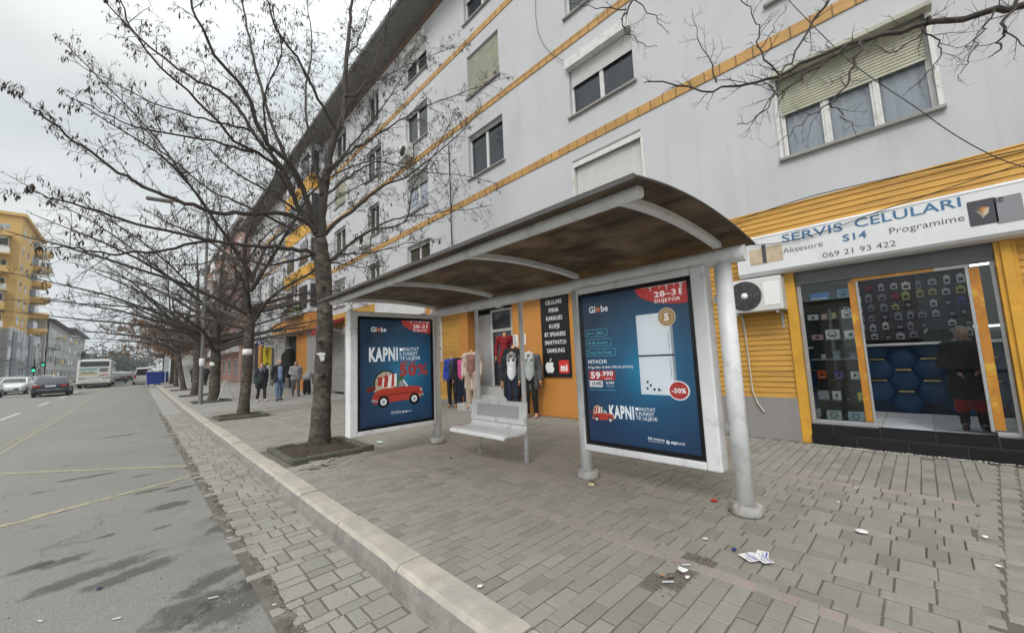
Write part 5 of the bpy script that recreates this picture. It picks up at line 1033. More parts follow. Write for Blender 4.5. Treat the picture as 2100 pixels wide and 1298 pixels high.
# ================================================================ litter
def crumple(x, y, s, z=.004, col=0, k=7, h=.35):
    q = M(); c = Vector((x, y, z)); pts = [c+Vector((s*cos(6.283*i/k)*rnd.uniform(.6, 1.2), s*sin(6.283*i/k)*rnd.uniform(.5, 1.1), rnd.uniform(0, s*h))) for i in range(k)]; q.add(pts+[c+Vector((0, 0, s*h*1.3)), c], [(i, (i+1) % k, k) for i in range(k)]+[((i+1) % k, i, k+1) for i in range(k)]); return q
LIT = [(1465, 1028, .05, 'crumpled red wrapper beside the outer shelter post', m_red), (1770, 1092, .06, 'crumpled white tissue on the pavers in front of the shop', m_white), (1755, 1002, .028, 'small white scrap near the shop step', m_white), (2020, 1102, .028, 'square white scrap by the edge course', m_white), (1447, 1106, .03, 'white paper twist at the top of the missing paver gap', m_white), (1505, 1128, .03, 'little dark blue wrapper near the leaflets', flat('wrap_blue', (.02, .03, .15))), (1720, 1030, .02, 'white gum pack scrap between shelter and shop', m_white), (780, 908, .09, 'pale mint face mask lying by the tree pit', flat('mint', (.5, .68, .62))), (737, 912, .05, 'white crumpled tissue against the tree pit border', m_white), (203, 1208, .03, 'small dark blue bottle cap ring on the asphalt', flat('cap_blue', (.01, .03, .12))), (2048, 1162, .025, 'white pebble-like scrap on the edge course', m_white), (1400, 1170, .045, 'white paper scrap in the missing paver gap', m_white), (1410, 1185, .025, 'small white crumb of paper below the gap', m_white), (1376, 1183, .04, 'grey brown crushed carton in the missing paver gap', mat('carton', (.16, .13, .1), .9)), (1357, 1180, .02, 'orange cigarette end in the gap', flat('orange', (.5, .2, .05))), (985, 1204, .025, 'small pale scrap on the pavers near the kerb', m_white), (683, 1028, .014, 'tiny white scrap on the kerb top', m_white), (870, 940, .02, 'tiny white scrap before the bench', m_white), (945, 925, .02, 'tiny white crumb left of the bench leg', m_white), (1243, 976, .018, 'tiny white crumb behind the middle post', m_white), (968, 912, .016, 'tiny white crumb near the left shelter post', m_white), (925, 940, .03, 'dark flattened scrap in front of the bench', m_black), (1415, 1014, .02, 'thin white straw end under the large poster', m_white)]
for px, py, s, lab, m in LIT:
    p = PZ(px, py, 0 if px > 400 else ROAD); tag(crumple(p.x, p.y, s*.82, p.z+.006, h=.3 if s > .026 else .2).build('litter', m, None, p), lab, 'litter', 'litter on the ground')
for px, py, ln, lab in ((475, 1104, .08, 'white stick lying on the road edge beside a dark patch'), (437, 1227, .06, 'white cigarette end on the asphalt near the large stain'), (572, 1240, .08, 'crushed white paper tube on the gutter edge'), (1370, 1195, .07, 'white cigarette butt in the missing paver gap'), (83, 1275, .035, 'pale chip lying near the lower road edge'), (1407, 1160, .06, 'white stub above the paver gap'), (240, 1270, .045, 'pale stub alone on the asphalt')):
    p = PZ(px, py, 0 if px > 600 else ROAD); a = rnd.uniform(-.3, .5)-.7; d = Vector((cos(a), sin(a), 0))*ln/2; tag(M().tube([p-d+Vector((0, 0, .008)), p+d+Vector((0, 0, .008))], .0055, 6).build('cigarette_end', PH['l'], None, p), lab, 'litter', 'litter on the ground')
p = PZ(1215, 995); q = M(); q.obox(p+Vector((0, 0, .022)), (.045, .02, 0), (-.012, .027, 0), (0, .004, .012)); q.obox(p+Vector((.012, .006, .024)), (.018, .008, 0), (-.0125, .0275, 0), (0, .0041, .0125), 1); tag(q.build('cigarette_packet', [flat('pack_cream', (.55, .48, .3)), m_dark], None, p, bevel=.002), 'cream and dark cigarette packet at the middle post base', 'packet', 'litter on the ground')
p = PZ(1550, 1143); 
for k, (dx, dy, a) in enumerate(((0, 0, .5), (-.05, .03, 1.0), (.045, -.03, .2), (-.02, -.05, .9))):
    q = M(); o = p+Vector((dx, dy, .008+.003*k)); u = Vector((cos(a), sin(a), 0)); v = Vector((-sin(a), cos(a), 0)); q.obox(o, u*.055, v*.036, (0, 0, .0006)); S = Sheet(q, o-u*.055-v*.036+Vector((0, 0, .0008)), u, v, .0004)
    S.rect(.008, .008, .1, .018, 1, 1); S.rect(.01, .05, .06, .056, 1, 1); S.rect(.01, .035, .09, .039, 1, 2); S.rect(.01, .027, .08, .03, 1, 2)
    tag(q.build('leaflet', [m_white, flat('leaf_blue', (.06, .08, .4)), flat('leaf_grey', (.3, .32, .45))], None, o), ('white leaflet with blue print, lowest of the fanned pile', 'tilted white and blue leaflet pointing to the shelter', 'white and blue leaflet nearest the shop in the fanned pile', 'topmost white leaflet with blue bands in the fanned pile')[k], 'leaflet', 'leaflets on the pavers')

# ================================================================ figures
def sdf_mesh(prims, k=.03, vox=.016, cuts=()):
    """Surface nets over a smooth union of tapered capsules and ellipsoids: one continuous skin."""
    P = []
    for p in prims:
        if p[0] == 'c': P += [np.array(p[1])-p[3]-.05, np.array(p[1])+p[3]+.05, np.array(p[2])-p[4]-.05, np.array(p[2])+p[4]+.05]
        else: P += [np.array(p[1])-np.array(p[2])-.05, np.array(p[1])+np.array(p[2])+.05]
    P = np.array(P); lo = P.min(0); hi = P.max(0); n = np.ceil((hi-lo)/vox).astype(int)+1
    g = np.stack(np.meshgrid(*[lo[i]+vox*np.arange(n[i]) for i in range(3)], indexing='ij'), -1); D = np.full(g.shape[:3], 9.)
    for p in prims:
        if p[0] == 'c':
            a, b = np.array(p[1]), np.array(p[2]); ba = b-a; h = np.clip(((g-a)@ba)/max(1e-9, ba@ba), 0, 1); d = np.linalg.norm(g-a-h[..., None]*ba, axis=-1)-(p[3]+(p[4]-p[3])*h)
        else:
            q = (g-np.array(p[1]))/np.array(p[2]); r = np.linalg.norm(q, axis=-1); d = (r-1)*min(p[2])*.5+(r-1)*r*.5*min(p[2])
        kk = p[-1] if isinstance(p[-1], str) else None
        h = np.clip(.5+.5*(D-d)/k, 0, 1); D = D*(1-h)+d*h-k*h*(1-h)
    for c0, c1 in cuts:
        q = np.maximum(np.array(c0)-g, g-np.array(c1)).max(-1); D = np.maximum(D, -q)
    s = D < 0; C = tuple(m-1 for m in n); sm = np.zeros(C+(3,)); ct = np.zeros(C)
    cor = [(i, j, k_) for i in (0, 1) for j in (0, 1) for k_ in (0, 1)]
    sl = lambda A, c: A[c[0]:c[0]+C[0], c[1]:c[1]+C[1], c[2]:c[2]+C[2]]
    for a in cor:
        for ax in range(3):
            if a[ax]: continue
            b = list(a); b[ax] = 1; da, db = sl(D, a), sl(D, b); m = (da < 0) != (db < 0); t = np.where(m, da/np.where(m, da-db, 1), 0)
            off = np.zeros(C+(3,)); off[...] = a; off[..., ax] += t; sm += np.where(m[..., None], off, 0); ct += m
    act = ct > 0; idx = -np.ones(C, int); idx[act] = np.arange(act.sum()); w_ = np.argwhere(act); V = lo+vox*(w_+sm[act]/ct[act][:, None]); F = []
    for ax in range(3):
        u, v = [(1, 2), (2, 0), (0, 1)][ax]; S0 = [slice(1, -1)]*3; S0[ax] = slice(0, -1); S1 = [slice(1, -1)]*3; S1[ax] = slice(1, None); A, B = s[tuple(S0)], s[tuple(S1)]
        for e in np.argwhere(A != B):
            p = e+1; p[ax] -= 1; c = []
            for du, dv in ((0, 0), (1, 0), (1, 1), (0, 1)): qd = p.copy(); qd[u] -= du; qd[v] -= dv; c.append(idx[tuple(qd)])
            if min(c) < 0: continue
            F.append(tuple(c) if A[tuple(e)] else tuple(c[::-1]))
    return V.tolist(), F
def sk(name, prims, m, par, k=.03, vox=.016, cuts=(), extra=None):
    q = M(); v, f = sdf_mesh(prims, k, vox, cuts); q.add(v, f, 0, True)
    if extra: extra(q)
    return q.build(name, m, par, (0, 0, 0))
m_skin = mat('skin', (.42, .24, .17), .55, .06, 12); m_mann = mat('mannequin_skin', (.56, .28, .15), .35, .06, 5); m_eye = flat('eye_dark', (.03, .02, .018), .2); m_lip = flat('lip', (.3, .09, .08), .5); m_shoe = mat('shoe_black', (.015, .014, .014), .4); m_sole = mat('shoe_white', (.5, .5, .48), .5)
J0 = dict(head=(0, -.02, 1.635), neck=(0, 0, 1.49), chest=(0, .005, 1.3), waist=(0, 0, 1.08), pelvis=(0, 0, .95), sl=(.185, 0, 1.42), sr=(-.185, 0, 1.42), el=(.25, .03, 1.15), er=(-.25, .03, 1.15), wl=(.255, -.05, .9), wr=(-.255, -.05, .9), hl=(.092, 0, .92), hr=(-.092, 0, .92), kl=(.1, -.02, .5), kr=(-.1, -.02, .5), al=(.105, .02, .085), ar=(-.105, .02, .085), tl=(.125, -.13, .03), tr=(-.125, -.13, .03))
cloth_mats = {}
def cm(c, tag_=''):
    k = tuple(c)
    if k not in cloth_mats: cloth_mats[k] = mat('cloth_%d' % len(cloth_mats), c, .85, .16, 9, .25)
    return cloth_mats[k]
def figure(name, label, cat, loc, rz, H=1.72, pose=None, head=True, skin=None, bare_legs=False, trousers=None, flare=.0, coat=None, coat_to=.82, coat_r=1.0, puffy=0, open_front=0, shirt=None, shoes='b', hair=None, hat=None, hood=None, skirt=None, bag=None, scarf=None, group=None, vox=.018, feet=True):
    t = thing(name, label, cat, (0, 0, 0), 0, group); J = {k: np.array(v) for k, v in {**J0, **(pose or {})}.items()}; sc_ = H/1.75; skin = skin or m_skin
    c = lambda a, b, ra, rb: ('c', J[a] if isinstance(a, str) else np.array(a), J[b] if isinstance(b, str) else np.array(b), ra, rb)
    up = J['neck']-J['chest']; up = up/np.linalg.norm(up)
    B = [c('chest', 'waist', .12, .11), c('waist', 'pelvis', .11, .13), c('sl', 'sr', .055, .055), c('chest', 'neck', .1, .052), c('neck', J['neck']+up*.06, .05, .048)]
    for s in 'lr':
        B += [c('s'+s, 'e'+s, .05, .04), c('e'+s, 'w'+s, .04, .027), c('h'+s, 'k'+s, .085, .055), c('k'+s, 'a'+s, .052, .036), c('a'+s, 't'+s, .04, .032)]
        d = J['w'+s]-J['e'+s]; d = d/np.linalg.norm(d); B += [c('w'+s, J['w'+s]+d*.07, .026, .034)]
    hd = J['head']
    if head: B += [('e', hd, np.array((.075, .092, .108))), ('e', hd+(0, -.035, -.05), np.array((.052, .055, .06))), ('e', hd+(0, -.098, -.012), np.array((.014, .022, .024))), ('e', hd+(.077, .01, -.005), np.array((.012, .02, .03))), ('e', hd+(-.077, .01, -.005), np.array((.012, .02, .03)))]
    def fingers(q):
        for s, sg_ in (('l', 1), ('r', -1)):
            w_ = Vector(J['w'+s]); d = (w_-Vector(J['e'+s])).normalized(); f = Vector((0, -1, 0)); side = d.cross(f).normalized(); f = side.cross(d)
            for i, l in enumerate((.07, .082, .078, .06)): 
                b0 = w_+d*.085+f*(-.024+.016*i)*-1; m1 = b0+d*l*.55+side*sg_*-.006; q.tube([b0-d*.02, m1, m1+d*l*.35-side*sg_*.018], [.009, .0085, .006], 6)
            b0 = w_+d*.03+f*.028; q.tube([b0, b0+d*.035+f*.018, b0+d*.07+f*.016], [.011, .01, .007], 6)
    sk('body', B, skin, t, .025, vox, extra=fingers)
    if head:
        q = M()
        for s in (1, -1): q.ell(hd+(.031*s, -.083, .014), (.012, .008, .008), 8, 6)
        q.build('eyes', m_eye, t, (0, 0, 0)); q = M(); q.ell(hd+(0, -.089, -.058), (.022, .008, .007), 8, 6); q.build('mouth', m_lip, t, (0, 0, 0))
        if hair: sk('hair', [('e', hd+(0, .022, .025), np.array((.088, .092, .105))), ('e', hd+(0, .05, -.03), np.array((.08, .055, .09)))], cm(hair), t, .02, vox, cuts=[((-.07, -.3, -9), (.07, hd[1]-.02, hd[2]+.055))])
        if hat: sk('hat', [('e', hd+(0, .01, .055), np.array((.09, .105, .075)))], cm(hat), t, .02, vox)
        if hood: sk('hood', [('e', hd+(0, .03, .02), np.array((.095, .09, .125))), c(J['neck']+(.07, .02, 0), J['neck']+(-.07, .02, 0), .07, .07)], cm(hood), t, .04, vox, cuts=[((-.075, -.4, hd[2]-.1), (.075, hd[1]-.02, hd[2]+.06))])
    if trousers:
        T = [c('hl', 'hr', .115, .115), c('pelvis', J['pelvis']+(0, 0, .06), .13, .12)]
        for s in 'lr': T += [c('h'+s, 'k'+s, .1, .07+flare*.3), c('k'+s, J['a'+s]+(0, 0, .02), .068+flare*.3, .058+flare)]
        sk('trousers', T, cm(trousers), t, .03, vox)
    if skirt: sk('skirt', [c('pelvis', J['pelvis']+(0, 0, .08), .14, .12)]+[c(J['pelvis']+(x, 0, 0), J['pelvis']+(x*1.9, -.01, -skirt[1]), .12, .1) for x in (-.06, .06)], cm(skirt[0]), t, .06, vox)
    if shirt:
        Sx = [c('chest', 'waist', .142, .128), c('waist', 'pelvis', .13, .138), c('sl', 'sr', .07, .07)]
        if not coat:
            for s in 'lr': Sx += [c('s'+s, 'e'+s, .066, .052), c('e'+s, J['w'+s], .052, .04)]
        sk('shirt', Sx, cm(shirt), t, .05, vox)
    if coat:
        r = coat_r; drop = J['pelvis'][2]-coat_to
        Cx = [c('chest', 'waist', .158*r, .15*r), c('waist', 'pelvis', .15*r, .158*r), c('sl', 'sr', .08*r, .08*r), c(J['neck']+(.04, .02, -.02), J['neck']+(-.04, .02, -.02), .07, .07)]
        if drop > 0: Cx += [c(J['pelvis']+(x, 0, .05), J['pelvis']+(x*1.35, .0, -drop), .13*r, .13*r) for x in (-.07, .07)]
        for s in 'lr': Cx += [c('s'+s, 'e'+s, .078*r, .066*r), c('e'+s, J['w'+s], .066*r, .05*r)]
        if puffy:
            for i in range(6): z = .86+.1*i; x = J['pelvis']+(J['chest']-J['pelvis'])*max(0, (z-.95)/.35); Cx += [('e', np.array((x[0], x[1], z)), np.array((.19*r, .155*r, .045)))]
            for s in 'lr':
                for i in range(4): p = J['s'+s]+(J['e'+s]-J['s'+s])*(.25+.25*i); Cx += [('e', p, np.array((.083, .083, .04))*r)]
        cuts = [((-open_front/2, -.6, coat_to-.3), (open_front/2, -.06, 1.47))] if open_front else []
        sk('coat', Cx, cm(coat), t, .035 if not puffy else .015, vox, cuts)
    if scarf: sk('scarf', [('e', J['neck']+(0, -.02, .02), np.array((.12, .115, .055))), c(J['neck']+(.07, -.06, -.02), J['neck']+(.06, -.13, -.1), .045, .04), c(J['neck']+(-.07, -.06, -.02), J['neck']+(-.06, -.13, -.1), .045, .04)], cm(scarf), t, .03, vox)
    if shoes:
        for s in 'lr': q = M(); v, f = sdf_mesh([c(J['a'+s]+(0, .03, -.04), J['t'+s]+(0, -.02, .012), .048, .042)], .01, .012); q.add(v, f, 0, True); q.build('shoe', m_shoe if shoes == 'b' else m_sole, t, (0, 0, 0))
    if bag:
        bp, bs, bc = bag; q = M(); p = np.array(bp); q.ell(p, bs, 14, 10); q.tube([p+(0, 0, bs[2]*.8), (J['sl']+J['sr'])/2*.5+p*.5+(0, -.17, .2), J['sl' if bp[0] < 0 else 'sr']+(0, 0, .09)], .012, 6); q.build('bag', cm(bc), t, (0, 0, 0))
    t.location = loc; t.rotation_euler = (0, 0, rz); t.scale = (sc_,)*3; return t
walk1 = dict(kl=(.1, -.12, .52), al=(.105, -.16, .1), tl=(.12, -.31, .07), kr=(-.1, .02, .5), ar=(-.1, .18, .12), tr=(-.11, .06, .04), el=(.25, .1, 1.16), wl=(.24, .08, .92), er=(-.25, -.02, 1.16), wr=(-.23, -.16, .95))
walk2 = dict(kr=(-.1, -.1, .52), ar=(-.105, -.12, .1), tr=(-.12, -.27, .06), kl=(.1, .02, .5), al=(.1, .15, .11), tl=(.11, .03, .04), er=(-.25, .08, 1.16), wr=(-.25, .05, .93), el=(.25, -.02, 1.16), wl=(.22, -.15, .96))
def fp(px, py): p = PZ(px, py); return (p.x, p.y, G(p.y)-.01)
figure('person', 'woman in a dark padded coat with a green shoulder bag, walking beside two men', 'person', fp(535, 823), .1, 1.66, walk1, trousers=(.02, .02, .022), coat=(.03, .032, .04), coat_to=.72, coat_r=1.18, puffy=0, hair=(.3, .15, .08), scarf=(.18, .19, .24), shoes='w', bag=((-.2, -.2, .9), (.15, .08, .13), (.03, .06, .045)), vox=.02)
figure('person', 'bald man in open dark jacket, blue jumper and blue jeans, walking', 'person', fp(572, 821), .05, 1.8, walk2, trousers=(.09, .15, .24), coat=(.02, .021, .025), coat_to=.86, coat_r=1.12, open_front=.2, shirt=(.2, .27, .4), hair=(.38, .3, .25), vox=.02)
figure('person', 'young man in light grey padded vest and grey trousers, mid stride', 'person', fp(606, 813), -.15, 1.72, {**walk1, 'wr': (-.16, -.22, 1.1)}, trousers=(.1, .1, .105), coat=(.3, .3, .3), coat_to=.9, coat_r=1.05, puffy=1, hair=(.03, .025, .022), vox=.02)
figure('person', 'person in grey coat and black skirt bending over by the nearest trunk', 'person', fp(629, 809), 2.5, 1.6, dict(chest=(0, -.3, 1.12), neck=(0, -.44, 1.18), head=(0, -.52, 1.12), waist=(0, -.12, 1.02), sl=(.18, -.38, 1.14), sr=(-.18, -.38, 1.14), el=(.2, -.45, .88), er=(-.2, -.45, .88), wl=(.15, -.5, .66), wr=(-.15, -.5, .66)), skirt=((.012, .012, .013), .8), coat=(.26, .255, .26), coat_to=.9, coat_r=1.1, hair=(.03, .03, .03), bag=((.3, -.35, .55), (.1, .08, .14), (.5, .08, .03)), vox=.02)
figure('person', 'small distant figure in black coat standing beside the far lamp post', 'person', (4.3, 43, G(43)), .3, 1.7, walk2, trousers=(.02, .02, .02), coat=(.025, .025, .03), hair=(.03, .03, .03), vox=.026)
figure('person', 'distant person in black walking close to the white far facade', 'person', (7.4, 57, G(57)), -.4, 1.65, walk1, trousers=(.02, .02, .02), coat=(.018, .018, .02), coat_to=.6, hair=(.03, .03, .03), vox=.026)
figure('person', 'distant grey haired walker in dark jacket between the far trees', 'person', (4.2, 52, G(52)), 0, 1.7, walk1, trousers=(.04, .04, .06), coat=(.05, .05, .06), hair=(.3, .3, .3), vox=.026)
figure('person', 'person in black coat, grey hood and dark red skirt behind the shop door', 'person', (7.68, -.36, .28), -1.5, 1.3, dict(wl=(.12, -.2, 1.0), wr=(-.14, -.18, .98), el=(.27, .02, 1.12), er=(-.27, .02, 1.12)), trousers=(.02, .02, .02), skirt=((.2, .012, .02), .58), coat=(.012, .012, .014), coat_to=.62, coat_r=1.22, hood=(.25, .22, .2), shoes='b', vox=.014)
# mannequins of the clothes shop
mg = 'headless mannequins of the clothes shop'
def mann(lab, loc, rz, H=1.72, **k): return figure('mannequin', lab, 'mannequin', loc, rz, H, head=False, skin=m_mann, shoes=None, group=mg, vox=.016, **k)
FR = -1.0
mann('headless mannequin in bright blue jacket and black trousers, half hidden behind the shelter post', (7.05, 10.1, 0), FR, coat=(.03, .06, .32), coat_to=.9, open_front=.12, shirt=(.04, .04, .05), trousers=(.015, .015, .016))
mann('headless mannequin in long black coat over a pink top and dark flared jeans', (6.95, 9.45, 0), FR, coat=(.012, .012, .016), coat_to=.5, coat_r=1.12, open_front=.24, shirt=(.6, .08, .28), trousers=(.015, .022, .045), flare=.03)
mann('headless mannequin in long cream coat, brown top and beige wide trousers', (6.75, 8.72, .1), FR, 1.76, coat=(.55, .44, .37), coat_to=.58, open_front=.26, shirt=(.25, .13, .1), trousers=(.42, .33, .26), flare=.035)
mann('headless mannequin in short dark red dress with bare legs on the top step', (7.35, 7.98, .63), FR, 1.66, pose=dict(el=(.27, .04, 1.16), wl=(.16, .0, .96), er=(-.27, .04, 1.16), wr=(-.27, -.02, .9)), shirt=(.22, .01, .015), skirt=((.22, .01, .015), .22))
mann('headless mannequin in dark quilted jacket with grey fur collar, white shirt and navy jeans', (6.85, 7.2, 0), FR, 1.74, coat=(.016, .017, .024), coat_to=.55, coat_r=1.14, open_front=.25, shirt=(.68, .68, .7), trousers=(.02, .03, .06), scarf=(.2, .2, .21), puffy=1)
mann('headless mannequin in black puffer jacket hanging at the door behind the grey collar one', (7.15, 7.45, .21), FR, 1.7, coat=(.012, .012, .013), coat_to=.72, coat_r=1.2, puffy=1, trousers=(.012, .012, .012))
mann('headless mannequin in dark grey blazer with pale patterned scarf and black trousers', (6.85, 6.58, 0), FR, 1.74, coat=(.075, .08, .08), coat_to=.74, open_front=.24, shirt=(.35, .4, .38), trousers=(.012, .012, .012), scarf=(.42, .46, .43))

# ================================================================ vehicles
m_tyre = mat('tyre', (.018, .018, .018), .85, .2, 20); m_rim = mat('rim', (.35, .35, .36), .35, .1, metal=.5); m_cglass = mat('car_glass', (.018, .022, .026), .06, .2, 2, spec=.7)
m_tail = flat('tail_lamp', (.3, .012, .012), .2); m_head = flat('head_lamp', (.7, .72, .75), .15); m_chrome = mat('chrome', (.5, .5, .5), .2, .05, metal=.8); m_plate = flat('plate', (.6, .62, .65), .4)
paints = {}
def pt(c):
    if c not in paints: paints[c] = mat('car_paint_%d' % len(paints), c, .28, .03, 3, spec=.5, coat=.6)
    return paints[c]
def car(label, loc, rz, col, kind='saloon', L_=4.55, W_=1.8, H_=1.44, group='cars in the street', lights=True):
    """Rear at y = 0, nose towards +y."""
    t = thing('parked_car' if kind == 'van' else 'car', label, 'van' if kind == 'van' else 'car', (0, 0, 0), 0, group); p = pt(col); hw = W_/2
    if kind == 'van': st_ = [(0, .32, .98, .9), (.06, .24, 1.02, .97), (.9, .2, 1.02, 1), (3.0, .2, 1.0, 1), (3.7, .2, .98, .98), (4.2, .22, .86, .93), (L_, .3, .68, .8)]; roof = [(.02, 1.0), (.12, H_-.1), (.4, H_), (2.5, H_+.01), (3.0, H_-.1), (3.75, 1.0)]
    elif kind == 'estate': st_ = [(0, .36, .86, .88), (.08, .26, .98, .96), (.8, .2, .97, 1), (2.6, .2, .95, 1), (3.4, .2, .93, .99), (4.2, .22, .84, .94), (L_, .32, .62, .78)]; roof = [(.08, .99), (.62, H_-.1), (1.1, H_-.01), (2.1, H_), (2.6, H_-.08), (3.35, .95)]
    else: st_ = [(0, .36, .85, .88), (.08, .26, .97, .95), (.7, .2, .98, 1), (2.6, .2, .95, 1), (3.3, .2, .93, .99), (4.2, .22, .82, .93), (L_, .32, .6, .78)]; roof = [(.55, .98), (1.25, H_-.07), (1.7, H_), (2.2, H_), (2.6, H_-.08), (3.25, .95)]
    q = M(); rows = []
    for y, zb, zt, f in st_: rows.append([(-hw*f*.86, y, zb), (-hw*f*.97, y, zb+.12), (-hw*f, y, zb+(zt-zb)*.5), (-hw*f*.98, y, zt-.1), (-hw*f*.9, y, zt), (0, y, zt+.03), (hw*f*.9, y, zt), (hw*f*.98, y, zt-.1), (hw*f, y, zb+(zt-zb)*.5), (hw*f*.97, y, zb+.12), (hw*f*.86, y, zb)])
    K = 11; vs = [v for r in rows for v in r]; q.add(vs, [(i*K+j, i*K+(j+1) % K, (i+1)*K+(j+1) % K, (i+1)*K+j) for i in range(len(rows)-1) for j in range(K)], 0, True); q.add(rows[0], [tuple(range(K))]); q.add(rows[-1], [tuple(range(K))[::-1]])
    # cabin with inward lean
    def wx(z): return hw*.9-(z-.95)*.36*(.45 if kind == 'van' else 1)
    l = [(-wx(z), y, z) for y, z in roof]; r = [(wx(z), y, z) for y, z in roof]; n = len(roof)
    q.add(l+r, [tuple(range(n)), tuple(range(n, 2*n))[::-1]]+[(i, n+i, n+i+1, i+1) for i in range(n-1)], 0)
    body = q.build('body', p, t, (0, 0, 0), bevel=.02)
    def strip(nm_, a, b, m, ins=.1, k=.012):
        (y0, z0), (y1, z1) = roof[a], roof[b]; nn = Vector((0, -(z1-z0), (y1-y0))).normalized()*k; nn = nn if nn.z > 0 else -nn
        q = M(); y0, z0, y1, z1 = y0+(y1-y0)*.08, z0+(z1-z0)*.08, y0+(y1-y0)*.92, z0+(z1-z0)*.92; q.quad(*[Vector(v)+nn for v in ((-wx(z0)+ins, y0, z0), (wx(z0)-ins, y0, z0), (wx(z1)-ins, y1, z1), (-wx(z1)+ins, y1, z1))]); return q.build(nm_, m, t, (0, 0, 0))
    strip('rear_window', 0, 1, m_cglass); strip('windscreen', n-2, n-1, m_cglass)
    zt_, zb_ = H_-.12, 1.0
    for s in (1, -1):
        lo = roof[0][0]+.3; hi = roof[-1][0]-.25; a = roof[1][0]+.22; b_ = roof[-2][0]-.02; mid = (lo+hi)/2
        for (p0, p1, t0, t1) in ((lo, mid-.03, a, mid-.03), (mid+.03, hi, mid+.03, b_)):
            q = M(); q.quad(*[(s*(wx(z)+.006), y, z) for y, z in ((p0, zb_), (p1, zb_), (t1, zt_), (t0, zt_))]); q.build('side_window', m_cglass, t, (0, 0, 0))
        q = M(); q.ell((s*(hw+.06), roof[-1][0]-.35, 1.0), (.1, .07, .075), 10, 8); q.build('mirror', p, t, (0, 0, 0))
        zl = .78 if kind != 'van' else .95
        q = M(); q.box((s*hw*.5, -.012, zl-.07), (s*hw*.9, .07, zl+.06)) if kind != 'van' else q.box((s*hw*.72, -.012, zl-.2), (s*hw*.93, .07, zl+.2)); q.build('tail_light', m_tail, t, (0, 0, 0), bevel=.015)
        q = M(); q.box((s*hw*.42, L_-.14, .56), (s*hw*.76, L_+.005, .68)); q.build('headlight', m_head, t, (0, 0, 0), bevel=.015)
    for y in (.85, L_-.85):
        for s in (1, -1):
            q = M(); q.lathe((s*(hw-.1), y, .32), [(.2, -.105), (.3, -.11), (.32, -.08), (.32, .08), (.3, .11), (.2, .105)], 20, axis='x'); wh = q.build('wheel', m_tyre, t, (0, 0, 0)); q = M(); q.lathe((s*(hw+.003), y, .32), [(.2, -.01), (.2, .006), (.06, .01), (.05, .012)], 16, axis='x'); q.build('rim', m_rim, wh, (0, 0, 0))
    q = M(); q.box((-.26, -.025, .72 if kind != 'van' else .62), (.26, .0, .83 if kind != 'van' else .73)); q.build('number_plate', m_plate, t, (0, 0, 0)); q = M(); q.box((-hw*.84, -.03, .28), (hw*.84, .1, .46)); q.build('rear_bumper', m_tyre if kind != 'van' else p, t, (0, 0, 0), bevel=.03); q = M(); q.box((-hw*.6, L_-.02, .36), (hw*.6, L_+.015, .5)); q.box((-.26, L_+.015, .4), (.26, L_+.022, .5), 1); q.build('grille', [m_tyre, m_plate], t, (0, 0, 0))
    if kind == 'estate': q = M(); q.box((-hw*.7, -.034, .5), (hw*.7, .02, .53)); q.build('chrome_strip', m_chrome, t, (0, 0, 0))
    t.location = (loc[0], loc[1], ROAD+G(loc[1])+.004); t.rotation_euler = (0, 0, rz); return t
car('dark blue black estate car seen from behind, in front of the bus', (-4.55, 44.5, 0), .03, (.012, .015, .024), 'estate', 4.7, 1.86, 1.46)
car('white car facing the camera, left of the dark estate car', (-7.6, 57.5, 0), pi-.02, (.6, .61, .62))
car('silver grey car cut by the left picture edge', (-8.4, 50.5, 0), pi, (.2, .21, .23))
car('white saloon behind the white car in the opposite lane', (-9.0, 65, 0), pi, (.6, .6, .6)); car('pale grey saloon queueing beyond the dark estate car', (-9.2, 74, 0), pi, (.4, .41, .42)); car('red car parked across the street near the green traffic light', (-12.6, 78, 0), pi, (.35, .04, .04)); car('white car last in the opposite queue', (-9, 86, 0), pi, (.6, .6, .6)); car('pale silver car parked across the street', (-12.8, 66, 0), pi, (.45, .45, .45)); car('white parked car nearest to the far buildings', (-13, 90, 0), pi, (.58, .58, .6)); car('white hatchback parked across the street, near the left edge', (-12.4, 58, 0), pi, (.55, .55, .56), 'estate')
car('dark car with lit red tail lamps ahead of the bus', (-1.9, 76, 0), .0, (.03, .03, .035)); car('dark grey car to the right of the red lamped car', (-.3, 88, 0), 0, (.06, .065, .07)); car('white car in the distance above the dark grey car', (-1.2, 98, 0), 0, (.6, .6, .6), 'estate'); car('white van-like car farthest along the road', (-2.6, 112, 0), 0, (.6, .6, .6), 'estate')
car('silver minivan with large rear window, parked past the blue dumpster', (.62, 64, 0), 0, (.52, .51, .49), 'van', 4.6, 1.86, 1.98, 'vans parked at the kerb')
bu = thing('bus', 'white city bus seen from behind with a landscape advert on its back', 'bus', (0, 0, 0)); m_busw = mat('bus_white', (.6, .6, .57), .35, .04, 2, dirt=(.45, .44, .41), dscale=2)
q = M(); q.box((-1.25, 0, .42), (1.25, 11, 2.9)); q.build('body', m_busw, bu, (0, 0, 0), bevel=.12, seg=4); q = M(); q.box((-1.0, .6, 2.9), (1.0, 9, 3.02)); q.build('roof_pod', m_busw, bu, (0, 0, 0), bevel=.05)
q = M(); q.box((-1.05, -.012, 2.22), (1.05, .05, 2.78)); q.build('rear_window', m_cglass, bu, (0, 0, 0), bevel=.03)
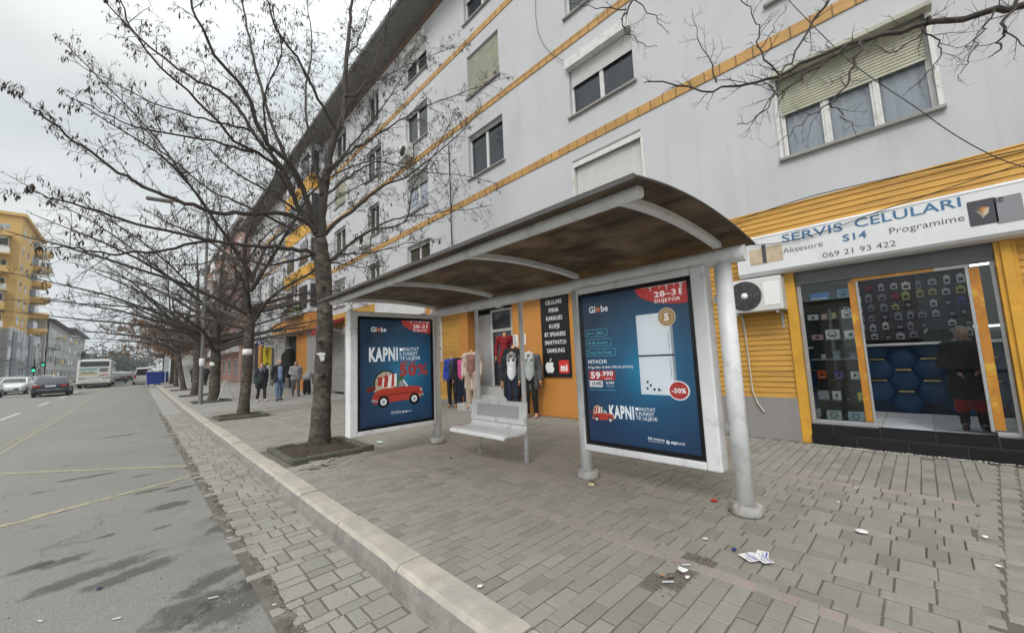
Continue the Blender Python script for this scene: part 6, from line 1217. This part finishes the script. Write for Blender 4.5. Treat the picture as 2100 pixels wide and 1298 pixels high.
q = M(); S = Sheet(q, (-1.08, -.014, 1.15), (1, 0, 0), (0, 0, 1), .003); S.rect(0, .2, 1.3, .95, 0, 0); S.poly([(.02, .62), (.5, .72), (.9, .66), (1.28, .78), (1.28, .93), (.02, .93)], 1, 1); S.poly([(.1, .4), (.35, .55), (.6, .5), (.85, .58), (1.2, .45), (1.2, .4)], 2, 2); S.rect(.02, .22, 1.28, .36, 1, 3); S.rect(.1, .42, .5, .46, 3, 4); q.build('advert', [flat('ad_pale', (.5, .52, .47)), flat('ad_teal', (.2, .36, .36)), flat('ad_green', (.17, .22, .14)), flat('ad_sand', (.5, .4, .2)), m_black], bu, (0, 0, 0))
q = M(); S = Sheet(q, (.3, -.014, 1.2), (1, 0, 0), (0, 0, 1), .003); S.poly([(0, .1), (.1, .02), (.2, .18), (.42, .25), (.7, .2), (.72, .08), (.45, .1), (.3, .12), (.15, .0)], 1, 0); q.build('red_emblem', flat('bus_red', (.5, .12, .1)), bu, (0, 0, 0))
q = M()
for i in range(6): q.box((.35, -.02, 1.68+.07*i), (.98, .0, 1.71+.07*i))
q.build('vent_grille', m_tyre, bu, (0, 0, 0))
for s in (1, -1):
    for i in range(3): q = M(); q.lathe((s*(.68+.17*i), 0, .98), [(.05, -.02), (.05, .01)], 12, axis='y'); q.build('tail_light', m_tail if i else m_tyre, bu, (0, 0, 0))
    for y in (2.2, 8.6): q = M(); q.lathe((s*1.12, y, .5), [(.3, -.14), (.48, -.14), (.5, -.1), (.5, .1), (.48, .14), (.3, .14)], 20, axis='x'); q.build('wheel', m_tyre, bu, (0, 0, 0))
    for i in range(6): q = M(); q.box((s*1.252, .7+1.7*i, 1.5), (s*1.258, 2.25+1.7*i, 2.6)); q.build('side_window', m_cglass, bu, (0, 0, 0))
q = M(); q.box((-1.26, -.03, .3), (1.26, .1, .5)); q.build('rear_bumper', m_tyre, bu, (0, 0, 0), bevel=.03); q = M(); q.box((-.3, -.02, .9), (.3, .01, 1.02)); q.build('number_plate', m_plate, bu, (0, 0, 0)); q = M(); q.box((-1.0, -.016, .62), (1.0, .01, .64)); q.box((-1.15, -.018, 1.08), (1.15, .01, 1.1)); q.build('panel_seam', m_tyre, bu, (0, 0, 0))
bu.location = (-3.22, 60, ROAD+G(60)+.004)
m_dump = mat('dumpster_blue', (.012, .05, .32), .45, .12, 4, dirt=(.02, .035, .16), dscale=4)
def dumpster(label, x, y, rz):
    t = thing('dumpster', label, 'dumpster', (0, 0, 0), 0, 'dumpsters by the kerb'); q = M()
    lo = [(-.55, -.4, .2), (.55, -.4, .2), (.55, .4, .2), (-.55, .4, .2)]; hi = [(-.66, -.52, 1.1), (.66, -.52, 1.1), (.66, .52, 1.1), (-.66, .52, 1.1)]; q.add(lo+hi, [(0, 3, 2, 1)]+[(i, (i+1) % 4, 4+(i+1) % 4, 4+i) for i in range(4)]); q.add([(x_*.96, y_*.96, .95) for x_, y_, z_ in hi], [(0, 1, 2, 3)])
    for i in range(5): x_ = -.4+.2*i; q.obox((x_*1.06, -.475, .64), (.02, 0, 0), (0, .012, 0), (0, -.055, .4))
    q.build('body', m_dump, t, (0, 0, 0)); q = M(); q.box((-.7, -.56, 1.08), (.7, -.5, 1.15)); q.box((-.7, .5, 1.08), (.7, .56, 1.15)); q.box((-.7, -.5, 1.081), (-.64, .5, 1.149)); q.box((.64, -.5, 1.081), (.7, .5, 1.149)); q.build('rim', m_dump, t, (0, 0, 0), bevel=.015)
    for sx in (-.45, .45):
        for sy in (-.32, .32): q = M(); q.lathe((sx, sy, .1), [(.04, -.03), (.1, -.03), (.1, .03), (.04, .03)], 14, axis='x'); q.tube([(sx, sy, .1), (sx, sy, .21)], .03, 6); q.build('wheel', m_tyre, t, (0, 0, 0))
    t.location = (x, y, ROAD+G(y)+.01); t.rotation_euler = (0, 0, rz); t.scale = (.86, 1, 1.25)
dumpster('blue dumpster heaped with pale rubbish bags at the kerb', 1.25, 53, .03); dumpster('second blue dumpster half hidden behind the heaped one', 1.8, 55.8, .1)
for dx, dy, lab, c in ((-.3, 0, 'pale grey rubbish bag on the left of the heaped dumpster', (.5, .5, .48)), (.05, .1, 'white rubbish bag in the middle of the heaped dumpster', (.62, .62, .6)), (.35, -.05, 'cream rubbish bag on the right of the heaped dumpster', (.5, .46, .38))):
    z = ROAD+G(53)+1.52; q = M(); v, f = sdf_mesh([('e', np.array((0, 0, 0.)), np.array((.24, .22, .15))), ('c', np.array((0, 0, .1)), np.array((.03, 0, .2)), .06, .02)], .05, .04); q.add(v, f, 0, True); o = q.build('rubbish_bag', cm(c), None, (0, 0, 0)); o.location = (1.25+dx, 53+dy, z); tag(o, lab, 'rubbish bag')

# ================================================================ posts, wires, small street things
lp = thing('lamp_post', 'tall grey street lamp post beside the white ringed tree, arm over the road', 'street lamp', (2.02, 21.6, G(21.6)))
q = M(); q.tube([(2.02, 21.6, -.05), (2.02, 21.6, .9), (2.02, 21.6, 8.3)], [.09, .075, .05], 14); q.build('pole', m_soff, lp); q = M(); q.tube(smooth([(2.02, 21.6, 8.2), (1.8, 21.6, 8.62), (1.3, 21.6, 8.75), (.7, 21.6, 8.72)]), .032, 8); q.build('arm', m_soff, lp); q = M(); q.obox((.35, 21.6, 8.68), (.4, 0, .02), (0, .13, 0), (-.004, 0, .06)); q.build('lamp_head', m_soff, lp, bevel=.04)
q = M(); q.lathe((2.02, 21.6, 0), [(.09, 1.62), (.1, 1.63), (.1, 1.95), (.09, 1.96)], 14); q.build('paper_band', m_white, lp)
tag(M().tube([(2.02, 21.4, 1.7), (1.7, 21.5, 1.6)], .01, 4).build('wire_tie', m_tyre, None, (1.9, 21.4, 1.6)), 'loose dark wire tied around the lamp post', 'wire')
sp = thing('sign_pole', 'slim grey pole with small white plates beside the blue dumpsters', 'sign pole', (2.05, 52, G(52))); q = M(); q.tube([(2.05, 52, 0), (2.05, 52, 3.2)], .05, 8); q.build('pole', m_alu, sp); M().box((1.9, 51.94, 1.5), (2.3, 51.96, 3.0)).build('plate', mat('plate_pale', (.5, .52, .56), .5, .2, 6), sp)
fr = thing('a_frame', 'folded white metal trestle leaning at the tree with the white ring', 'trestle', (3.0, 22.4, 0)); q = M()
for a, b_ in (((2.7, 22.2, .05), (2.95, 22.3, .95)), ((3.25, 22.2, .05), (2.98, 22.3, .95)), ((2.75, 22.6, .05), (2.95, 22.35, .95)), ((3.35, 22.6, .05), (2.98, 22.35, .95)), ((2.72, 22.22, .2), (3.22, 22.22, .2)), ((2.8, 22.55, .2), (3.3, 22.55, .2))): q.tube([a, b_], .018, 6)
q.build('frame', m_whitef, fr)
ms = flat('green_lit', (.02, .6, .3), .3, emit=1.6)
tl_ = thing('traffic_light', 'traffic light showing green beside the far left parked cars', 'traffic light', (-10.2, 84, G(84))); q = M(); q.tube([(-10.2, 84, 0), (-10.2, 84, 4.0)], .07, 8); q.build('pole', m_tyre, tl_)
for z, x, s in ((2.6, -10.2, .2), (3.3, -9.4, .15)): q = M(); q.box((x-s, 83.7, z-s*1.9), (x+s, 83.9, z+s*1.9)); hb = q.build('housing', m_tyre, tl_, bevel=.03); q = M(); q.lathe((x, 83.68, z-s*.8), [(s*.8, -.01), (s*.85, .03)], 16, axis='y'); q.build('green_lens', ms, hb); q = M(); q.lathe((x, 83.68, z+s*.6), [(s*.7, -.01), (s*.75, .03)], 16, axis='y'); q.build('dark_lens', m_black, hb)
M().tube([(-10.2, 83.9, 3.3), (-9.4, 83.8, 3.3)], .04, 6).build('arm', m_tyre, tl_)
m_wire = flat('wire_black', (.02, .02, .02), .5)
def wire(pts, r, label, cat='cable', n=6): pts = smooth(pts, n); tag(M().tube(pts, r, 5).build('cable', m_wire, None, pts[0]), label, cat)
wire([PX(x, y, 7.2) for x, y in ((1097, -10), (1102, 60), (1125, 105), (1163, 130))], .006, 'thin cable looping down the facade to the half shuttered window')
wire([PX(x, y, 7.0) for x, y in ((1560, -60), (1616, 0), (1743, 126), (1870, 215), (1960, 278), (2048, 325), (2130, 352))], .006, 'thin cable crossing in front of the three sash window')
wire([PX(x, y, 6.96) for x, y in ((1530, 503), (1600, 498), (1680, 478), (1745, 455), (1830, 424), (2100, 335), (2200, 300))], .006, 'cable running over the top edge of the phone shop sign')
wire([PX(x, y, 7.2) for x, y in ((1478, 465), (1640, 410), (1760, 380), (1952, 338), (2110, 305))], .007, 'cable lying along the top of the ochre siding')
wire([PX(x, y, 7.18) for x, y in ((920, 300), (924, 400), (926, 480), (930, 540))], .02, 'grey downpipe on the white wall left of the shelter roof', 'pipe')
for k, (a, b_, s_, lab) in enumerate((((-15, 96, 14), (3, 60, 8), 1.2, 'overhead wire from the yellow tower across the road'), ((-15, 92, 10.5), (2.5, 38, 6.5), 1.0, 'lower overhead wire sagging over the road'), ((-16, 78, 12), (2.2, 30, 7.4), 1.4, 'overhead wire nearest to the camera'), ((-15, 110, 9.2), (2.6, 72, 6), .8, 'farthest overhead wire above the bus'))): a, b_ = Vector(a), Vector(b_); wire([a.lerp(b_, i/6)-Vector((0, 0, s_*4*(i/6)*(1-i/6))) for i in range(7)], .025, lab)
dc = thing('street_decoration', 'unlit triangular wire street decoration hanging beside the yellow tower', 'decoration', (-11, 80, 16)); q = M(); P3 = [PY(92, 515, 80), PY(111, 566, 80), PY(82, 568, 80)]
for i in range(3): q.tube([P3[i], P3[(i+1) % 3]], .07, 5)
for i in range(8): q.tube([P3[0].lerp(P3[1], i/8), P3[2].lerp(P3[1], i/8)], .02, 4); q.tube([P3[0].lerp(P3[2], i/8), P3[1].lerp(P3[2], i/8)], .02, 4)
q.tube([P3[1], P3[1]+Vector((3, 0, -8))], .02, 4); q.build('frame', m_alu, dc)

# further shop signs along the facade
m_signw = mat('sign_panel_white', (.64, .65, .64), .4, .05, 4)
def signbox(label, y0, y1, z0, z1, m, x0=FX-.3, txt=None, tm=None, h=.3, w=None, vert=False):
    t = thing('shop_sign', label, 'sign', (FX, (y0+y1)/2, z0)); q = M(); q.box((x0, y0, z0), (FX-.035, y1, z1)); q.build('casing', m, t, bevel=.01)
    if txt:
        q = M(); S = Sheet(q, (x0-.003, y1, z0), (0, -1, 0), (0, 0, 1), .003)
        S.text(txt, (y1-y0)/2, (z1-z0-h)/2, h, 1, 0, w=w, bold=.03, align='c'); q.build('lettering', tm or m_black, t)
    return t
signbox('blank white sign box under the siding behind the left poster panel', 11.5, 15.3, 3.05, 3.55, m_signw)
def facing(label, y, x0, x1, z0, z1, m, txt=None, tm=None, h=.3, vert=False):
    """A sign standing out from the wall, its face towards the camera."""
    t = thing('shop_sign', label, 'sign', (x1, y, z0)); q = M(); q.box((x0, y, z0), (x1, y+.12, z1)); q.build('casing', m, t, bevel=.01); q = M(); S = Sheet(q, (x0, y-.003, z0), (1, 0, 0), (0, 0, 1), .003)
    if vert:
        n = len(txt)
        for i, ch in enumerate(txt): S.text(ch, (x1-x0)/2, (z1-z0)*(1-(i+.85)/n), (z1-z0)/n*.62, 1, 0, w=(x1-x0)*.5 if ch != 'I' else None, bold=.04, align='c')
    elif txt: S.text(txt, (x1-x0)/2, (z1-z0-h)/2, h, 1, 0, w=(x1-x0)*.8, bold=.03, align='c')
    q.build('lettering', tm or m_black, t); return t
p = PY(541, 712, 33); p2 = PY(556, 748, 33); facing('yellow upright sign with black stacked letters on the far shop wall', 33, p.x, p2.x, p2.z, p.z, flat('sign_yellow', (.65, .5, .03)), 'SERVIS', vert=True)
p = PY(527, 692, 35.5); p2 = PY(550, 707, 35.5); facing('dark blue sign with white letters standing out from the far wall', 35.5, p.x, p2.x, p2.z, p.z, flat('sign_navy', (.02, .03, .25)), 'L—', m_white, .35)
p = PY(543, 693, 32); p2 = PY(563, 712, 32); facing('white sign with dark lettering next to the dark blue sign', 32, p.x, p2.x, p2.z, p.z, m_signw, 'Foto', m_black, .3)
aw = thing('awning', 'dark red shop awning rolled over the grey shutters', 'awning', (7, 20.2, 3.2)); q = M(); q.ext([(FX-.04, 3.75), (FX-.5, 3.6), (FX-.95, 3.3), (FX-.97, 2.95), (FX-.93, 2.95), (FX-.9, 3.25), (FX-.04, 3.6)], 19.3, 21.3, 'y'); q.build('canopy', mat('awning_red', (.25, .02, .025), .8, .15), aw); q = M(); q.tube([(FX-.04, 19.35, 3.0), (FX-.9, 19.35, 3.25)], .02, 6); q.tube([(FX-.04, 21.25, 3.0), (FX-.9, 21.25, 3.25)], .02, 6); q.build('arms', m_alu, aw)
cf = thing('canopy_frame', 'bare metal canopy frame over the far dark shop doorway', 'canopy', (6.7, 30, 3.2)); q = M()
for z in (3.1, 3.35, 3.6): q.tube([(6.35, 26.3, z), (6.35, 33, z)], .03, 6)
for y in (26.3, 29.6, 33):
    q.tube([(6.35, y, 3.1), (6.35, y, 3.6)], .03, 6); q.tube([(6.35, y, 3.35), (7.2, y, 3.35)], .03, 6)
q.build('frame', m_alu, cf); 
g_ = thing('hanging_clothes', 'black garments hanging in the orange shop doorway', 'clothes', (7, 28, 2)); sk('coats', [('c', np.array((6.9, 27.6, 2.35)), np.array((6.9, 27.5, 1.2)), .28, .4), ('c', np.array((6.9, 28.3, 2.2)), np.array((6.9, 28.4, 1.1)), .25, .38)], cm((.012, .012, .012)), None, .15, .06); o = COL.objects[-1] if False else bpy.data.objects['coats']; o.parent = g_; o.location = -Vector((7, 28, 2)); M().tube([(6.9, 27.2, 2.65), (6.9, 28.8, 2.65)], .02, 6).build('rail', m_alu, g_)
# plants on the low balcony of the stair bay, and a balcony box
pb_ = thing('flower_box', 'balcony box with green and red flowering plants on the bay', 'flower box', (6.5, 25.8, 4.5)); q = M(); q.box((6.35, 24.2, 4.35), (6.66, 27.5, 4.6)); q.build('box', m_concr, pb_); q = M()
for i in range(420):
    p = Vector((6.5+rnd.gauss(0, .1), rnd.uniform(24.2, 27.5), 4.6+abs(rnd.gauss(0, .2)))); a = Vector((rnd.gauss(0, 1), rnd.gauss(0, 1), rnd.gauss(0, 1))).normalized()*.08; b_ = a.orthogonal().normalized()*.05; q.add([p-a, p+b_, p+a, p-b_], [(0, 1, 2, 3)], 0 if i % 8 else 1)
q.build('plants', [mat('leaf_green', (.07, .12, .035), .7, .4, 9), flat('flower', (.4, .06, .05))], pb_)
for y, z in ((12.9, 9.1), (16.7, 6.6), (34.5, 6.7)):
    t = thing('air_conditioner', {12.9: 'small air conditioner unit on the upper white facade behind the branches', 16.7: 'air conditioner unit low on the white facade behind the near trunk', 34.5: 'far air conditioner unit on the white facade'}[y], 'air conditioner', (7.1, y, z)); q = M(); q.box((6.92, y-.4, z), (7.2, y+.4, z+.55)); q.build('casing', m_whitef, t, bevel=.015); q = M(); q.lathe((6.915, y-.1, z+.28), [(.2, 0), (.2, .006)], 20, axis='x'); q.build('fan_grille', m_tyre, t)
for y, z0, z1 in ((22.3, 4, 14), (29, 4.5, 14)): 
    t = tag(M().tube([(7.19, y, z0), (7.19, y, z1)], .045, 8).build('downpipe', m_alu, None, (7.19, y, z0)), {10.6: 'grey downpipe on the white facade between window columns', 22.3: 'grey downpipe before the ochre stair bay', 29: 'grey downpipe after the ochre stair bay'}[y], 'pipe')

# ================================================================ neighbouring and far buildings
def facade_block(name, label, cat, x0, x1, y0, y1, z1, wallm, floors, ysp, winm, side='R', fh=3, zb=None, win=(1.3, 1.4), balc=None, seed=1, front=True, jit=0, winchance=1.0):
    """A block with windows as parts on the face to the street and on the end facing the camera."""
    R = random.Random(seed); zb = G((y0+y1)/2)-.3 if zb is None else zb; xf = x1 if side == 'L' else x0; s = 1 if side == 'L' else -1
    t = thing(name, label, cat, ((x0+x1)/2, (y0+y1)/2, zb)); M().box((x0, y0, zb), (x1, y1, z1)).build('wall', wallm, t)
    wins = []
    for k in range(floors):
        z = zb+fh*k+1.0
        y = y0+ysp*.6
        while y < y1-ysp*.4: wins.append(('s', y, z)); y += ysp
        x = x1-1.8 if side == 'L' else x0+1.8
        while front and x0+1 < x < x1-1: wins.append(('f', x, z)); x -= s*ysp*1.1
    for a, u, z in wins[:96]:
        if R.random() > winchance: continue
        q = M(); w_, h_ = win[0]*(1+R.uniform(-jit, jit)), win[1]
        if a == 's': q.box((xf-.02, u-w_/2, z), (xf+s*.05, u+w_/2, z+h_)); 
        else: q.box((u-w_/2, y0-.05, z), (u+w_/2, y0+.02, z+h_))
        o = q.build('window', m_whitef, t); q = M()
        for c_ in (-1, 1):
            if a == 's': q.box((xf+s*.051, u+c_*w_*.24-w_*.2, z+.08), (xf+s*.06, u+c_*w_*.24+w_*.2, z+h_-.08))
            else: q.box((u+c_*w_*.24-w_*.2, y0-.06, z+.08), (u+c_*w_*.24+w_*.2, y0-.051, z+h_-.08))
        q.build('pane', m_pane if R.random() < .7 else m_pane2, o)
    return t, zb
m_tow = plaster('yellow_render', (.6, .395, .14), (.42, .24, .06), .25, .2); m_tow2 = plaster('pale_yellow', (.62, .43, .16), (.45, .3, .12), .25, .2)
TX0 = -15
tw, zb = facade_block('tower_block', 'tall yellow apartment tower with white balconies across the street', 'building', -34, TX0, 102, 121, 28.4, m_tow, 9, 4.2, m_pane, 'L', win=(1.2, 1.5), seed=3)
q = M(); q.box((-34.3, 101.6, 28.4), (TX0+.5, 121.5, 28.9)); q.build('roof', m_tow2, tw)
for k in range(9):
    z = zb+3*k+.2
    if z > 8:
        q = M(); q.box((-21.5, 100.4, z), (-15.8, 102, z+.2)); q.build('balcony', m_tow2, tw); q = M(); q.box((-21.5, 100.4, z+.2), (-15.8, 100.5, z+1.1)); q.build('parapet', [m_tow2, m_shel][k % 2], tw)
        if k % 3 == 1: q = M(); q.box((-21.2, 100.45, z+1.15), (-16, 100.5, z+2.7)); w0 = q.build('glazing', m_whitef, tw); q = M(); [q.box((-21.0+1.3*i, 100.42, z+1.4), (-19.95+1.3*i, 100.449, z+2.55)) for i in range(4)]; q.build('pane', m_pane, w0)
        if k == 5: q = M(); [q.obox((-20.9+.55*i, 100.0, z+.9), (.16, 0, 0), (0, -.35, -.45), (0, .02, -.02), i % 2) for i in range(9)]; q.build('striped_awning', [flat('awn_red', (.35, .12, .06)), m_tow2], tw)
        q = M(); q.box((TX0, 113.5, z), (TX0+1.5, 118.5, z+.2)); q.build('balcony', m_tow2, tw); q = M(); q.lathe((TX0+.3, 116, z+.2), [(1.9, 0), (1.9, .9)], 20); q.build('parapet', m_tow, tw); q = M(); q.box((TX0, 114, z+1.1), (TX0+.6, 118, z+2.6)); q.build('glazing', m_pane2, tw)
q = M(); q.box((-34.2, 101.7, 9.2), (TX0+.1, 121.2, 9.6)); q.build('string_course', m_tow2, tw)
cb, zb = facade_block('commercial_block', 'grey panelled shop block with blank glazing at the foot of the yellow tower', 'building', -30, -14.2, 94, 123, 9.0, plaster('grey_panel', (.3, .32, .33), (.2, .21, .22), .4, .3), 3, 2.6, m_pane, 'L', win=(1.9, 2.0), seed=8, jit=.2, winchance=.8)
for i, (a, b_, z0, z1, c) in enumerate(((97, 100, 1.2, 8.8, (.16, .18, .19)), (104, 107, 4, 8.2, (.42, .43, .42)), (110, 113, 1, 8.9, (.15, .17, .18)), (116, 119, 3.8, 7.2, (.45, .45, .43)))): M().box((-14.2, a, z0), (-14.08, b_, z1)).build('panel', flat('facade_panel_%d' % i, c), cb)
for i, c in enumerate(((.4, .05, .04), (.05, .3, .3), (.45, .44, .4), (.1, .1, .1), (.3, .1, .05))): M().box((-14.2, 95+5.5*i, .9), (-13.4, 99.6+5.5*i, 1.7)).build('shop_fascia', flat('fascia_%d' % i, c), cb)
ob, zb = facade_block('apartment_block', 'old pale four storey block with pitched roof beyond the yellow tower', 'building', -27, -14, 124.5, 168, 13.4, plaster('old_render', (.48, .475, .45), (.25, .24, .23), .45, .25), 4, 3.4, m_pane, 'L', win=(1.5, 1.6), seed=5, jit=.25)
q = M(); q.add([(-27.5, 123.5, 13.4), (-20.5, 123.5, 16.2), (-12.6, 123.5, 13.3), (-27.5, 169, 13.4), (-20.5, 169, 16.2), (-12.6, 169, 13.3)], [(0, 1, 2), (0, 3, 4, 1), (1, 4, 5, 2), (3, 5, 4), (0, 2, 5, 3)]); q.build('roof', mat('dark_roof', (.11, .1, .095), .8), ob)
q = M(); q.tube([(-13.9, 126, 0), (-13.9, 126, 13.4)], .15, 6); q.build('downpipe', m_tyre, ob)
Rb = random.Random(9)
for k in range(4):
    for y in range(128, 166, 6):
        if Rb.random() < .7: z = zb+3*k+.9; q = M(); q.box((-14, y, z), (-12.9, y+3, z+.15)); q.box((-13, y, z+.15), (-12.9, y+3, z+1.0)); q.build('balcony', [m_shel, m_tow2, m_concr][Rb.randrange(3)], ob)
fb, zb = facade_block('apartment_block', 'farther dark roofed block at the end of the left row', 'building', -30, -14.5, 172, 215, 15, plaster('far_render', (.38, .37, .36), (.25, .25, .25), .4, .2), 4, 4, m_pane, 'L', seed=6); q = M(); q.box((-30.5, 171, 15), (-13.4, 216, 15.6)); q.build('roof', mat('far_roof', (.13, .12, .12), .8), fb)
nb = thing('tall_building', 'tan building whose overhanging roof corner enters at the left edge', 'building', (-24, 80, 0)); M().box((-34, 60, -.2), (-16.2, 86, 29)).build('wall', m_tow2, nb); M().box((-34.5, 59.5, 29), (-15.2, 87, 29.6)).build('roof', mat('tan_roof', (.42, .34, .24), .7), nb)
for k in range(8):
    for y in (64, 70, 76, 82): M().box((-16.22, y-.7, 2.2+3.2*k), (-16.15, y+.7, 3.7+3.2*k)).build('window', m_pane, nb)
rb, zb = facade_block('red_building', 'pinkish red apartment block beyond the white one, behind the bare trees', 'building', FX-.3, FX+12, 44, 74, 15.8, plaster('pink_render', (.37, .235, .195), (.28, .17, .14), .5, .25), 5, 3.6, m_pane, 'R', win=(1.4, 1.5), seed=12)
for k in range(4):
    for y in (47, 54, 61, 68): z = zb+3*k+3.8; q = M(); q.box((FX-1.5, y, z), (FX-.3, y+3, z+.15)); q.box((FX-1.5, y, z+.15), (FX-1.4, y+3, z+1.0)); q.build('balcony', [m_concr, m_shel][k % 2], rb)
q = M(); q.box((FX-.8, 43.6, 15.8), (FX+12.5, 74.5, 16.3)); q.build('roof', m_concr, rb)
for i, (a, b_, m) in enumerate(((45, 49, m_signw), (50, 55, m_shel), (56, 62, m_signw), (63, 70, m_concr))): M().box((FX-1.0, a, 2.9+G(50)), (FX-.31, b_, 3.6+G(50))).build('shop_fascia', m, rb)
wb, zb = facade_block('white_building', 'pale far block closing the right row of facades', 'building', FX-.6, FX+10, 78, 120, 11, plaster('far_white', (.5, .5, .48), (.35, .35, .34), .4, .25), 3, 4, m_pane, 'R', seed=14)
# far trees
m_fol = mat('far_foliage', (.045, .06, .035), .9, .5, 1.2)
def leafy(x, y, H, W, seed, label, conic=False):
    R = random.Random(seed); g = G(y)-.3; t = thing('park_tree', label, 'tree', (x, y, g), group='trees at the end of the street'); q = M(); q.tube([(x, y, g), (x+.1, y, g+H*.6)], [.35, .15], 7); q.build('trunk', m_bark, t); q = M(); cl = [(R.gauss(0, W*.3), R.gauss(0, W*.3), H*R.uniform(.35, .92), R.uniform(.18, .32)*W) for _ in range(16)]
    if conic: cl = [(R.gauss(0, W*.2*(1-k/16)), R.gauss(0, W*.2*(1-k/16)), H*(.25+.75*k/16), W*.34*(1-k/17)) for k in range(16)]
    for cx, cy, cz, cr_ in cl:
        for k in range(70):
            d = Vector((R.gauss(0, 1), R.gauss(0, 1), R.gauss(0, 1))).normalized()*cr_*R.uniform(.6, 1.1); p = Vector((x+cx, y+cy, g+cz))+d; a = Vector((R.gauss(0, 1), R.gauss(0, 1), R.gauss(0, .6))).normalized()*R.uniform(.25, .5); b_ = a.orthogonal().normalized()*R.uniform(.2, .4); q.add([p-a, p+b_, p+a, p-b_], [(0, 1, 2, 3)])
    q.build('crown', m_fol, t)
for i, (px, y, H, W, con, lab) in enumerate(((168, 205, 9, 5, True, 'pointed evergreen tree at the street end, left of the bus roof'), (195, 225, 12, 12, False, 'broad round tree rising behind the bus roof'), (236, 235, 10, 9, False, 'tree at the street end to the right of the bus'), (214, 250, 9, 10, False, 'low wide tree behind the bus in the haze'), (258, 245, 7, 8, False, 'low tree at the very end of the road'), (285, 240, 8, 9, False, 'hazy tree between the road end and the right tree row'))): p = PY(px, 760, y); leafy(p.x, y, H, W, 40+i, lab, con)
q = M(); q.box((-9, 275, 0), (-1, 283, 5)); q.build('wall', m_concr, thing('distant_house', 'pale low building closing the road in the distance', 'building', (-5, 279, 0)))

# ================================================================ damp winter air
hz = M().box((-310, -70, -1.7), (310, 710, 34)).build('haze', None, None, (0, 0, 0)); hz['kind'] = 'stuff'; hz.data.materials.clear()
m = bpy.data.materials.new('winter_air'); m.use_nodes = True; N = m.node_tree.nodes; N.clear(); o_ = N.new('ShaderNodeOutputMaterial'); v_ = N.new('ShaderNodeVolumePrincipled'); v_.inputs['Color'].default_value = (.92, .95, 1, 1); v_.inputs['Density'].default_value = .0008; v_.inputs['Anisotropy'].default_value = .2
m.node_tree.links.new(v_.outputs[0], o_.inputs['Volume']); hz.data.materials.append(m)
